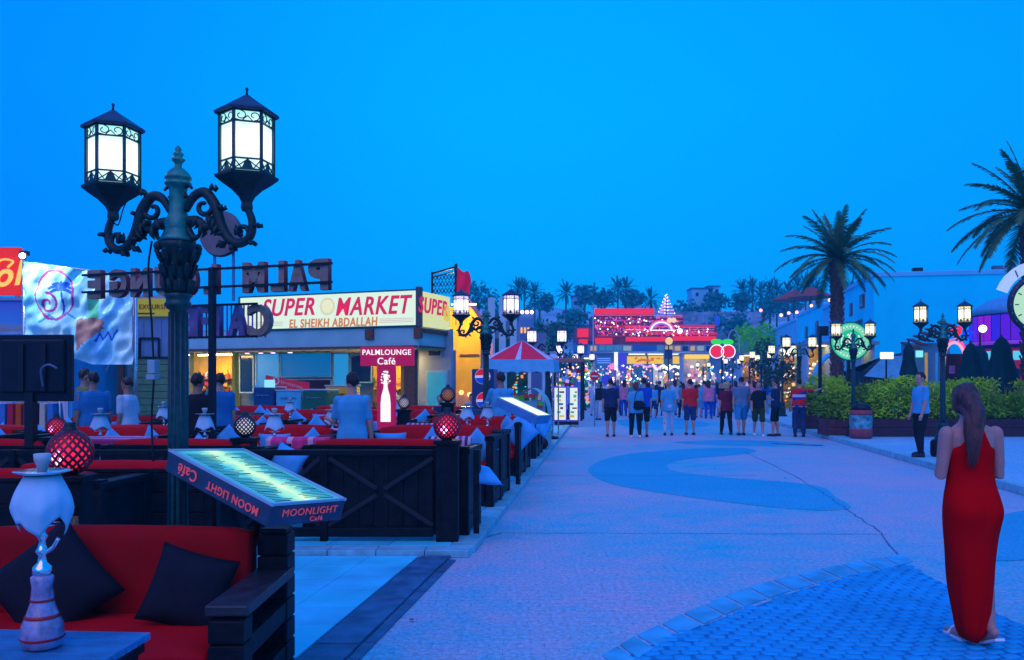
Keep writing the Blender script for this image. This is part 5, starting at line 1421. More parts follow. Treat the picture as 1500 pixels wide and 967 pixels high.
m.build('print', M('banner print', (.75, .3, .4), .6), bn)
MB().box((L0/2, .16, zb-.04), (-L0-.3, .06, .03)).build('soffit_glow_strip', ML('soffit glow warm', (1.0, .72, .35), 1.6), sm)  # added glowing strip standing in for the lit golden soffit edge
# shop lights (round downlights under the soffit) and tubes
WARM = ML('warm shop light', (1.0, .60, .20), 38.0)
PINKL = ML('pink downlight', (1.0, .5, .9), 5.0)
for i, px in enumerate((290, 303, 320, 333)):
    MB().box((F.x(px, 1.3), 1.3, zb-.10), (.45, .5, .02)).build('downlight', WARM, sm)
for px in (362, 400, 425, 382): MB().lathe([(.07, zb-.10), (.07, zb-.09)], 12, (F.x(px, .5), .5, 0)).build('downlight', PINKL, sm)
for px in (552, 575, 590): MB().box((F.x(px, 1.3), 1.3, zb-.10), (.45, .5, .02)).build('downlight', WARM, sm)
YC = [M('goods amber', (.8, .35, .03), .5), M('goods brown', (.22, .08, .02), .5), M('goods white', (.7, .65, .5), .5), M('goods red', (.6, .03, .02), .5), M('goods green', (.05, .2, .06), .5)]
xa, xb = F.x(282, yb), F.x(343, yb)
sh_ = empty('shelf_unit', F.o, F.rz, 'golden shelves crowded with souvenirs behind the black-shirted man', 'shelves')
for zz in (.5, .95, 1.35, 1.75): flat('shelf', BROWN, sh_, xa, xb, zz, zz+.03, yb-.3, .3)
goods(sh_, xa+.05, xb-.05, .6, 2.0, yb-.1, 150, YC, 3)
xa, xb = F.x(548, yb), F.x(592, yb)
flat('gold_wall', GOLD, sm, xa, xb, TZ, zb-.3, yb-.05, .2)
sh2 = empty('shelf_unit', F.o, F.rz, 'yellow shelves of goods left of the maroon bottle sign', 'shelves')
for zz in (.6, 1.0, 1.4): flat('shelf', BROWN, sh2, xa, xb, zz, zz+.03, yb-.35, .3)
goods(sh2, xa+.05, xb-.05, .5, 1.8, yb-.15, 60, YC, 5)
# chest freezers and counters in front of the middle bay
def fridge(px0, px1, py0, Yl, mat, label, z1=None, em=None):
    xa, xb = F.x(px0, Yl), F.x(px1, Yl); h = z1 or F.z(py0, (xa+xb)/2, Yl)
    t = empty('freezer', F.o+F.a*((xa+xb)/2)+F.v*Yl+Vector((0, 0, TZ)), F.rz, label, 'freezer', 'freezers and counters at the shop front')
    w_ = abs(xb-xa); MB().box((0, 0, (h-TZ)/2), (w_-.02, .6, h-TZ)).build('cabinet', mat, t, bev=.03)
    MB().box((0, 0, h-TZ+.02), (w_+.02, .64, .04)).build('lid', M('freezer lid', (.3, .5, .6), .3), t, bev=.01)
    MB().box((0, -.31, .08), (w_-.1, .02, .1)).build('kick_plate', BLACKM, t)
    MB().box((0, -.315, (h-TZ)*.85), (w_*.6, .02, .03)).build('handle', METAL, t)
    return t
fridge(380, 410, 568, -.6, M('freezer navy', (.01, .05, .16), .4), 'navy display counter in front of the shop with a lit screen')
fridge(413, 450, 573, -.6, M('freezer sky', (.08, .45, .62), .4), 'pale blue freezer in front of the shop windows')
fridge(452, 488, 572, -.8, M('freezer green', (.01, .12, .06), .4), 'dark green freezer left of the waiter')
fridge(484, 520, 566, .3, M('freezer yellow', (.75, .42, .02), .4), 'yellow freezer behind the waiter')
MB().box((F.x(395, -1.0), -1.0, F.z(562, F.x(395), -1.0)), (.35, .03, .22)).build('display', ML('screen cyan', (.3, .8, 1.0), 1.0), sm)
# wall right of the shop: small window and glass door
xa, xb = F.x(629, 1.7), F.x(646, 1.7); w_ = MB().box(((xa+xb)/2, 1.68, F.z(516, 0, 1.7)), (xb-xa+.06, .05, .26)).build('window', WALLW, sm)
MB().box(((xa+xb)/2, 1.65, F.z(516, 0, 1.7)), (xb-xa, .02, .2)).build('pane', M('dark pane', (.008, .02, .06), .1), w_)
xa, xb = F.x(627, 1.7), F.x(655, 1.7); w_ = MB().box(((xa+xb)/2, 1.67, 1.05), (xb-xa+.08, .05, 1.96)).build('door', M('window frame pale', (.25, .45, .6), .4), sm)
MB().box(((xa+xb)/2, 1.64, 1.2), (xb-xa-.04, .02, 1.5)).build('pane', M('teal lit glass', (.02, .25, .35), .2, emit=(.03, .3, .45), es=.5), w_)
# roof railing and red flag over the shop
ry = 1.5; xa, xb = F.x(633, ry), F.x(668, ry); rl = empty('railing', F.o+F.v*ry+Vector((0, 0, zt+.05)), F.rz, 'dark ornamental lattice railing on the supermarket roof corner', 'railing')
m = MB(); z1a, z1b = F.z(401, xa, ry)-zt-.05, F.z(391, xb, ry)-zt-.05
m.bar((xa, 0, 0), (xa, 0, z1a+.05), .05).bar((xb, 0, 0), (xb, 0, z1b+.08), .07).bar((xa, 0, z1a), (xb, 0, z1b), .05).bar((xa, 0, z1a-.12), (xb, 0, z1b-.12), .03)
m.build('frame', BLACKM, rl)
rs = random.Random(4); m = MB()
for k in range(7):
    for j in range(3):
        cx = xa+(xb-xa)*(k+.5)/7; cz = .08+j*.2; 
        m.bar((cx-.06, 0, cz-.08), (cx+.06, 0, cz+.1), .016).bar((cx+.06, 0, cz-.08), (cx-.06, 0, cz+.1), .016)
        if (k+j) % 2: m.ball((cx, 0, cz), .035, 6)
m.build('lattice', BLACKM, rl)
fx, fz = XP(679, 24.5), ZP(412, 24.5)
fg = empty('flag', (fx, 24.5, 0), R(10), 'crumpled red flag flying beside the roof lattice', 'flag')
n1, n2 = 8, 10; vs = []; fs = []
for i in range(n1+1):
    for j in range(n2+1):
        u, v = i/n1, j/n2; vs.append((-.2+u*.42*(1-.25*abs(v-.5))+.03*math.sin(v*7), .06*math.sin(u*7+v*3), fz+.36-v*.72-u*.12+.04*math.sin(u*9)))
for i in range(n1):
    for j in range(n2):
        k = i*(n2+1)+j; fs.append((k, k+1, k+n2+2, k+n2+1))
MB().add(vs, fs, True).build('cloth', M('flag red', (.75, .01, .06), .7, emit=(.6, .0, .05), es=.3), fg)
MB().tube([(-.22, 0, 3.3), (-.21, 0, fz+.5)], .015, 6).build('pole', BLACKM, fg)

# ---------------------------------------------------------------- mirrored PALM LOUNGE letters on rails, seen from behind
LP = Vector((XP(485, 10.9), 10.9, 0)); LQ = Vector((XP(130, 12.1), 12.1, 0)); d = (LQ-LP).normalized(); ang = math.atan2(d.y, d.x)   # local x runs to the left
ps = empty('rooftop_sign', LP, ang, 'freestanding letters PALM LOUNGE on a rail frame, seen mirrored from behind', 'sign')
Lt = (LQ-LP).length
LETB = M('letter back grey brown', (.26, .20, .16), .6, 0, .25, 8); LETR = M('letter side red', (.35, .02, .03), .5)
zt_ = ZP(380, 10.9); 
chars = list('PALM LOUNGE'); pxc = [468, 437, 407, 372, None, 307, 277, 243, 205, 168, 148]
pxs = [(452, 485), (423, 452), (398, 420), (356, 392), None, (300, 322), (262, 292), (228, 256), (193, 222), (162, 190), (130, 152)]
def fx_(px):   # local x of a photo column on the sign plane
    k = (px-750)/FPX; return (k*LP.y-LP.x)/(d.x-k*d.y)
for ch, pr in zip(chars, pxs):
    if pr is None: continue
    xa, xb = fx_(pr[1]), fx_(pr[0]); 
    me = text_mesh(ch, size=.5, ext=.045, off=.032)
    mn = min(v.co.x for v in me.vertices); mx_ = max(v.co.x for v in me.vertices); y0_ = min(v.co.y for v in me.vertices); y1_ = max(v.co.y for v in me.vertices)
    me.transform(Matrix.Translation((-(mn+mx_)/2, -(y0_+y1_)/2, 0)))
    H = .40 if ch != 'O' else .42
    me.transform(Matrix.Diagonal(((xb-xa)*.9/(mx_-mn), H/(y1_-y0_), 1, 1)))
    zc_ = 3.04
    # standing text whose reading side faces away from the camera: local x already runs leftwards
    me.transform(Matrix.Translation(((xa+xb)/2, 0, zc_)) @ Matrix.Rotation(R(90), 4, 'X'))
    me.materials.clear(); me.materials.append(LETB); me.materials.append(LETR)
    for p in me.polygons: p.material_index = 0 if abs(p.normal.y) > .7 else 1
    link('letter', me, ps)
    # channel rim standing proud on the back
for zz in (3.17, 2.93):
    MB().box((Lt/2, .062, zz), (Lt+.1, .035, .03)).build('rail', BLACKM, ps)
for px in (318,):
    xx = fx_(px); MB().box((xx, .10, 1.6 if px == 318 else 1.5), (.075,)*2+(3.24-.07 if px == 318 else 2.9,)).build('pole', BLACKM, ps)
# CAFE below
chars = list('CAFE'); pxs = [(352, 388), (322, 352), (284, 312), (246, 280)]
CF = M('letter back blue violet', (.16, .12, .30), .5, 0, .3, 8)
c2_ = empty('cafe_letters', LP+Vector((0, .35, 0)), ang, 'smaller letters CAFE seen mirrored from behind on a slatted frame', 'sign')
for ch, pr in zip(chars, pxs):
    xa, xb = fx_(pr[1]), fx_(pr[0])
    me = text_mesh(ch, size=.5, ext=.05, off=.02)
    mn = min(v.co.x for v in me.vertices); mx_ = max(v.co.x for v in me.vertices); y0_ = min(v.co.y for v in me.vertices); y1_ = max(v.co.y for v in me.vertices)
    me.transform(Matrix.Translation((-(mn+mx_)/2, -(y0_+y1_)/2, 0))); me.transform(Matrix.Diagonal(((xb-xa)*.95/(mx_-mn), .44/(y1_-y0_), 1, 1)))
    me.transform(Matrix.Translation(((xa+xb)/2, 0, 2.50)) @ Matrix.Rotation(R(90), 4, 'X'))
    me.materials.clear(); me.materials.append(LETB if ch == 'C' else CF)
    link('letter', me, c2_)
xa, xb = fx_(372), fx_(240)
for zz in (2.28, 2.72): MB().box(((xa+xb)/2, .10, zz), (xb-xa, .03, .03)).build('rail', BLACKM, c2_)
for k in range(22):
    xx = xa+(xb-xa)*k/21; MB().box((xx, -.085, 2.5), (.018, .012, .46)).build('slat', [M('slat a', (.05, .1, .4), .5, emit=(.03, .03, .5), es=.3), M('slat b', (.45, .2, .25), .5, emit=(.4, .05, .1), es=.3), M('slat c', (.03, .04, .1), .5)][k % 3], c2_)
# round disc sign above
ds = empty('round_sign', (XP(324, 11.4), 11.4, 0), R(-12), 'round grey-brown disc sign above the letters, seen from behind', 'sign')
zz = ZP(343, 11.4); m = MB(); m.lathe([(.288, -.05), (.295, -.045), (.295, .045), (.288, .05)], 40, smooth=False); me = m.mesh('disc'); me.transform(UP((0, 0, zz)) ); me.materials.append(M('disc back', (.17, .14, .15), .6, 0, .25, 4)); link('disc', me, ds)
m = MB(); m.tube([(.296*math.cos(2*PI*k/40), .296*math.sin(2*PI*k/40), .0) for k in range(41)], .014, 6); me = m.mesh('rim'); me.transform(UP((0, 0, zz))); me.materials.append(M('disc rim', (.02, .07, .14), .3)); link('rim', me, ds)
for xx in (-.14, .14): MB().box((xx, .07, (zz+2.8)/2), (.03, .03, zz-2.7)).build('strut', M('pale blue strut', (.08, .30, .55), .4), ds)
# yellow excursion sign, mast etc.
# ---------------------------------------------------------------- maroon sign
PL = M('maroon lit sign', (.25, .005, .05), .5, 0, 0, emit=(.38, .004, .07), es=.75)
Yp = 14.2; F2 = Frame(XP(566, Yp), Yp, R(-6)); pl = empty('cafe_sign', F2.o, F2.rz, 'maroon lit sign PALMLOUNGE Café over a tall panel with a white bottle', 'sign')
za, zb2 = F2.z(536, 0), F2.z(508, 0); xa, xb = F2.x(528), F2.x(605)
MB().box(((xa+xb)/2, .06, (za+zb2)/2), (xb-xa, .14, zb2-za)).build('header_box', PL, pl, bev=.01)
WL = ML('white sign lettering', (.95, .9, 1.0), 1.1)
sign_text('PALMLOUNGE', 531, 602, 512, 520, WL, -.02, 0, .004, F2, pl); sign_text('Café', 553, 579, 524, 534, WL, -.02, 0, .004, F2, pl)
xa, xb = F2.x(552), F2.x(578); MB().box(((xa+xb)/2, .06, (za+.35)/2), (xb-xa, .12, za-.35)).build('tall_panel', PL, pl, bev=.008)
MB().box(((xa+xb)/2, .1, .2+TZ/2), (.2, .2, .4)).build('foot', BLACKM, pl)
# bottle and fizz graphic
prof = [(0, .085), (.30, .085), (.44, .07), (.56, .035), (.72, .026), (.74, .034), (.80, .034)]
pts = [(r_, z) for z, r_ in prof]+[(-r_, z) for z, r_ in prof[::-1]]
me = MB().prism(pts, 0, .006).mesh('bottle'); zb3 = F2.z(618, 0); me.transform(UP(((xa+xb)/2, -.003, max(.45, zb3)))); me.materials.append(WL); link('bottle_print', me, pl)
m = MB(); rs = random.Random(8)
for k in range(34):
    a_ = rs.uniform(0, 2*PI); r_ = rs.random()**.6*.09; m.lathe([(rs.uniform(.007, .015), 0), (rs.uniform(.006, .01), .005)], 7, (r_*math.cos(a_), r_*1.5*math.sin(a_), 0), False)
m.lathe([(.045, 0), (.045, .005)], 12, (0, .13, 0), False, sy=.35)
me = m.mesh('fizz'); me.transform(UP(((xa+xb)/2, -.003, F2.z(556, 0)))); me.materials.append(WL); link('fizz_print', me, pl)

# ---------------------------------------------------------------- left end: banner, billboards, screen
Yb = 14.5
bnr = empty('banner', (0, Yb, 0), 0, 'large translucent white banner, creased, with a red ring and blue palm print', 'banner')
BAN, n_, l_, b_ = MN('translucent banner')
t_ = n_.new('ShaderNodeTexCoord'); nz = n_.new('ShaderNodeTexNoise'); nz.inputs['Scale'].default_value = 1.1; nz.inputs['Detail'].default_value = 2
l_.new(t_.outputs['Object'], nz.inputs['Vector']); cr2 = n_.new('ShaderNodeValToRGB'); l_.new(nz.outputs['Fac'], cr2.inputs[0])
e = cr2.color_ramp.elements; e[0].position = .3; e[0].color = (.12, .55, .85, 1); e[1].position = .7; e[1].color = (.62, .90, .80, 1); q = e.new(.5); q.color = (.30, .72, .85, 1)
l_.new(cr2.outputs[0], b_.inputs['Base Color']); b_.inputs['Roughness'].default_value = .35
n1, n2 = 150, 120; vs = []; fs = []
def banz(u, top=True):
    return (ZP(383+22*u, Yb)) if top else ZP(500+34*min(1, u*1.6), Yb)
for i in range(n1+1):
    for j in range(n2+1):
        u, v = i/n1, j/n2; x = XP(35+160*u, Yb); z = lerp(banz(u), banz(u, False), v)
        y = .10*noise.noise(Vector((u*2.2+v*3, v*2-u*4, 1)))+.05*noise.noise(Vector((u*11+v*7, v*5-u*8, 5)))+.045*math.sin((u*1.5+v*.8)*26)*noise.noise(Vector((u*3, v*3, 9)))
        vs.append((x, y, z))
cen = []
for i in range(n1):
    for j in range(n2):
        k = i*(n2+1)+j; fs.append((k, k+1, k+n2+2, k+n2+1)); u, v = (i+.5)/n1, (j+.5)/n2
        cen.append((35+160*u, lerp(383+22*u, 500+34*min(1, u*1.6), v)))
o = MB().add(vs, fs, True).build('sheet', [BAN, M('print crimson', (.50, .04, .28), .5), M('print blue', (.01, .10, .62), .5), M('print orange', (.42, .20, .16), .5, 0, .4, 6), M('print green', (.12, .62, .30), .5, 0, .3, 4), M('print teal', (.05, .40, .60), .5, 0, .3, 4)], bnr, fix=False)
def seg(px, py, pts, w_):
    for (ax, ay), (bx_, by_) in zip(pts, pts[1:]):
        dx, dy = bx_-ax, by_-ay; t_ = max(0, min(1, ((px-ax)*dx+(py-ay)*dy)/(dx*dx+dy*dy+1e-9)))
        if math.hypot(px-ax-dx*t_, py-ay-dy*t_) < w_: return True
    return False
leafs = [[(90, 424), (90+9*math.cos(R(a_)), 422-9*math.sin(R(a_))), (90+17*math.cos(R(a_)), 426-12*math.sin(R(a_)))] for a_ in (15, 50, 90, 130, 165, 200, -20)]
swirl = [(70+lerp(3, 16, k/24)*math.cos(-k*.33), 445+lerp(3, 16, k/24)*math.sin(-k*.33)) for k in range(25)]
wv2 = [(60, 472), (72, 462), (84, 470), (96, 458), (108, 466)]
for f, (px, py) in zip(o.data.polygons, cen):
    e_ = math.hypot((px-80)/27, (py-432)/36); n_o = 3*noise.noise(Vector((px*.25, py*.25, 0)))
    mi = 0
    if px < 112:
        if abs(e_-1) < .05+.02*math.sin(px*.3): mi = 1
        elif seg(px, py, swirl, 1.7): mi = 1
        elif any(seg(px, py, q, 2.2+n_o*.2) for q in leafs) or seg(px, py, [(91, 424), (94, 448), (92, 462)], 1.4): mi = 2
        elif seg(px, py, wv2, 1.6): mi = 5
    elif 110 < px+n_o < 152 and 466 < py+n_o-(px-110)*.02 < 512-(px-116)*.9: mi = 3
    elif 128 < px+n_o*.7 < 144 and 432 < py < 468: mi = 4
    elif seg(px, py, [(140, 500), (146, 488), (150, 498), (158, 486), (162, 498), (172, 484)], 1.3): mi = 2
    f.material_index = mi
MB().tube([(XP(35, Yb), .05, ZP(383, Yb)), (XP(195, Yb), .05, ZP(405, Yb))], .02, 6).tube([(XP(197, Yb), .05, ZP(400, Yb)), (XP(197, Yb), .05, TZ)], .03, 6).tube([(XP(33, Yb), .05, ZP(370, Yb)), (XP(33, Yb), .05, TZ)], .03, 6).build('frame', METAL, bnr)
fl2 = empty('floodlight', (XP(41, Yb), Yb-.15, ZP(376, Yb)), 0, 'small bright floodlight at the top corner of the banner', 'lamp')
MB().box((0, .05, .04), (.12, .10, .08)).build('housing', BLACKM, fl2); MB().ball((0, -.02, -.01), .045, 12).build('bulb', ML('floodlight bulb', (.8, .97, 1), 40), fl2)
pt = bpy.data.lights.new('floodlight_beam', 'SPOT'); pt.energy = 70; pt.color = (.75, .95, 1); pt.spot_size = R(120); pt.shadow_soft_size = .05
po = bpy.data.objects.new('floodlight_beam', pt); COL.objects.link(po); po.location = (XP(41, Yb)+.05, Yb-.5, ZP(372, Yb)); po.rotation_euler = (R(38), 0, R(-62)); po.parent = None
# red drinks billboard
cc = empty('billboard', (0, 15.5, 0), 0, 'red drinks billboard with yellow script lettering at the left edge', 'sign')
xa, xb = XP(-60, 15.5), XP(27, 15.5); za, zb4 = ZP(432, 15.5), ZP(362, 15.5)
MB().box(((xa+xb)/2, .08, (za+zb4)/2), (xb-xa, .14, zb4-za)).build('box', M('billboard red', (.75, .015, .01), .5, emit=(.75, .02, .01), es=.75), cc, bev=.01)
me = text_mesh('Cola', size=.62, ext=.006, shear=.35, off=.014); me.transform(Matrix.Translation((XP(2, 15.5), -.01, ZP(404, 15.5))) @ Matrix.Rotation(R(90), 4, 'X') @ Matrix.Rotation(R(6), 4, 'Z')); me.materials.clear(); me.materials.append(ML('script yellow', (1.0, .62, .12), 1.0)); link('lettering', me, cc)
MB().tube(arc_pts([(XP(-12, 15.5), -.02, ZP(395, 15.5)), (XP(3, 15.5), -.02, ZP(381, 15.5)), (XP(20, 15.5), -.02, ZP(383, 15.5)), (XP(12, 15.5), -.02, ZP(392, 15.5))], 5), .02, 6).build('swash', ML('script yellow', (1.0, .62, .12), 1.0), cc)
MB().box((xa+.3, .2, za/2), (.1, .1, za)).box((xb-.1, .2, za/2), (.1, .1, za)).build('post', METAL, cc)
bb = empty('billboard', (0, 15.6, 0), 0, 'blue picture billboard of a sea shore below the red one', 'sign')
xb = XP(37, 15.6); za, zb4 = ZP(488, 15.6), ZP(438, 15.6); SEA, n_, l_, b_ = MN('sea picture')
t_ = n_.new('ShaderNodeTexCoord'); s_ = n_.new('ShaderNodeSeparateXYZ'); mr_2 = n_.new('ShaderNodeMapRange'); mr_2.inputs[1].default_value = za; mr_2.inputs[2].default_value = zb4
nz = n_.new('ShaderNodeTexNoise'); nz.inputs['Scale'].default_value = 4; ad = n_.new('ShaderNodeMath'); ad.operation = 'MULTIPLY_ADD'; ad.inputs[1].default_value = .35
l_.new(t_.outputs['Object'], s_.inputs[0]); l_.new(s_.outputs['Z'], mr_2.inputs[0]); l_.new(t_.outputs['Object'], nz.inputs['Vector']); l_.new(nz.outputs['Fac'], ad.inputs[0]); l_.new(mr_2.outputs[0], ad.inputs[2])
cr2 = n_.new('ShaderNodeValToRGB'); l_.new(ad.outputs[0], cr2.inputs[0]); e = cr2.color_ramp.elements; e[0].position = .15; e[0].color = (.3, .12, .12, 1); e[1].position = 1.0; e[1].color = (.10, .18, .6, 1)
q = e.new(.38); q.color = (.25, .3, .35, 1); q = e.new(.5); q.color = (.05, .3, .65, 1); l_.new(cr2.outputs[0], b_.inputs['Base Color'])
MB().box(((xa+xb)/2, .08, (za+zb4)/2), (xb-xa, .1, zb4-za)).build('picture', SEA, bb)
fr = MB()
for zz in (za, zb4): fr.box(((xa+xb)/2, .06, zz), (xb-xa+.05, .16, .05))
fr.box((xb, .06, (za+zb4)/2), (.05, .16, zb4-za)); fr.build('frame', M('frame pale', (.2, .4, .6), .5), bb)
# black screen on a pole
sc_ = empty('screen', (XP(51, 8.9), 8.9, TZ), R(-3), 'large black flat screen on a dark pole, seen from behind, at left', 'screen')
W_ = XP(104, 8.9)-XP(-8, 8.9); za, zb5 = ZP(588, 8.9)-TZ, ZP(490, 8.9)-TZ
MB().box((-.02, .05, (za+zb5)/2), (W_, .07, zb5-za)).build('panel', M('screen back', (.006, .010, .022), .35, 0, .2, 5, spec=.2), sc_, bev=.012)
MB().box((-.02, .0, (za+zb5)/2+.02), (W_*.86, .05, (zb5-za)*.8)).build('back_cover', M('screen back', (.006, .010, .022), .35), sc_, bev=.02)
for k in (-1, 1): MB().box((k*.12, -.035, (za+zb5)/2), (.05, .03, (zb5-za)*.7)).build('bracket', BLACKM, sc_)
MB().box((-.06, .03, za/2), (.09, .09, za+.3)).box((-.06, .03, .02), (.4, .4, .04)).build('pole', BLACKM, sc_)
m = MB(); m.tube(arc_pts([(.13, -.06, za+.15), (.13, -.1, za+.32), (.22, -.12, za+.38), (.3, -.1, za+.34)], 5), .012, 6); m.build('cable', M('grey cable', (.08, .15, .25), .4), sc_)

# buildings behind the banner: rendered wall, siding, posts, sign
Yw = 21.0
bl = empty('kiosk_building', (0, Yw, 0), 0, 'low rendered building with pale green board siding, left of the shop', 'building')
xa, xb = XP(100, Yw), XP(268, Yw)
MB().box(((xa+xb)/2, .2, 1.9), (xb-xa, .4, 3.8)).build('wall', WALLG, bl)
xs_, xe_ = XP(193, Yw), XP(262, Yw); nb = 13; z1 = ZP(524, Yw)
for k in range(nb):
    h = (z1-.1)/nb; MB().box(((xs_+xe_)/2, -.03, .1+h*(k+.5)), (xe_-xs_, .035, h-.014)).build('board', M('green siding', (.13, .26, .12), .6, 0, .15, 6), bl, bev=.006)
for k, px in enumerate((205, 218, 231, 244)):
    MB().box((XP(px, Yw), -.01, ZP(497, Yw)), (.20, .02, 1.0)).build('panel', M('blue grey panel', (.13, .26, .42), .6), bl, bev=.006)
fr = MB(); xa, xb = XP(206, Yw), XP(234, Yw)
for px in (206, 234): fr.box((XP(px, Yw), -.05, ZP(511, Yw)), (.05, .04, .5))
fr.box(((xa+xb)/2, -.05, ZP(496, Yw)), (xb-xa, .04, .05)); fr.box(((XP(196, Yw)+XP(262, Yw))/2, -.05, ZP(524, Yw)), (1.1, .06, .05)); fr.build('dark_frame', BLACKM, bl)
for px in (138, 188): MB().box((XP(px, Yw), -.35, 1.3), (.12, .12, 2.6)).build('post', BROWN, bl)
MB().box(((XP(141, Yw)+XP(186, Yw))/2, -.02, ZP(575, Yw)), (XP(186, Yw)-XP(141, Yw), .03, 1.5)).build('door', M('teal door', (.02, .22, .26), .5), bl)
for k in range(7): MB().bar((XP(140+k*4, Yw), -.4, ZP(553, Yw)), (XP(148+k*4, Yw), -.4, ZP(531, Yw)), .03).build('awning_slat', M('awning slat', (.35, .45, .5), .5), bl)
MB().box(((XP(197, Yw)+XP(262, Yw))/2, -.08, ZP(451, Yw)), (XP(262, Yw)-XP(199, Yw), .10, .43)).build('sign_board', M('excursion yellow', (.42, .36, .01), .5, emit=(.30, .26, .0), es=.5), bl, bev=.01)
F3 = Frame(0, Yw, 0); sign_text('EXCURSIONS', 204, 262, 446, 453, M('sign brown red', (.25, .03, .01), .5), -.145, 0, .004, F3, bl)
me = MB().box((0, 0, 0), (.5, .01, .04)).mesh('rule'); o = link('rule', me, bl, loc=(XP(215, Yw), -.14, ZP(460, Yw))); me.materials.append(M('sign brown red', (.25, .03, .01), .5))
lb = empty('far_left_building', (0, 19.0, 0), 0, 'pale building behind the screen at the left edge', 'building')
xa, xb = XP(-160, 19), XP(106, 19); MB().box(((xa+xb)/2, 1.2, 1.7), (xb-xa, 2.4, 3.4)).build('wall', M('pale blue render', (.06, .30, .52), .8, 0, .1, 2), lb)
for i, px in enumerate((2, 62, 84)):
    w_ = MB().box((XP(px, 19), -.01, 1.25), (.5, .05, 1.3)).build('window', WALLW, lb); MB().box((XP(px, 19), -.04, 1.25), (.4, .02, 1.2)).build('pane', M('violet lit glass', (.1, .1, .3), .3, emit=(.22, .2, .35), es=.5), w_)
MB().box((XP(3, 18.9), -.2, ZP(484, 18.9)), (.3, .06, .17)).build('red_plate', M('billboard red', (.7, .02, .01), .5), lb)
# clothes rack below the screen
rk = empty('clothes_rack', (XP(20, 13), 13, TZ), 0, 'rack of orange, violet and black clothes below the black screen', 'rack')
MB().tube([(-.7, 0, 0), (-.7, 0, 1.3), (.7, 0, 1.3), (.7, 0, 0)], .02, 6).build('rail', METAL, rk)
for k in range(11):
    c = [(.6, .08, .02), (.2, .02, .2), (.02, .02, .04), (.6, .5, .4), (.05, .2, .5), (.5, .02, .06)][k % 6]
    vs = [(-.6+k*.12, .16, 1.27), (-.6+k*.12, -.16, 1.27), (-.58+k*.12, -.22, .5+.1*(k % 3)), (-.58+k*.12, .22, .5+.1*(k % 3)), (-.53+k*.12, .14, 1.27), (-.53+k*.12, -.14, 1.27), (-.49+k*.12, -.20, .52+.1*(k % 3)), (-.49+k*.12, .2, .52+.1*(k % 3))]
    MB().add(vs, [(0, 1, 2, 3), (4, 5, 6, 7), (0, 1, 5, 4), (1, 2, 6, 5), (2, 3, 7, 6), (3, 0, 4, 7)]).build('garment', cloth('garment %d' % (k % 6), c), rk, bev=.01)

# ---------------------------------------------------------------- between the shop and the tent
yb_ = empty('yellow_building', (0, 31, 0), 0, 'yellow lit wall with a sloping pinkish parapet right of the supermarket', 'building')
def wall_poly(par, name, mat, pts, Y, th, y0):
    q = [(XP(px, Y), ZP(py, Y)) for px, py in pts]
    me = MB().prism(q, 0, th).mesh(name); me.transform(Matrix.Translation((0, th, 0)) @ Matrix.Rotation(R(90), 4, 'X')); me.transform(Matrix.Translation((0, Y-y0, 0)))
    b = bmesh.new(); b.from_mesh(me); bmesh.ops.recalc_face_normals(b, faces=b.faces); b.to_mesh(me); b.free()
    me.materials.append(mat); return link(name, me, par)
wall_poly(yb_, 'wall', YEL, [(655, 600), (704, 600), (704, 470), (690, 450), (655, 450)], 31, .3, 31)
wall_poly(yb_, 'side_wall', M('pinkish render', (.50, .28, .36), .8, 0, .12, 2), [(690, 600), (722, 600), (722, 505), (712, 470), (688, 438), (683, 438), (683, 470), (704, 480)], 31.6, .3, 31)
MB().box((XP(690, 31), -.25, ZP(585, 31)), (1.4, .3, .5)).build('counter', M('orange counter', (.55, .22, .08), .5, emit=(.5, .16, .05), es=.3), yb_)
MB().box((XP(688, 31), -.05, ZP(520, 31)), (.7, .06, .05)).build('ledge', BROWN, yb_)
MB().box((XP(680, 31), -.3, ZP(447, 31)), (.9, .06, .06)).build('lamp_tube', ML('yellow wall lamp', (1.0, .7, .2), 5), yb_)
for i, (px, py) in enumerate(((676, 575), (688, 578), (700, 574))): MB().ball((XP(px, 30.6), -.5, ZP(py, 30.6)), .09, 8).build('lamp', ML('amber counter lamp', (1, .5, .15), 2.5), yb_)
pt = bpy.data.lights.new('yellow_wall_fill_light', 'POINT'); pt.energy = 200; pt.color = (1, .62, .18); pt.shadow_soft_size = .15  # added to brighten the yellow wall, not set at a fixture
po = bpy.data.objects.new('yellow_wall_fill_light', pt); COL.objects.link(po); po.location = (XP(682, 29.6), 29.6, ZP(470, 30))
gb = empty('grey_building', (0, 44, 0), 0, 'grey-blue building with pilasters behind the second lamp post', 'building')
for (a, b_, c, mt) in ((716, 762, 470, WALLG), (745, 800, 488, M('grey violet render', (.18, .22, .36), .8, 0, .15, 1))): wall_poly(gb, 'wall', mt, [(a, 600), (b_, 600), (b_, c), (a, c)], 44 if a < 740 else 46, .6, 44)
for px in (720, 736, 752): MB().box((XP(px, 44), -.12, 3.0), (.35, .25, 6)).build('pilaster', WALLW, gb)
for px in (728, 744): 
    w_ = MB().box((XP(px, 44), -.02, ZP(510, 44)), (.5, .06, 1.0)).build('window', BROWN, gb); MB().box((XP(px, 44), -.06, ZP(510, 44)), (.4, .02, .9)).build('pane', M('dark pane', (.008, .02, .06), .1), w_)
tw = empty('small_tower', (0, 70, 0), 0, 'small tower with orange lit windows and pink roof lights', 'building')
wall_poly(tw, 'wall', M('blue tower render', (.08, .22, .42), .8), [(760, 560), (782, 560), (782, 460), (760, 460)], 70, 3, 70)
for k in range(4): MB().box((XP(764+k*5, 69.9), -.1, ZP(487, 69.9)), (.16, .1, .8)).build('window', ML('orange window', (1.0, .45, .15), 1.2), tw)
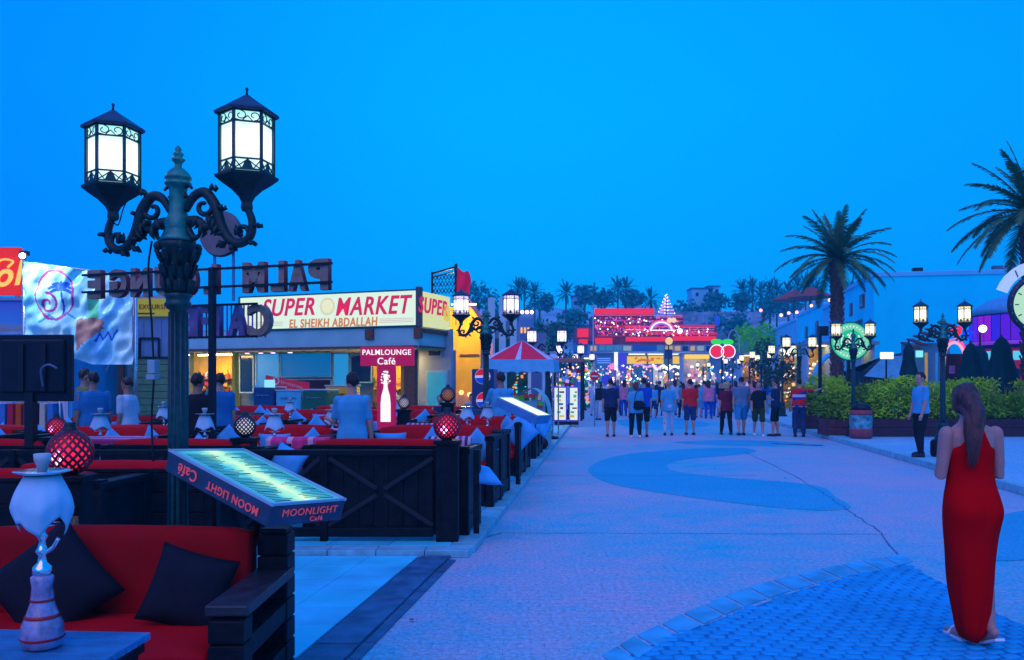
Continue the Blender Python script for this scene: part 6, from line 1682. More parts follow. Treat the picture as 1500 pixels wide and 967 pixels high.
for k in range(3): MB().ball((XP(765+k*7, 69.5), -.3, ZP(457, 69.5)), .16, 8).build('lamp', ML('pink lamp', (1, .55, .6), 4), tw)

# tent
tt = empty('tent', (XP(765, 25), 25, TZ), SA, 'red and white square tent stall with white valance on the terrace', 'tent')
W_ = 1.0; ez, az, vz = 2.30-TZ, 2.90-TZ, 1.95-TZ
for k in range(4):
    a0_ = R(-135+90*k); c0 = Vector((math.cos(a0_), math.sin(a0_), 0))*W_*1.414; a1_ = R(-45+90*k); c1 = Vector((math.cos(a1_), math.sin(a1_), 0))*W_*1.414
    ap = Vector((0, 0, az)); e0 = c0+Vector((0, 0, ez)); e1 = c1+Vector((0, 0, ez)); mid = (e0+e1)/2
    i0 = e0.lerp(e1, .08); i1 = e0.lerp(e1, .46); i2 = e0.lerp(e1, .54); i3 = e0.lerp(e1, .92); a_in = ap.lerp(mid, .0)
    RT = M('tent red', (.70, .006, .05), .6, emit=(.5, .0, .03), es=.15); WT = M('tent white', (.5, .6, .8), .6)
    MB().add([i0, i1, ap.lerp(i1, .04)], [(0, 1, 2)]).build('roof_panel', RT, tt); MB().add([i2, i3, ap.lerp(i2, .04)], [(0, 1, 2)]).build('roof_panel', RT, tt)
    MB().add([e0, i0, ap], [(0, 1, 2)]).add([i1, i2, ap], [(0, 1, 2)]).add([i3, e1, ap], [(0, 1, 2)]).build('roof_rib', WT, tt)
    vs = []; 
    for j in range(13):
        p = e0.lerp(e1, j/12)*1.0; wob = Vector((p.x, p.y, 0)).normalized()*(.02*math.sin(j*2.2)+.012)
        vs += [p, p+wob+Vector((0, 0, vz-ez+(.02 if j % 2 else -.02)))]
    MB().add(vs, [(2*j, 2*j+1, 2*j+3, 2*j+2) for j in range(12)], True).build('valance', M('tent valance', (.12, .50, .72), .6), tt)
    MB().box((c0.x*.98, c0.y*.98, ez/2), (.04, .04, ez)).build('pole', METAL, tt)
# drinks fridge with round emblems
Yf = 16.3; ff = empty('drinks_fridge', (XP(712, Yf), Yf, TZ), R(-8), 'dark blue drinks fridge with two round red, white and blue emblems', 'fridge')
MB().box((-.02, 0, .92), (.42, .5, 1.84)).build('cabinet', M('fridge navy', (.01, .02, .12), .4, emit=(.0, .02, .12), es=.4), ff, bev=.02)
MB().box((-.02, -.27, .6), (.36, .03, .95)).build('door', M('fridge glass', (.02, .1, .2), .15), ff, bev=.01)
MB().box((.14, -.30, .7), (.02, .03, .4)).build('handle', METAL, ff)
def roundel(par, x, y, z, r_):
    for nm, mt, lo, hi in (('emblem_top', M('emblem red', (.7, .01, .03), .5, emit=(.6, .01, .05), es=.6), 12, 172), ('emblem_base', M('emblem blue', (.01, .06, .5), .5, emit=(.0, .06, .5), es=.5), 192, 352)):
        p = [(r_*math.cos(R(lo+(hi-lo)*k/14)), r_*math.sin(R(lo+(hi-lo)*k/14))) for k in range(15)]; me = MB().prism(p, 0, .012).mesh(nm); me.transform(UP((x, y, z))); me.materials.append(mt); link(nm, me, par)
    me = MB().lathe([(r_*1.05, -.01), (r_*1.05, 0)], 24, smooth=False).mesh('emblem_disc'); me.transform(UP((x, y, z))); me.materials.append(M('emblem white', (.7, .7, .8), .5, emit=(.7, .7, .9), es=.4)); link('emblem_disc', me, par)
roundel(ff, -.02, -.262, 1.70, .14); roundel(ff, .02, -.30, 1.25, .15)
# ice cream cart
ct = empty('ice_cart', (XP(775, 20.5), 20.5, TZ), R(-12), 'glass-topped ice cream cart with pale green curved top under the tent', 'cart')
MB().box((0, 0, .45), (1.0, .6, .7)).build('cabinet', M('cart teal white', (.12, .42, .50), .4), ct, bev=.03)
q = arc_pts([(-.5, 0, .8), (-.3, 0, 1.2), (.1, 0, 1.45), (.42, 0, 1.2), (.52, 0, .8)], 5)
vs = []; [vs.extend([(p.x, -.3, p.z), (p.x, .3, p.z)]) for p in q]
MB().add(vs, [(2*j, 2*j+1, 2*j+3, 2*j+2) for j in range(len(q)-1)], True).build('curved_top', M('cart hood', (.25, .55, .50), .4), ct)
MB().box((0, -.31, 1.0), (.9, .02, .3)).build('glass', M('cart glass', (.10, .40, .50), .1), ct)
for x in (-.38, .38): me = MB().lathe([(.14, -.02), (.14, .02)], 18).mesh('wheel'); me.transform(UP((x, -.33, .15))); me.materials.append(BLACKM); link('wheel', me, ct)
goods(ct, -.4, .4, .85, 1.3, -.2, 24, [M('goods lime', (.1, .5, .05), .5), M('goods white', (.7, .65, .5), .5), M('goods red', (.6, .03, .02), .5)], 6)
# lit double poster stand
Yq = 32; ls = empty('poster_stand', (XP(830, Yq), Yq, TZ), SA, 'violet-framed double lit menu poster at the terrace edge', 'sign')
for k, px in enumerate((-.24, .27)):
    wd = .50 if k == 0 else .36
    MB().box((px, 0, .78), (wd, .08, 1.30)).build('frame', M('violet frame', (.06, .02, .4), .4, emit=(.08, .02, .5), es=.6), ls, bev=.01)
    p_ = MB().box((px, -.045, .78), (wd-.08, .01, 1.2)).build('poster', ML('poster lit', (.75, .9, .85), 1.0), ls)
    rs = random.Random(k)
    for j in range(7):
        MB().box((px+rs.uniform(-.1, .1), -.053, .32+j*.15), (rs.uniform(.08, .2), .004, rs.uniform(.05, .11))).build('picture', [M('poster yellow', (.7, .5, .05), .5, emit=(.7, .5, .05), es=.6), M('poster green', (.1, .4, .1), .5, emit=(.1, .4, .1), es=.6), M('poster brown', (.3, .1, .05), .5), M('poster blue', (.05, .3, .5), .5)][j % 4], p_)
MB().box((0, 0, .06), (.9, .3, .12)).build('base', BLACKM, ls)
st = empty('stall', (XP(834, 36), 36, TZ), SA, 'open stall with a flat brown roof on dark posts', 'stall')
MB().box((0, 0, 2.5), (1.3, 1.6, .16)).build('roof', M('stall roof', (.28, .12, .12), .6), st, bev=.02)
for sx in (-1, 1):
    for sy in (-1, 1): MB().box((sx*.55, sy*.7, 1.25), (.09, .09, 2.5)).build('post', BLACKM, st)
goods(st, -.5, .5, 1.0, 2.1, .3, 40, [M('goods lime', (.1, .5, .05), .5), ML('goods lit violet', (.4, .3, 1), 1.2), ML('goods lit amber', (1, .6, .2), 1.2), M('goods red', (.6, .03, .02), .5)], 9, .08, .2)
pp = empty('parasol_pole', (XP(803, 24.0), 24.0, TZ), 0, 'closed dark parasol on its foot at the terrace edge', 'parasol')
MB().lathe([(.3, 0), (.3, .06), (.04, .1), (.03, .3)], 14).build('foot', BLACKM, pp); MB().lathe([(.03, .2), (.03, .6), (.12, .62), (.10, 1.3), (.05, 1.9), (.01, 2.0)], 10).build('cover', M('parasol cover', (.01, .05, .06), .8), pp)
# ================================================================ right side: white houses
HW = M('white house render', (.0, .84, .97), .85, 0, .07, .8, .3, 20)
HW2 = M('white house render painted lit', (.12, .62, .82), .85, 0, .08, .8, .3, 20)  # lit look put into the base colour, nothing emits
TILE = M('red roof tile', (.30, .05, .05), .7, 0, .3, 9, .4, 60)
DARKP = M('dark pane', (.008, .02, .06), .1, spec=.8)
def house(px0, Y0, py_top, px1, Y1, depth, label, wins=(), mat=HW, name='white_house', par_h=.25):
    x0, x1 = XP(px0, Y0), XP(px1, Y1); L = math.hypot(x1-x0, Y1-Y0); a = math.atan2(x1-x0, Y1-Y0)
    t = empty(name, (x0, Y0, 0), -a, label, 'building'); h = ZP(py_top, Y0)
    MB().box((depth/2, L/2, (h+KZ)/2), (depth, L, h-KZ)).build('wall', mat, t)
    MB().box((depth/2, .06, h+par_h/2), (depth+.1, .25, par_h)).box((0, L/2, h+par_h/2), (.25, L, par_h)).build('parapet', HW2, t, bev=.03)
    for (y, z, w_, hh, kd) in wins:
        f = MB().box((-.01, y*L, z), (.10, w_+.16, hh+.16)).build('window', HW2 if kd != 'dark' else M('brown window frame', (.16, .07, .05), .6), t)
        MB().box((-.07, y*L, z), (.02, w_, hh)).build('pane', DARKP if kd != 'lit' else ML('warm window', (1.0, .55, .18), 1.6), f)
        MB().box((-.085, y*L, z), (.03, .05, hh)).build('mullion', HW2, f)
        if kd == 'tile':
            for k in range(6):
                yy = y*L+(k-2.5)*w_*.24; MB().bar((-.02, yy, z+hh*.5+.55), (-.65, yy, z+hh*.5+.2), w_*.22, .05).build('roof_tile', TILE, f, bev=.01)
    return t, L, h
t, L, h = house(1280, 45, 406, 1238, 53, 14, 'big plain blue-white building block with a red-tiled window awning, behind the lamps', ((.45, 3.9, 1.1, 1.5, 'tile'), (.35, 6.2, 1.0, .6, 'dark'), (.75, 6.0, .6, .6, 'dark')))
for (px, s_) in ((1340, .35), ):
    MB().box((XP(px, 46)-t.location.x, 2, h+.45), (.5, .4, .45)).build('vent', BLACKM, t, bev=.02)
MB().lathe([(2.0, 0), (1.3, .35), (.5, .65), (.1, .8)], 14, (3.6+1.0, 6, h+.1)).build('red_roof', TILE, t)
MB().box((6.2, 5, h+.35), (4.0, .12, .12)).box((4.6, 5, h+.1), (.12, .12, .6)).box((7.6, 5, h+.5), (.5, .4, 1.1)).build('roof_pipe', M('roof pipe grey', (.08, .12, .2), .6), t)
t2, L2, h2 = house(1238, 53.5, 436, 1206, 63, 10, 'narrow white house behind the palm trunk', ((.5, 5.8, .9, .8, 'dark'), (.5, 3.4, .9, 1.1, 'lit')), HW2)
t3, L3, h3 = house(1206, 63.5, 447, 1168, 76, 10, 'stepped white house with a blue awning, left of the palm', ((.2, 5.9, 1.0, .8, 'dark'), (.6, 5.8, 1.0, .8, 'dark'), (.85, 3.0, 1.2, 1.2, 'lit')))
MB().add([(-.05, 2, 5.4), (-.05, 5, 5.4), (-1.2, 5, 4.6), (-1.2, 2, 4.6)], [(0, 1, 2, 3)]).build('awning', M('blue awning', (.01, .12, .40), .6), t3)
t4, L4, h4 = house(1166, 77, 470, 1128, 96, 8, 'lower white house farther along with two small dark windows', ((.25, 5.6, 1.0, .8, 'dark'), (.5, 5.9, 1.0, .8, 'dark'), (.3, 3.0, 1.4, 1.2, 'lit')), HW2)
t5, L5, h5 = house(1128, 97, 487, 1112, 108, 8, 'farthest small white house with a flat top at the street end', ((.4, 5.0, 1.0, 1.6, 'dark'),), HW)
for i, (px, py, Y, c) in enumerate(((1139, 463, 90, 'amber wall'), (1150, 460, 90, 'pink wall'), (1181, 450, 70, 'amber wall'), (1206, 442, 60, 'amber wall'), (1161, 459, 80, 'pink wall'), (1110, 456, 98, 'pink wall'))):
    o = MB().ball((0, 0, 0), .14*Y/70, 8).build('wall_lamp', ML(c+' light', (1, .62, .25) if c[0] == 'a' else (1, .45, .6), 2.5), None, loc=(XP(px, Y), Y-1.2, ZP(py, Y))); tag(o, ['amber lamp on the lower stepped house', 'pink lamp on the lower stepped house', 'amber lamp on the roof edge left of the palm', 'amber lamp on the roof right beside the palm trunk', 'pink lamp above the small dark windows', 'pink lamp on the farthest white house'][i], 'lamp')
# red umbrella-like roofs on the terrace of the houses
for i, (px, py, Y) in enumerate(((1163, 440, 84), (1188, 436, 80))):
    z = ZP(py, Y); o = MB().lathe([(2.2, 0), (1.2, .5), (.1, 1.0)], 8, (0, 0, z), False).tube([(0, 0, z-2), (0, 0, z)], .06, 5).build('parasol', TILE, None, loc=(XP(px, Y), Y, 0)); tag(o, ['open red parasol on the house terrace, left one', 'open red parasol on the house terrace nearer the palm'][i], 'parasol')
# ground-floor shops under the houses: warm fronts
rs = random.Random(11)
GC = [ML('goods lit amber', (1, .6, .2), 1.2), ML('goods lit orange', (1, .3, .06), 1.1), ML('goods lit white', (1, .9, .8), 1.6), ML('goods lit pink', (1, .2, .5), 1.1), ML('goods lit violet', (.4, .3, 1), 1.2), ML('goods lit cyan', (.1, .8, .9), 1.0), M('goods brown', (.22, .08, .02), .5)]
def shopfront(px0, px1, Y, py_top, label, base, cols, seed, n=40, sign=None, z0=KZ, panel_es=.7, lit=True):
    xa, xb = XP(px0, Y), XP(px1, Y); zt_ = ZP(py_top, Y); t = empty('shop_front', ((xa+xb)/2, Y, z0), 0, label, 'shop'); W_ = xb-xa; H = zt_-z0
    MB().box((0, 1.6, H/2), (W_, .2, H)).build('back_wall', base, t)
    for sx in (-1, 1): MB().box((sx*(W_/2-.06), .8, H/2), (.12, 1.5, H)).build('side_wall', WALLW, t)
    MB().box((0, .7, H+.08), (W_+.2, 1.9, .16)).build('roof', WALLG, t)
    if sign: MB().box((0, -.28, H-.18), (W_*.9, .1, .42)).build('sign_board', sign, t, bev=.02)
    for k in range(2): MB().box((0, 1.3, H*(.3+.25*k)), (W_-.3, .4, .04)).build('shelf', BROWN, t)
    goods(t, -W_/2+.2, W_/2-.2, .3, H*.8, 1.2, n, cols, seed, .06*Y/40, .16*Y/40)
    if lit: MB().box((0, .7, H-.03), (W_*.7, .5, .03)).build('ceiling_light', ML('shop ceiling light', (1.0, .75, .4), 6), t)
    return t
shopfront(1182, 1222, 46, 505, 'golden lit souvenir shop behind the hedge, left of the green sign', GOLD, [GC[0], GC[1], GC[2], GC[6]], 1)
shopfront(1140, 1178, 50, 512, 'orange lit stall behind the man in the red and blue shirt', GOLD, [GC[0], GC[2], GC[1], GC[6]], 2, sign=ML('white stall sign', (1, .95, .8), 1.3))
shopfront(1262, 1282, 38, 505, 'small yellow lit doorway right of the green sign', YEL, [GC[0], GC[1], GC[2]], 3, 16)
shopfront(1086, 1122, 64, 520, 'amber lit stall front beyond the crowd at right', GOLD, [GC[0], GC[1], GC[4]], 4, z0=0)
shopfront(1000, 1040, 84, 520, 'bright white and gold shop front under the red lights', M('white lit wall', (.6, .6, .6), .6), [GC[0], GC[2], GC[3]], 5, z0=0, sign=ML('yellow shop sign', (1, .62, .03), 1.2))
shopfront(852, 872, 52, 524, 'teal and orange lit shelf stall on the left beyond the road sign', M('teal shop wall', (.03, .4, .42), .6), [GC[5], GC[1], GC[4]], 6, z0=TZ)
shopfront(795, 818, 42, 520, 'violet-lit stall on the left behind the tent', M('violet wall', (.1, .08, .4), .6), [GC[4], GC[3], GC[2]], 7, z0=TZ, sign=ML('blue stall sign', (.1, .25, 1), 1.0))
shopfront(738, 778, 34, 522, 'grey-green stall behind the ice cream cart under the tent', M('stall green wall', (.05, .22, .2), .6), [GC[5], GC[1], M('goods green', (.05, .2, .06), .5)], 8, z0=TZ, lit=False)
# arch portal
ar = empty('arch_portal', (XP(1215, 44), 44, KZ), 0, 'pale pointed arch portal beside the golden shop', 'arch')
q = arc_pts([(-.8, 0, 0), (-.8, 0, 1.6), (-.55, 0, 2.4), (0, 0, 2.9), (.55, 0, 2.4), (.8, 0, 1.6), (.8, 0, 0)], 6); MB().tube(q, .14, 8).build('arch', HW2, ar)
# white lit bar sign, cloth awning
o = MB().box((0, 0, 0), (.5, .1, .26)).build('bar_sign', ML('white bar sign', (.9, .9, 1), 1.4), None, loc=(XP(1299, 33), 33, ZP(521, 33)), bev=.02); tag(o, 'small white lit bar sign left of the dark folded parasol', 'sign'); 
MB().bar((0, .05, -.1), (0, .05, -ZP(521, 33)+KZ), .05).build('post', BLACKM, o)
aw = empty('awning', (XP(1306, 34), 34, 0), 0, 'sloping blue-white cloth awning on dark posts', 'awning')
MB().add([(-1.1, 0, 1.9), (-.2, .2, 2.7), (1.3, .2, 2.75), (.3, -.2, 1.75)], [(0, 1, 2, 3)]).build('cloth', M('awning cloth', (.08, .4, .62), .7), aw)
MB().bar((-1.1, 0, 1.9), (-1.1, 0, KZ), .06).bar((1.3, .2, 2.75), (1.3, .2, KZ), .06).build('post', BLACKM, aw)
dk = MB().box((0, 0, 1.0), (3.4, 2, 2.0)).add([(-1.7, -1, 2.0), (1.7, -1, 2.0), (1.2, -.2, 3.0), (-.6, -.2, 2.6), (1.7, 1, 2), (-1.7, 1, 2)], [(0, 1, 2, 3), (3, 2, 4, 5)]).build('dark_hut', M('dark hut wall', (.01, .02, .04), .7), None, loc=(XP(1322, 36), 37, KZ)); tag(dk, 'low dark hut behind the folded parasols', 'hut')
# hut with tiled gable
ht = empty('tiled_hut', (XP(1366, 34), 34, KZ), 0, 'small hut with a brown tiled slanting roof and pale columns, beside the red arch', 'hut')
MB().box((0, .6, 1.55), (1.5, 1.0, 3.1)).build('wall', M('hut wall blue', (.10, .30, .46), .7), ht)
for k in range(7):
    MB().bar((-.75+k*.25, -.4, 2.85+k*.14), (-.75+k*.25, .9, 3.15+k*.14), .26, .06).build('roof_tile', M('brown roof tile', (.12, .04, .05), .7, 0, .3, 9), ht, bev=.01)
for x, mt in ((-.35, M('yellow column', (.8, .45, .03), .6, emit=(.8, .4, .03), es=.3)), (.05, HW2), (.35, M('sky column', (.1, .4, .6), .6, emit=(.2, .6, .9), es=.3))): MB().box((x, -.2, 1.35), (.08, .08, 2.7)).build('column', mt, ht)
MB().box((-.62, -.2, 2.65), (.2, .2, .26)).build('lantern', GLOW, ht)
# red neon arch
na = empty('neon_arch', (XP(1398, 32), 32, KZ), 0, 'pink-red glowing arch round a dark doorway, red blooms on top', 'arch')
NR = ML('neon red pink', (1.0, .05, .16), 1.5); NP = ML('neon pale pink', (1.0, .45, .6), 1.0)
q = [(-.40, 0, .1), (-.40, 0, 1.8)]+[(.38*math.cos(PI-PI*k/12), 0, 2.4+.62*math.sin(PI*k/12)) for k in range(13)]+[(.40, 0, 1.8), (.40, 0, .1)]
MB().tube(q, .055, 8).build('arch_tube', NP, na); q = [(p[0]*1.16, -.02, p[2]*1.04) for p in q]; MB().tube(q, .03, 6).build('arch_tube', NR, na)
MB().box((0, .15, 1.3), (.72, .1, 2.6)).build('doorway', M('dark maroon door', (.02, .004, .02), .6), na)
MB().box((-.05, .08, 2.0), (.22, .02, .3)).build('notice', M('notice violet', (.25, .12, .35), .6), na)
m = MB(); rs = random.Random(6)
for k in range(16): m.ball((rs.uniform(-.12, .3), rs.uniform(-.1, .1), 3.25+rs.uniform(-.1, .36)), .07, 7)
m.build('blooms', M('red bloom', (.8, .01, .03), .6, emit=(.9, .02, .05), es=.8), na)
m = MB()
for k in range(12): m.ball((rs.uniform(.35, .7), rs.uniform(-.1, .1), 3.15+rs.uniform(-.1, .3)), .065, 7)
m.build('blooms', M('blue bloom', (.02, .02, .8), .6, emit=(.02, .05, 1), es=.8), na)
# purple domed venue
dv = empty('domed_venue', (XP(1468, 33), 33, KZ), 0, 'violet and blue lit domed venue at the right edge', 'building')
CX, CY = 3.4, 2.6
MB().lathe([(2.95, 4.32), (2.8, 4.6), (2.3, 4.95), (1.6, 5.2), (.6, 5.36), (.1, 5.4)], 40, (CX, CY, 0)).build('dome', M('dome pale blue', (.10, .38, .62), .5), dv)
MB().lathe([(2.9, 2.9), (2.9, 4.32)], 40, (CX, CY, 0)).build('drum', M('venue violet wall', (.06, .01, .3), .6), dv)
for k in range(22):
    a0_ = R(165+k*8); a1_ = R(165+(k+1)*8-.8)
    vs = [(CX+2.95*math.cos(a), CY+2.95*math.sin(a), z) for a in (a0_, a1_) for z in (3.22, 4.26)]
    c_ = [(.04, .01, .95), (.28, .0, .80), (.12, .0, .9)][(k*7//3) % 3]
    MB().add(vs, [(0, 2, 3, 1)]).build('lit_panel', ML('venue panel %d' % ((k*7//3) % 3), c_, .8), dv)
MB().lathe([(3.0, 3.06), (3.1, 3.08), (3.1, 3.18), (3.0, 3.2)], 40, (CX, CY, 0)).build('cornice', M('violet cornice', (.2, .05, .4), .5, emit=(.3, .05, .7), es=.5), dv)
MB().lathe([(2.8, 0), (2.8, 3.0)], 40, (CX, CY, 0)).build('wall', M('venue red wall', (.25, .01, .05), .6, emit=(.5, .0, .08), es=.35), dv)
for (a, z, mt, w_) in ((190, 2.62, ML('cyan screen', (.1, .7, 1), .9), .7), (205, 2.5, ML('pink strip', (1, .2, .5), 1.2), .3), (222, 2.6, ML('cyan screen', (.1, .7, 1), .9), .8), (235, 2.5, M('venue red', (.6, .02, .04), .5), .6), (250, 2.6, ML('cyan screen', (.1, .7, 1), .9), .8), (212, 1.9, DARKP, .7), (240, 1.8, DARKP, .8)):
    MB().box((CX+2.86*math.cos(R(a)), CY+2.86*math.sin(R(a)), z), (.06, w_, .36), rz=R(a)).build('screen', mt, dv)
MB().ball((-.75, -.0, 3.6), .15, 10).build('spot_lamp', ML('white spot', (.9, .95, 1), 3), dv); MB().box((-.75, .2, 1.8), (.06, .06, 3.6)).build('post', BLACKM, dv)
# big clock
ck = empty('clock', (XP(1523, 24), 24, KZ), R(-8), 'big round clock with a pale green dial, cut by the right edge', 'clock')
zc_ = ZP(446, 24)-KZ
me = MB().lathe([(.70, -.06), (.84, -.06), (.86, 0), (.84, .08), (.74, .1), (.70, .04)], 40, cap=False).mesh('rim'); me.transform(UP((0, 0, zc_))); me.materials.append(M('clock rim', (.02, .03, .06), .4, .4)); link('rim', me, ck)
me = MB().lathe([(.71, -.04), (.71, .0)], 40, smooth=False).mesh('dial'); me.transform(UP((0, 0, zc_))); me.materials.append(ML('clock dial', (.52, .86, .60), .9)); link('dial', me, ck)
HB = M('clock hand', (.01, .02, .04), .5)
for k in range(12):
    me = MB().box((.60*math.cos(R(30*k)), .60*math.sin(R(30*k)), .012), (.10, .03, .01), rz=R(30*k)).mesh('hour_mark'); me.transform(UP((0, 0, zc_))); me.materials.append(HB); link('hour_mark', me, ck)
for ln, an in ((.42, 205), (.6, 100)):
    me = MB().bar((0, 0, .02), (ln*math.cos(R(an)), ln*math.sin(R(an)), .02), .04, .02).mesh('hand'); me.transform(UP((0, 0, zc_))); me.materials.append(HB); link('hand', me, ck)
for k in range(20):
    me = MB().ball((.79*math.cos(R(18*k)), .79*math.sin(R(18*k)), .09), .022, 6).mesh('rivet'); me.transform(UP((0, 0, zc_))); me.materials.append(M('rivet', (.4, .3, .2), .3, .8)); link('rivet', me, ck)
MB().box((0, .1, (zc_-.8)/2), (.2, .2, zc_-.8)).build('post', BLACKM, ck)
vs = []; 
for k in range(13):
    a = R(160-k*11); vs += [(.92*math.cos(a), .92*math.sin(a)+.02, 0), (1.22*math.cos(a), 1.22*math.sin(a)+.02, 0), (.92*math.cos(a), .92*math.sin(a)+.02, .06), (1.22*math.cos(a), 1.22*math.sin(a)+.02, .06)]
fs = []
for k in range(12):
    b_ = 4*k; fs += [(b_, b_+4, b_+5, b_+1), (b_+2, b_+3, b_+7, b_+6), (b_, b_+2, b_+6, b_+4), (b_+1, b_+5, b_+7, b_+3)]
me = MB().add(vs, fs).mesh('arc_banner'); me.transform(UP((0, 0, zc_))); me.materials.append(M('arc banner', (.55, .65, .8), .5, emit=(.6, .75, .95), es=.45)); link('arc_banner', me, ck)
me = text_mesh('1', size=.28, ext=.01, shear=.3); me.transform(Matrix.Translation((1.06*math.cos(R(128)), 1.06*math.sin(R(128)), .075)) @ Matrix.Rotation(R(38), 4, 'Z')); me.transform(UP((0, 0, zc_))); me.materials.clear(); me.materials.append(HB); link('lettering', me, ck)
# folded parasols
def folded(px, Y, py, w_, label):
    t = empty('folded_parasol', (XP(px, Y), Y, KZ), random.random(), label, 'parasol', 'folded dark parasols on the right'); top = ZP(py, Y)-KZ
    n = 32; vs = []; J = 12; pr = [(.04, .0), (.10, .04), (.18, .14), (.20, .3), (.28, .5), (.36, .75), (.42, 1.0)]
    fs = []
    for j in range(J+1):
        t_ = j/J*6; i = min(5, int(t_)); f = t_-i; r_ = lerp(pr[i][0], pr[i+1][0], f)/.42*w_/2; zz = lerp(pr[i][1], pr[i+1][1], f)
        for k in range(n):
            a = 2*PI*k/n; fo = 1+.16*(j/J)*math.cos(a*8)+.05*noise.noise(Vector((math.cos(a)*2, math.sin(a)*2, zz*4)))
            vs.append((r_*fo*math.cos(a), r_*fo*math.sin(a), top-zz*(top-.85)))
    for j in range(J):
        for k in range(n): fs.append((j*n+k, j*n+(k+1) % n, (j+1)*n+(k+1) % n, (j+1)*n+k))
    MB().add(vs, fs, True).build('canopy', M('parasol canopy dark green', (.004, .040, .050), .8, 0, .2, 4), t)
    MB().tube([(0, 0, 0), (0, 0, top+.08)], .03, 8).build('pole', BLACKM, t)
    MB().box((0, 0, .04), (.6, .6, .08)).build('foot', BLACKM, t)
folded(1331, 29, 502, .8, 'dark folded parasol left of the tiled hut'); folded(1422, 28, 503, 1.1, 'dark folded parasol right of the red arch'); folded(1436, 31, 508, 1.1, 'dark folded parasol half hidden behind its neighbour'); folded(1467, 27, 494, 1.2, 'tall dark folded parasol before the violet venue')
# round green sign
gs = empty('round_sign', (XP(1246, 28), 28, KZ), R(-6), 'round green lit coffee sign on a dark pole behind the second lamp', 'sign')
zc_ = ZP(500, 28)-KZ; r_ = .61
for nm, r1, z1, mt in (('rim', 1.05, -.02, M('dark green rim', (.005, .06, .03), .5)), ('green_ring', 1.0, 0.0, ML('sign green', (.02, .62, .30), .85)), ('inner_ring', .93, .008, ML('sign mint', (.25, .85, .55), .8)), ('inner_disc', .62, .016, ML('sign green', (.02, .62, .30), .85))):
    me = MB().lathe([(r_*r1, z1-.05), (r_*r1, z1)], 40, smooth=False).mesh(nm); me.transform(UP((0, 0, zc_))); me.materials.append(mt); link(nm, me, gs)
m = MB(); rs = random.Random(1)
m.ball((0, .06, .02), (.10, .13, .012), 12); m.prism([(-.13, .18), (-.08, .26), (-.04, .2), (0, .29), (.04, .2), (.08, .26), (.13, .18)], .018, .028)
for sx in (-1, 1):
    for k in range(5): m.tube(arc_pts([(sx*.08, .12-.05*k, .024), (sx*(.14+.012*k), .04-.05*k, .024), (sx*(.12+.03*k), -.10-.03*k, .024)], 3), .012, 5)
    m.tube(arc_pts([(sx*.05, -.30, .024), (sx*.24, -.20, .024), (sx*.30, .0, .024), (sx*.24, .2, .024)], 4), .02, 5)
me = m.mesh('figure_print'); me.transform(UP((0, 0, zc_))); me.materials.append(ML('sign white green', (.75, 1, .85), 1.0)); link('figure_print', me, gs)
m = MB()
for k in range(26):
    a = R(15+k*(330/26)); m.box((r_*.80*math.cos(a), r_*.80*math.sin(a), .014), (.05, .035, .008), rz=a)
me = m.mesh('ring_print'); me.transform(UP((0, 0, zc_))); me.materials.append(ML('sign white green', (.75, 1, .85), 1.0)); link('ring_print', me, gs)
MB().box((-.05, .08, zc_/2), (.1, .1, zc_)).build('pole', BLACKM, gs)
# dark thin post with box head (between shrubs)
o = MB().box((0, 0, 1.55), (.09, .09, 3.1)).box((.1, 0, 3.15), (.28, .2, .3)).build('utility_post', BLACKM, None, loc=(XP(1201, 27), 27, KZ)); tag(o, 'dark thin post with a box head rising from the hedge', 'post')

# ---------------------------------------------------------------- planters and hedge shrubs
def leaves(n, w_, d_, h_, z0, seed, ls=.13, wid=.03, up=.5):
    rs = random.Random(seed); m = MB()
    for i in range(n):
        # lean clumps with gaps
        a = rs.uniform(0, 2*PI); rr = rs.random()**.6; zz = z0+h_*rs.random()**.75
        cx = rr*w_/2*math.cos(a)*(.7+.5*noise.noise(Vector((zz*3, a, seed)))); cy = rr*d_/2*math.sin(a)
        dd = Vector((rs.uniform(-1, 1), rs.uniform(-1, 1), rs.uniform(-.5, 1)*up*2)).normalized(); L = ls*rs.uniform(.6, 1.3)
        sd = dd.cross(Vector((rs.uniform(-1, 1), rs.uniform(-1, 1), rs.uniform(-1, 1)))).normalized()*wid*rs.uniform(.7, 1.2)
        p = Vector((cx, cy, zz)); 
        m.add([p, p+dd*L*.45+sd, p+dd*L-Vector((0, 0, L*.25)), p+dd*L*.45-sd], [(0, 1, 2, 3)])
    return m
def stems(n, w_, d_, h_, seed):
    rs = random.Random(seed); m = MB()
    for i in range(n):
        x, y = rs.uniform(-w_/3, w_/3), rs.uniform(-d_/3, d_/3); m.tube([(x, y, .0), (x+rs.uniform(-.06, .06), y+rs.uniform(-.05, .05), h_*.55), (x+rs.uniform(-.14, .14), y+rs.uniform(-.1, .1), h_*rs.uniform(.8, 1))], [.012, .009, .004], 5)
    return m
shr = []
for k in range(4):
    t = empty('hedge_shrub', (0, 0, 0)); leaves(430, .80, .7, (.98, .78, 1.08, .66)[k], .10, 20+k, .16, .022).build('foliage', HEDGE if k % 2 == 0 else M('bamboo leaf deep', (.16, .36, .0), .6, 0, .45, 2.5), t, fix=False); stems(9, .5, .5, 1.1, k).build('stems', M('green stem', (.10, .16, .03), .6), t); shr.append(t)
used = [0]*4
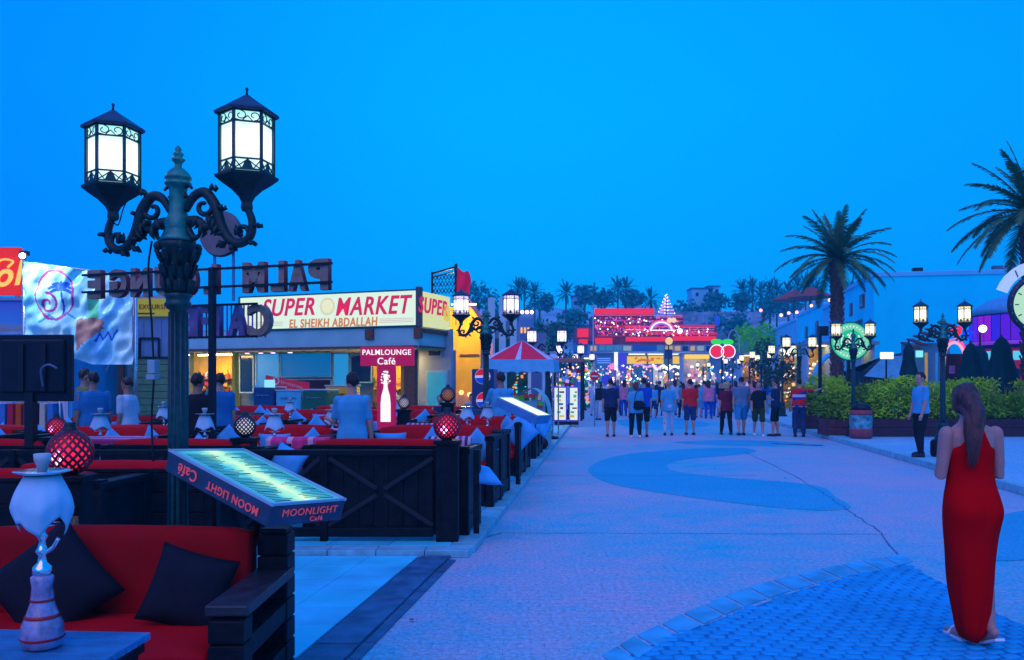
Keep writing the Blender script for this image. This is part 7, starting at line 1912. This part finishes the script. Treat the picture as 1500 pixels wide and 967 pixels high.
def shrub(x, y, z, lb, s=1):
    k = random.randrange(4) if used[0] and used[1] and used[2] and used[3] else used.index(0)
    if not used[k]:
        o = shr[k]; o.location = (x, y, z); o.rotation_euler = (0, 0, random.uniform(0, 6)); tag(o, lb, 'plant', 'shrubs in the hedge planters'); used[k] = 1
    else: o = copy_tree(shr[k], None, (x, y, z), random.uniform(0, 6), lb, 'shrubs in the hedge planters'); o['category'] = 'plant'
    o.scale = (s, s, s*random.uniform(.9, 1.08)); return o
def planter(x0, x1, y, h, d_, label, n, rows=2, mat=None, lab='', s=1):
    mat = mat or M('planter brown', (.045, .012, .028), .6, 0, .3, 6, .3, 40)
    t = empty('planter', ((x0+x1)/2, y+d_/2, KZ), 0, label, 'planter', 'brown hedge planters'); W_ = x1-x0
    for k in range(2):
        MB().box((0, -d_/2+.02, h*(k+.5)/2), (W_, .05, h/2-.01)).build('front_board', mat, t, bev=.008)
        MB().box((0, d_/2-.02, h*(k+.5)/2), (W_, .05, h/2-.01)).build('back_board', mat, t, bev=.008)
    for sx in (-1, 1): MB().box((sx*(W_/2-.03), 0, h/2), (.06, d_+.02, h+.02)).build('end_board', mat, t, bev=.008)
    MB().box((0, 0, h-.08), (W_-.08, d_-.08, .04)).build('soil', M('soil', (.03, .02, .02), .9), t)
    for i in range(n):
        for r_ in range(rows):
            f = (i+.5)/n; pos = ['first', 'second', 'third', 'fourth', 'fifth', 'sixth', 'seventh', 'eighth', 'ninth', 'tenth'][i]+' from the left'
            shrub(x0+W_*f+random.uniform(-.08, .08), y+d_*(r_+.5)/rows, KZ+h-.08, 'green shrub %s in %s, %s row' % (pos, lab, 'front' if r_ == 0 else 'back'), s)
planter(XP(1277, 24), XP(1540, 24), 24, .50, .9, 'long brown planter box of the hedge behind the man in light blue', 9, 2, lab='the long planter')
planter(XP(1212, 24.6), XP(1247, 24.6), 24.6, .46, .8, 'short reddish-brown planter just left of the litter bin', 2, 2, M('planter reddish', (.10, .03, .05), .6, 0, .3, 6, .3, 40), lab='the short planter by the bin', s=1.0)
planter(XP(1172, 28), XP(1206, 28), 28, .50, .8, 'dark planter left of the thin post with box head', 2, 2, lab='the dark left planter', s=1.05)
planter(XP(1196, 31.5), XP(1290, 31.5), 31.5, .5, .9, 'farther planter row behind the green sign pole', 6, 1, lab='the farther planter row', s=1.1)
planter(XP(1290, 30.5), XP(1530, 30.5), 30.5, .55, .9, 'far long planter behind the main hedge at right', 10, 1, lab='the far right planter', s=1.0)
# dark fence behind the hedge
hf = empty('fence', (0, 33.2, KZ), 0, 'low dark fence behind the hedge', 'fence')
for k in range(7): MB().box((XP(1180+k*50, 33.2), 0, .65), (.07, .07, 1.3)).build('post', BLACKM, hf)
for zz in (1.28, .9, .5): MB().box(((XP(1180, 33.2)+XP(1480, 33.2))/2, 0, zz), (XP(1480, 33.2)-XP(1180, 33.2), .04, .06)).build('rail', BLACKM, hf)
# litter bin
bn_ = empty('litter_bin', (XP(1261, 23.3), 23.3, KZ), R(-5), 'barrel-shaped litter bin with red bands and a picture panel, lamp post behind it', 'bin')
MB().lathe([(.24, 0), (.29, .02), (.30, .25), (.29, .27)], 24).build('base', M('bin red brown', (.30, .05, .07), .5, 0, .2, 8), bn_)
MB().lathe([(.285, .27), (.30, .45), (.295, .64)], 24, cap=False).build('picture_panel', M('bin picture', (.08, .30, .34), .4, 0, .7, 9), bn_)
MB().lathe([(.29, .64), (.305, .66), (.29, .74), (.26, .78)], 24).build('band', M('bin red brown', (.30, .05, .07), .5, 0, .2, 8), bn_)
MB().lathe([(.27, .78), (.25, .88), (.15, .95), (.02, .97)], 24).build('lid', BLACKM, bn_)

# ================================================================ palms and trees
def frond(m, L, az, el, droop, n=26, lw=.045, ll=.42, seed=0):
    rs = random.Random(seed); p = Vector((0, 0, 0)); d_ = Vector((math.cos(az)*math.cos(el), math.sin(az)*math.cos(el), math.sin(el))); pts = [p.copy()]
    hz = Vector((math.cos(az), math.sin(az), 0))
    for i in range(n):
        p = p+d_*L/n; pts.append(p.copy()); d_ = (d_+Vector((0, 0, -droop/n))*(.3+1.4*i/n)).normalized()
    m.tube(pts[::3]+[pts[-1]], radii(pts[::3]+[pts[-1]], [.03, .018, .006]), 5)
    for i in range(2, n):
        t_ = i/n; tg = (pts[i+1]-pts[i-1]).normalized(); sd = tg.cross(Vector((0, 0, 1))); sd = sd.normalized() if sd.length > .05 else Vector((math.sin(az), -math.cos(az), 0))
        ln = ll*L/2.6*math.sin(PI*min(1, .18+.80*t_))**.6*rs.uniform(.8, 1.1)
        for s_ in (-1, 1):
            for q in (0, .5):
                b = pts[i].lerp(pts[i+1], q); dd = (sd*s_*.8+tg*.65+Vector((0, 0, .22-.55*t_+rs.uniform(-.15, .15)))).normalized()
                w_ = tg*lw*L/2.6*.5; e = b+dd*ln+Vector((0, 0, -.12*ln)); mm = b+dd*ln*.5+Vector((0, 0, .0))
                m.add([b-w_, mm-w_, e, mm+w_, b+w_], [(0, 1, 2, 3, 4)])
def palm(name, loc, H, L, label, nf=46, seed=0, tr=.26, n=26, group='date palms', mat=LEAF, boots=True, lw=.045):
    t = empty(name, loc, 0, label, 'palm tree', group); rs = random.Random(seed)
    m = MB(); pr = [(tr*1.3, 0), (tr*1.05, .25), (tr*.92, H*.4), (tr*.95, H*.8), (tr*1.25, H*.93), (tr*1.1, H)]
    q = []
    for i in range(25):
        f = i/24*5; j = min(4, int(f)); q.append((lerp(pr[j][0], pr[j+1][0], f-j), lerp(pr[j][1], pr[j+1][1], f-j)))
    m.lathe(q, 14)
    if boots:
        for i in range(int(H*26)):
            z = H*.12+H*.88*i/(H*26); a = i*2.4; r_ = tr*(.95+.25*max(0, z/H-.8)*5*.6)
            c = Vector((math.cos(a)*r_, math.sin(a)*r_, z)); m.bar(c-Vector((0, 0, .08)), c+Vector((math.cos(a)*.07, math.sin(a)*.07, .09)), .10, .05)
    m.build('trunk', TRUNK, t)
    m = MB()
    for i in range(nf):
        f = i/nf; az = i*2.39996; el = R(lerp(82, -28, f**.85)); frond(m, L*rs.uniform(.85, 1.08)*(.88 if f < .2 else 1), az+rs.uniform(-.2, .2), el, lerp(.7, 1.5, f)*rs.uniform(.8, 1.2), n, lw, seed=i)
    o = m.build('crown', mat, t, fix=False); o.location = (0, 0, H)
    return t
palm('palm_tree', (XP(1226, 38), 38, KZ), ZP(378, 38)-KZ, 2.7, 'tall date palm in front of the white houses', 54, 1, .25)
palm('palm_tree', (XP(1512, 26), 26, KZ), ZP(310, 26)-KZ, 2.55, 'big date palm cropped by the right edge', 50, 5, .28, 30)
# low green shrub column near the far lamps (right)
def bush(name, loc, w_, h_, label, n=500, seed=0, mat=FAR, ls=.5, cat='tree', group='trees on the hill', trunk=True, lobes=7):
    t = empty(name, loc, 0, label, cat, group); rs = random.Random(seed); m = MB()
    L = [(rs.uniform(-.33, .33)*w_, rs.uniform(-.3, .3)*w_, h_*rs.uniform(.42, .86), w_*rs.uniform(.16, .30)) for _ in range(lobes)]
    for i in range(n):
        cx, cy, cz, r_ = L[i % lobes]; v = Vector((rs.gauss(0, 1), rs.gauss(0, 1), rs.gauss(0, .8))).normalized()*r_*rs.uniform(.7, 1.12)
        p = Vector((cx, cy, cz))+v; d_ = Vector((rs.uniform(-1, 1), rs.uniform(-1, 1), rs.uniform(-1, 1))).normalized()*ls*rs.uniform(.5, 1); s_ = d_.cross(Vector((rs.uniform(-1, 1), rs.uniform(-1, 1), rs.uniform(-1, 1)))).normalized()*ls*.4
        m.add([p, p+d_*.5+s_, p+d_, p+d_*.5-s_], [(0, 1, 2, 3)])
    m.build('crown', mat, t, fix=False)
    if trunk: MB().tube([(0, 0, 0), (.02*w_, 0, h_*.35), (-.03*w_, 0, h_*.6)], [w_*.045, w_*.035, w_*.02], 7).tube([(0, 0, h_*.3), (w_*.2, 0, h_*.6)], [w_*.025, w_*.01], 6).tube([(0, 0, h_*.3), (-w_*.22, .05, h_*.62)], [w_*.025, w_*.01], 6).build('trunk', TRUNK, t)
    return t
bush('green_shrub', (XP(1128, 55), 55, KZ), 3.0, 4.2, 'green leafy tree beside the far lamp posts left of the stepped houses', 900, 3, HEDGED, .28, 'tree', 'street trees')
bush('green_shrub', (XP(1140, 48), 48, KZ), 2.2, 3.0, 'low green shrub behind the two men in black', 700, 4, HEDGED, .22, 'shrub', 'street trees')
bush('green_shrub', (XP(797, 70), 70, 0), 5.2, 7.2, 'rounded green tree behind the tent top', 1100, 5, M('mid green leaf', (.02, .16, .12), .7, 0, .35, 1), .4, 'tree', 'street trees')
bush('green_shrub', (XP(1110, 92), 92, 0), 4.4, 9.0, 'lime-lit tree by the far white house', 900, 6, M('lime leaf painted lit', (.08, .45, .03), .7, 0, .35, 1, emit=(.05, .4, .01), es=.15), .45, 'tree', 'street trees')  # light on the leaves painted as lime colour and a weak glow

# ================================================================ the hill
def hgt(px, Y):
    rid = [(560, 452), (640, 446), (700, 440), (760, 446), (820, 444), (870, 450), (950, 442), (1000, 444), (1050, 446), (1110, 447), (1160, 444), (1240, 420), (1320, 398), (1420, 388), (1500, 370), (1600, 352), (1700, 350)]
    for (a, b), (c, d_) in zip(rid, rid[1:]):
        if a <= px <= c: r_ = lerp(b, d_, (px-a)/(c-a)); break
    else: r_ = rid[0][1] if px < 560 else rid[-1][1]
    return r_
vs = []; fs = []; NX, NY = 110, 16
for j in range(NY+1):
    Y = 112+(j/NY)*110
    for i in range(NX+1):
        px = 500+1250*i/NX; f = j/NY; H = ZP(hgt(px, 200), 200); z = H*(f**.75)*(1.06 if j > 12 else 1)
        z += 1.4*noise.noise(Vector((px*.012, Y*.03, 2)))*f+.6*noise.noise(Vector((px*.05, Y*.1, 5)))*f-.2
        vs.append((XP(px, Y), Y, z if j < NY else z-2))
for j in range(NY):
    for i in range(NX): k = j*(NX+1)+i; fs.append((k, k+1, k+NX+2, k+NX+1))
MB().add(vs, fs, True).build('hill', M('hill ground', (.22, .42, .52), .9, 0, .5, .12, .5, 3), kind='structure')
# cut rock bank
rb = []; fs = []
for j in range(7):
    for i in range(41):
        px = 985+130*i/40; Y = 128+j*1.0; z = ZP(482-j*4.2, Y); rb.append((XP(px, Y)+0, Y+1.2*noise.noise(Vector((i*.4, j*.8, 0))), z+.35*noise.noise(Vector((i*.6, j, 3)))))
for j in range(6):
    for i in range(40): k = j*41+i; fs.append((k, k+1, k+42, k+41))
for k in range(41): rb.append((rb[k][0], rb[k][1], 0))
n0 = 7*41
for i in range(40): fs.append((n0+i, n0+i+1, i+1, i))
MB().add(rb, fs, False).build('rock_bank', M('rock bank', (.16, .26, .34), .9, 0, .4, .5, .6, 4), kind='structure')
rb = []; fs = []
for j in range(4):
    for i in range(31):
        px = 690+180*i/30; Y = 120+j*1.2; z = ZP(497-j*7, Y); rb.append((XP(px, Y), Y+1.2*noise.noise(Vector((i*.4, j*.8, 4))), z+.35*noise.noise(Vector((i*.6, j, 7)))))
for j in range(3):
    for i in range(30): k = j*31+i; fs.append((k, k+1, k+32, k+31))
MB().add(rb, fs, False).build('rock_bank', M('rose bank', (.20, .15, .30), .9, 0, .35, .5, .6, 4), kind='structure')
# palms and trees on the hill
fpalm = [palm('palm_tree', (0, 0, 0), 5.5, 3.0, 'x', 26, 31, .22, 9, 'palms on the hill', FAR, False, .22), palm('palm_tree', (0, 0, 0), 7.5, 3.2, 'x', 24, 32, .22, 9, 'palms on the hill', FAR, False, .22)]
hp = [(759, 418, 0, 'left of a pair above the tent'), (768, 420, 1, 'tallest of the pair above the tent'), (783, 424, 0, 'right of the pair above the tent'), (829, 424, 1, 'alone, left of the dark round tree'), (905, 418, 0, 'left of two above the red roof'), (917, 418, 0, 'right of two above the red roof'), (953, 434, 0, 'small, just left of the spiral light tree'),
      (1088, 420, 0, 'left one above the rock bank'), (1102, 418, 1, 'middle one above the rock bank'), (1115, 425, 0, 'right one above the rock bank'), (1128, 420, 1, 'among a row left of the stepped houses'), (1138, 421, 1, 'second in the row left of the stepped houses'), (1155, 424, 0, 'broad one above the parasols'),
      (1168, 415, 1, 'slender one above the parasols'), (1180, 412, 1, 'tall slender one left of the big palm'), (1186, 414, 1, 'twin of the tall slender one'), (1196, 420, 0, 'right before the big palm trunk'), (1246, 403, 1, 'seen right of the big palm trunk'), (1238, 408, 0, 'low, just right of the big palm trunk')]
for i, (px, py, k, lb) in enumerate(hp):
    Y = 150 if i < 17 else 90
    lab = 'far palm on the hill, '+lb; z = ZP(py, Y)-(5.5, 7.5)[k]-.8
    if i < 2 and False: pass
    src = fpalm[k]
    if src['label'] == 'x': o = src; o.location = (XP(px, Y), Y, z); o['label'] = lab
    else: o = copy_tree(src, None, (XP(px, Y), Y, z), random.uniform(0, 6), lab, 'palms on the hill')
    s_ = random.uniform(.62, .8)*Y/150; o.scale = (s_, s_, 1 if Y > 100 else .8)
ht_ = [(856, 418, 30, 38, 'dark round tree on the skyline left of the red lights'), (700, 425, 44, 30, 'wide dark tree mass behind the second lamp post'), (790, 436, 30, 26, 'low dark tree above the tent'), (880, 430, 34, 22, 'low dark tree just left of the top red band'), (928, 430, 26, 24, 'dark tree behind the top red band'), (1052, 434, 32, 22, 'round dark tree right of the spiral light tree'),
       (1085, 430, 24, 30, 'dark tree over the left end of the rock bank'), (1118, 440, 46, 30, 'dark bushes above the lime-lit tree'), (1150, 440, 40, 20, 'hedge-like trees behind the parasols'), (1070, 470, 46, 34, 'dark tree in front of the rock bank'), (730, 450, 40, 34, 'dark tree left of the tent peak'), (840, 460, 40, 20, 'bushes left of the flagpole'), (1020, 452, 50, 12, 'low bushes along the top of the rock bank'), (770, 470, 36, 20, 'dark shrubs behind the small tower')]
for i, (px, py, wp, hp_, lb) in enumerate(ht_):
    Y = 145 if i not in (9, 11, 13) else 122; w_ = wp*Y/FPX; h_ = hp_*Y/FPX*1.25
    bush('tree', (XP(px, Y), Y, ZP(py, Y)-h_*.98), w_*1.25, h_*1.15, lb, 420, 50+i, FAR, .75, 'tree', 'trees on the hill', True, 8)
# houses on the hill
hh = [(1010, 425, 1040, 440, 'pale flat house faint on the skyline right of the spiral tree'), (1034, 422, 1050, 430, 'higher faint house block on the skyline'), (838, 436, 852, 456, 'pale house beside the dark round tree'), (1130, 436, 1150, 446, 'faint house left of the parasols'), (735, 452, 752, 470, 'blue house on the hill left of the tent')]
for i, (a, b, c, d_, lb) in enumerate(hh):
    Y = 150 if i != 4 else 125; xa, xb = XP(a, Y), XP(c, Y); zt_, zb_ = ZP(b, Y), ZP(d_+14, Y)
    t = empty('hill_house', ((xa+xb)/2, Y-2, zb_), 0, lb, 'house', 'houses on the hill'); MB().box((0, 2, (zt_-zb_)/2), (xb-xa, 4, zt_-zb_)).build('wall', M('hill house wall', (.20, .62, .80), .8, 0, .1, .5), t)
    for k in range(2): MB().box((-(xb-xa)/4+k*(xb-xa)/2, -.02, (zt_-zb_)*.72), (.5, .1, .6)).build('window', DARKP, t)
    MB().box((0, 2, zt_-zb_+.1), (xb-xa+.3, 4.3, .2)).build('roof', M('hill roof', (.04, .2, .36), .8), t)

# ================================================================ the red-lit centre
YC_ = 92.0
rc = empty('red_lit_mall', (0, YC_, 0), 0, 'wide terraced building outlined in red and pink lights at the end of the street', 'building')
RB = ML('red light band', (1.0, .006, .012), .95); PB = ML('pink light line', (1.0, .12, .40), 1.1); VB = ML('violet light line', (.45, .12, .9), 1.0); WB = ML('white tube light', (.85, .85, 1.0), 1.5); YB_ = ML('yellow sign lit', (1.0, .60, .01), 1.0)
CW = M('mall wall', (.12, .30, .50), .8, 0, .15, .4); CR = M('mall wall rose', (.22, .07, .16), .8, 0, .3, .6)
def cbox(name, mat, a, c, b, d_, y=0, th=.3, par=rc, bev=0):
    Y = YC_+y; xa, xb = XP(a, Y), XP(c, Y); zt_, zb_ = ZP(b, Y), ZP(d_, Y)
    return MB().box(((xa+xb)/2, y+th/2, (zt_+zb_)/2), (xb-xa, th, zt_-zb_)).build(name, mat, par, bev=bev)
cbox('wall', CW, 862, 1052, 505, 583, 1, 8); cbox('wall', CR, 870, 958, 461, 505, 4, 6); cbox('wall', CR, 958, 1001, 465, 505, 5, 5); cbox('wall', CR, 1001, 1050, 478, 505, 4.5, 5); cbox('parapet', RB, 960, 1000, 464, 465.5, 4.6, .2); cbox('wall', CR, 843, 872, 480, 500, 3, 4); cbox('wall', CW, 843, 870, 500, 583, 4, 4)
cbox('light_band', RB, 871, 958, 452, 460.5, 3.4, .3); cbox('light_band', RB, 872, 897, 495, 504, 2.6, .3); cbox('light_band', RB, 917, 975, 493.5, 500, .6, .3); cbox('light_band', RB, 986, 1049, 492.5, 499, .6, .3)
cbox('light_band', RB, 846, 862, 481.5, 494, 2.4, .2); cbox('light_band', RB, 848, 861, 497, 504, 2.4, .2)
cbox('light_band', M('dim red band', (.4, .01, .04), .6, emit=(.65, .01, .08), es=.7), 945, 1050, 487, 490.5, 1.6, .2); cbox('light_band', M('dim red band', (.4, .01, .04), .6, emit=(.65, .01, .08), es=.7), 985, 1048, 476, 479, 1.6, .2)
cbox('light_band', M('dim red band', (.4, .01, .04), .6, emit=(.65, .01, .08), es=.7), 915, 945, 476, 486, 2.4, .2)
rs = random.Random(21)
# balcony lattice: posts and rails lined with small lights
for (a, c, b, d_, cols) in ((872, 956, 462, 478, (PB, VB, RB)), (915, 1046, 479, 487, (PB, VB, WB)), (940, 1000, 462, 478, (PB, PB, VB)), (1000, 1046, 480, 486, (RB, PB, WB)), (875, 912, 479, 492, (RB, PB, VB))):
    for zz in (b, (b+d_)/2, d_): cbox('rail', rs.choice(cols), a, c, zz-.25, zz+.25, 2.0, .1)
    x = a
    while x < c:
        cbox('post', M('mall post', (.25, .04, .12), .6), x-.3, x+.3, b, d_, 2.2, .12); x += rs.uniform(4, 8)
def lights(par, pts, mat, r_, name='bulbs'):
    m = MB()
    for p in pts: m.ball(p, r_, 5)
    o = m.build(name, mat, par, fix=False); o['kind'] = 'stuff'; return o
for mt, n in ((PB, 70), (VB, 50), (ML('bulb white pink', (1, .7, .85), 4), 26), (RB, 60), (ML('bulb green', (.1, .8, .3), 1.2), 12)):
    lights(rc, [(XP(px, YC_), 1.6, ZP(py, YC_)) for px, py in [q_ for q_ in [(rs.uniform(873, 1047), rs.uniform(462, 491)) for _ in range(n*2)] if q_[0] < 999 or q_[1] > 479]], mt, .10)
# glowing dome arches
for r_, mt in ((18, PB), (15.5, WB), (13, VB)):
    m = MB(); m.tube([(XP(972+r_*math.cos(PI*k/16), YC_), 1.3, ZP(484-r_*.85*math.sin(PI*k/16), YC_)) for k in range(17)], .10, 5); m.build('arch_light', mt, rc)
cbox('arch_base', WB, 954, 990, 483.5, 484.6, 1.2, .2)
for px in (984, 990, 999): MB().ball((XP(px, YC_), 1.2, ZP(468 if px < 995 else 484, YC_)), .3, 8).build('lamp', ML('warm grey lamp', (.9, .6, .4), 1.2) if px < 995 else ML('bulb white pink', (1, .7, .85), 4), rc)
# upper shop band: windows
x = 865
while x < 1045:
    w_ = rs.uniform(7, 14); f = cbox('window', M('mall window frame', (.3, .4, .5), .6), x, x+w_, 505.5, 514.5, .9, .15); xa, xb = XP(x+.8, YC_), XP(x+w_-.8, YC_)
    MB().box(((xa+xb)/2, .85, ZP(510, YC_)), (xb-xa, .06, .5)).build('pane', rs.choice([M('mall pane dark', (.01, .06, .14), .2), ML('mall pane blue', (.05, .25, .6), .7), ML('mall pane pale', (.4, .6, .8), .6), ML('mall pane amber', (.8, .5, .2), .7)]), f); x += w_+rs.uniform(1, 3)
cbox('blue_panel', M('mall blue panel', (.04, .16, .42), .6), 927, 962, 505, 515, .5, .15)
cbox('slab', M('mall slab', (.25, .4, .55), .7), 860, 1054, 515, 517, -.5, 1.6)
# signs at street level
sgl = [('sign_board', YB_, 919, 947, 522, 533), ('sign_board', YB_, 950, 972, 521.5, 533), ('sign_board', YB_, 986, 1003, 522, 533), ('sign_board', WB, 921, 945, 518, 520), ('sign_board', WB, 949, 972, 518, 520), ('sign_board', WB, 985, 1016, 518, 520), ('sign_board', ML('white shop panel', (.75, .6, .8), .9), 1003, 1018, 522, 534),
       ('sign_board', M('navy sign', (.01, .04, .16), .5), 974, 985, 512, 526), ('sign_board', ML('blue sign', (.02, .12, .65), .8), 873, 896, 523, 534), ('banner', ML('tall blue banner', (.06, .04, .85), .8), 906, 917, 517, 543), ('sign_board', WB, 900, 905, 516, 542), ('sign_board', ML('pink sign', (1, .25, .55), 1.1), 893, 903, 532, 541)]
for nm, mt, a, c, b, d_ in sgl: cbox(nm, mt, a, c, b, d_, -.9, .2)
for k in range(3): cbox('sign_line', M('sign line pale', (.3, .5, .8), .5, emit=(.3, .5, .9), es=.5), 875, 894, 525+k*3, 526+k*3, -1.0, .05)
m = MB()
for k in range(22):
    px = 922+rs.uniform(0, 48); m.box((XP(px, YC_), -1.0, ZP(527.5+rs.uniform(-3, 3), YC_)), (rs.uniform(.1, .35), .05, rs.uniform(.08, .25)))
m.build('sign_print', M('sign amber print', (.55, .12, .0), .5, emit=(.7, .2, .0), es=.6), rc)
q = [(XP(px, YC_), -1.2, ZP(py, YC_)) for px, py in ((953, 534), (960, 541), (968, 536), (975, 541), (985, 537), (994, 540), (1003, 535), (1010, 538))]
MB().tube(arc_pts(q, 4), .13, 5).build('script_light', ML('script white violet', (.95, .8, 1), 1.8), rc)
q = [(XP(px, YC_), -1.2, ZP(py, YC_)) for px, py in ((925, 536), (935, 534), (945, 538), (955, 537), (965, 542))]
MB().tube(arc_pts(q, 4), .10, 5).build('script_light', ML('script violet', (.5, .25, 1), 1.4), rc)
cols_ = [ML('street bulb white', (.9, .9, 1), 4), ML('street bulb violet', (.5, .3, 1), 2), ML('street bulb amber', (1, .55, .15), 2.2), ML('street bulb cyan', (.15, .75, 1), 1.4), ML('street bulb pink', (1, .2, .5), 1.8)]
for mt in cols_:
    lights(rc, [(XP(px, YC_-3), -3+rs.uniform(0, 2), ZP(py, YC_-3)) for px, py in [(rs.uniform(862, 1050), rs.uniform(535, 562)) for _ in range(46)]], mt, .11)
for k in range(24):
    px = 864+k*7.8; cbox('stall_panel', rs.choice([CW, M('stall teal', (.02, .25, .3), .6), ML('stall lit cyan', (.05, .4, .6), .6), ML('stall lit violet', (.15, .1, .6), .7), M('goods brown', (.22, .08, .02), .5), ML('stall lit white', (.6, .6, .8), .8), ML('stall lit amber', (.8, .4, .1), .7)]), px, px+rs.uniform(4, 7), rs.uniform(538, 548), 583, -.5, .3)
# spiral light tree
sp = empty('spiral_light_tree', (XP(976, 98), 98, 0), 0, 'violet and white spiral cone of lights on the roof of the red-lit building', 'light tree')
zb_, zt_ = ZP(459, 98), ZP(431, 98); q = []
for k in range(120):
    f = k/119; r_ = lerp(.95, .04, f); a = f*2*PI*6; q.append((r_*math.cos(a), r_*math.sin(a), lerp(zb_, zt_, f)))
MB().tube(q, .055, 5).build('light_tube', ML('spiral violet', (.75, .35, 1), 1.4), sp); lights(sp, [q[k] for k in range(0, 120, 5)], ML('spiral bulb', (1, .85, 1), 3), .09)
MB().tube([(0, 0, 6), (0, 0, zt_)], .05, 5).build('mast', BLACKM, sp)
# yellow globe and flagpole
o = MB().ball((0, 0, 0), .40, 16).build('globe_lamp', ML('yellow globe', (1, .68, .22), 1.0), None, loc=(XP(980, 90), 90, ZP(499.5, 90))); tag(o, 'round yellow globe lamp in the middle of the red band', 'lamp'); MB().box((0, .3, -2), (.12, .12, 4)).build('post', BLACKM, o)
o = MB().tube([(0, 0, 0), (0, 0, ZP(449, 60))], [.06, .04], 8).box((0, 0, ZP(449, 60)), (.3, .2, .2)).build('flagpole', M('pale pole', (.3, .45, .6), .5), None, loc=(XP(869, 60), 60, 0)); tag(o, 'tall thin pale pole left of the red lights', 'pole')
for i, (a, c, Y, lb) in enumerate(((775, 865, 50, 'strings of white and violet bulbs over the left stalls beyond the tent'), (1055, 1135, 70, 'strings of warm and violet bulbs over the right stalls beyond the crowd'), (1135, 1200, 52, 'warm bulbs strung over the stalls left of the green sign'))):
    sl_ = empty('string_lights', (0, Y, 0), 0, lb, 'string lights')
    for mt, n in ((cols_[0], 26), (cols_[1], 22), (cols_[2], 26), (cols_[4], 12)):
        lights(sl_, [(XP(px, Y), rs.uniform(-.5, .5), ZP(py, Y)) for px, py in [(rs.uniform(a, c), rs.uniform(522, 556)) for _ in range(n)]], mt, .11*Y/90)
    for k in range(4):
        q = [(XP(lerp(a, c, u/8), Y), 0, ZP(524+k*8+4*math.sin(u*PI/4)*(-1)**k, Y)) for u in range(9)]; MB().tube(q, .012, 4).build('wire', BLACKM, sl_)
# cherry sign and curved lamp
ch = empty('cherry_sign', (XP(1058, 62), 62, 0), 0, 'neon sign of two red cherries with green leaves', 'sign')
for sx in (-1, 1):
    me = MB().lathe([(.48, -.06), (.48, .06)], 20, smooth=False, sy=.95).mesh('cherry'); me.transform(UP((sx*.42, 0, ZP(515, 62)))); me.materials.append(ML('cherry red', (1, .01, .06), .9)); link('cherry', me, ch)
    m = MB(); m.tube([(.50*math.cos(2*PI*k/20), .48*math.sin(2*PI*k/20), .07) for k in range(21)], .035, 5); me = m.mesh('outline'); me.transform(UP((sx*.42, 0, ZP(515, 62)))); me.materials.append(WB); link('outline', me, ch)
    me = MB().lathe([(.42, -.05), (.42, .05)], 16, smooth=False, sy=.52).mesh('leaf'); me.transform(UP((sx*.40, 0, ZP(501, 62)))); me.materials.append(ML('leaf green', (.03, .85, .05), .9)); link('leaf', me, ch)
    MB().tube([(sx*.40, 0, ZP(510, 62)), (sx*.12, 0, ZP(503, 62))], .03, 5).build('stalk', WB, ch)
MB().box((0, .1, ZP(520, 62)/2), (.1, .1, ZP(520, 62))).build('pole', BLACKM, ch)
cp = empty('curved_lamp', (XP(1083, 66), 66, 0), 0, 'tall pale lamp pole bent over like a hook beside the cherry sign', 'lamp')
z1 = ZP(490, 66); MB().tube(arc_pts([(0, 0, 0), (0, 0, z1-.8), (-.12, 0, z1), (-.45, 0, z1+.35), (-.75, 0, z1+.1), (-.85, 0, z1-.4)], 5), .05, 6).build('pole', M('pale pole', (.3, .45, .6), .5), cp); MB().ball((-.85, 0, z1-.5), .1, 8).build('lamp_head', METAL, cp)
o = MB().ball((0, 0, 0), (.26, .26, .5), 12).build('hanging_lantern', ML('blue lantern', (.01, .06, .9), .9), None, loc=(XP(1051, 80), 80, ZP(470, 80))); tag(o, 'blue hanging lantern above the right end of the red band', 'lantern'); MB().tube([(0, 0, .4), (0, 0, 1.1)], .03, 5).build('cord', BLACKM, o)
# road signs
rd = empty('road_sign', (XP(871, 32), 32, 0), 0, 'red round no entry sign on a pale pole beside the woman in white trousers', 'sign')
z1 = ZP(552, 32)+.02; me = MB().lathe([(.17, -.01), (.17, .01)], 24, smooth=False).mesh('plate'); me.transform(UP((0, -.04, z1))); me.materials.append(M('sign red plate', (.6, .01, .03), .5)); link('plate', me, rd)
MB().box((0, -.055, z1), (.24, .01, .055)).build('bar', M('sign white', (.7, .7, .7), .5), rd); MB().tube([(0, 0, 0), (0, 0, z1+.2)], .025, 8).build('pole', METAL, rd)
rd = empty('road_sign', (XP(888, 40), 40, 0), 0, 'blue round lit sign behind the strollers at left', 'sign')
z1 = ZP(556, 40); me = MB().lathe([(.24, -.01), (.24, .01)], 24, smooth=False).mesh('plate'); me.transform(UP((0, -.04, z1))); me.materials.append(ML('round blue sign', (.03, .05, .9), .7)); link('plate', me, rd); MB().tube([(0, 0, 0), (0, 0, z1)], .025, 8).build('pole', METAL, rd)
# small loose things on the paving
for i, (px, py) in enumerate(((603, 908), (1150, 700))):
    o = MB().lathe([(.012, 0), (.02, .004), (.012, .008)], 8).build('litter', M('dry leaf', (.25, .15, .1), .8), None, loc=G(px, py, .014 if i == 0 else 0.004)); tag(o, ['small dry scrap on the street by the dark kerb slabs', 'small dry scrap in the middle of the street'][i], 'litter')
bpy.data.scenes.remove(BENCH)

hz = MB().box((30, 119, 14.5), (400, 246, 31.1)).build('haze', M('haze air', (1, 1, 1)), kind='stuff')
HZ = hz.data.materials[0]; hn = HZ.node_tree.nodes; hn.clear(); vo_ = hn.new('ShaderNodeVolumePrincipled'); ou_ = hn.new('ShaderNodeOutputMaterial')
vo_.inputs['Density'].default_value = .0018; vo_.inputs['Color'].default_value = (.06, .75, 1, 1); HZ.node_tree.links.new(vo_.outputs[0], ou_.inputs['Volume'])
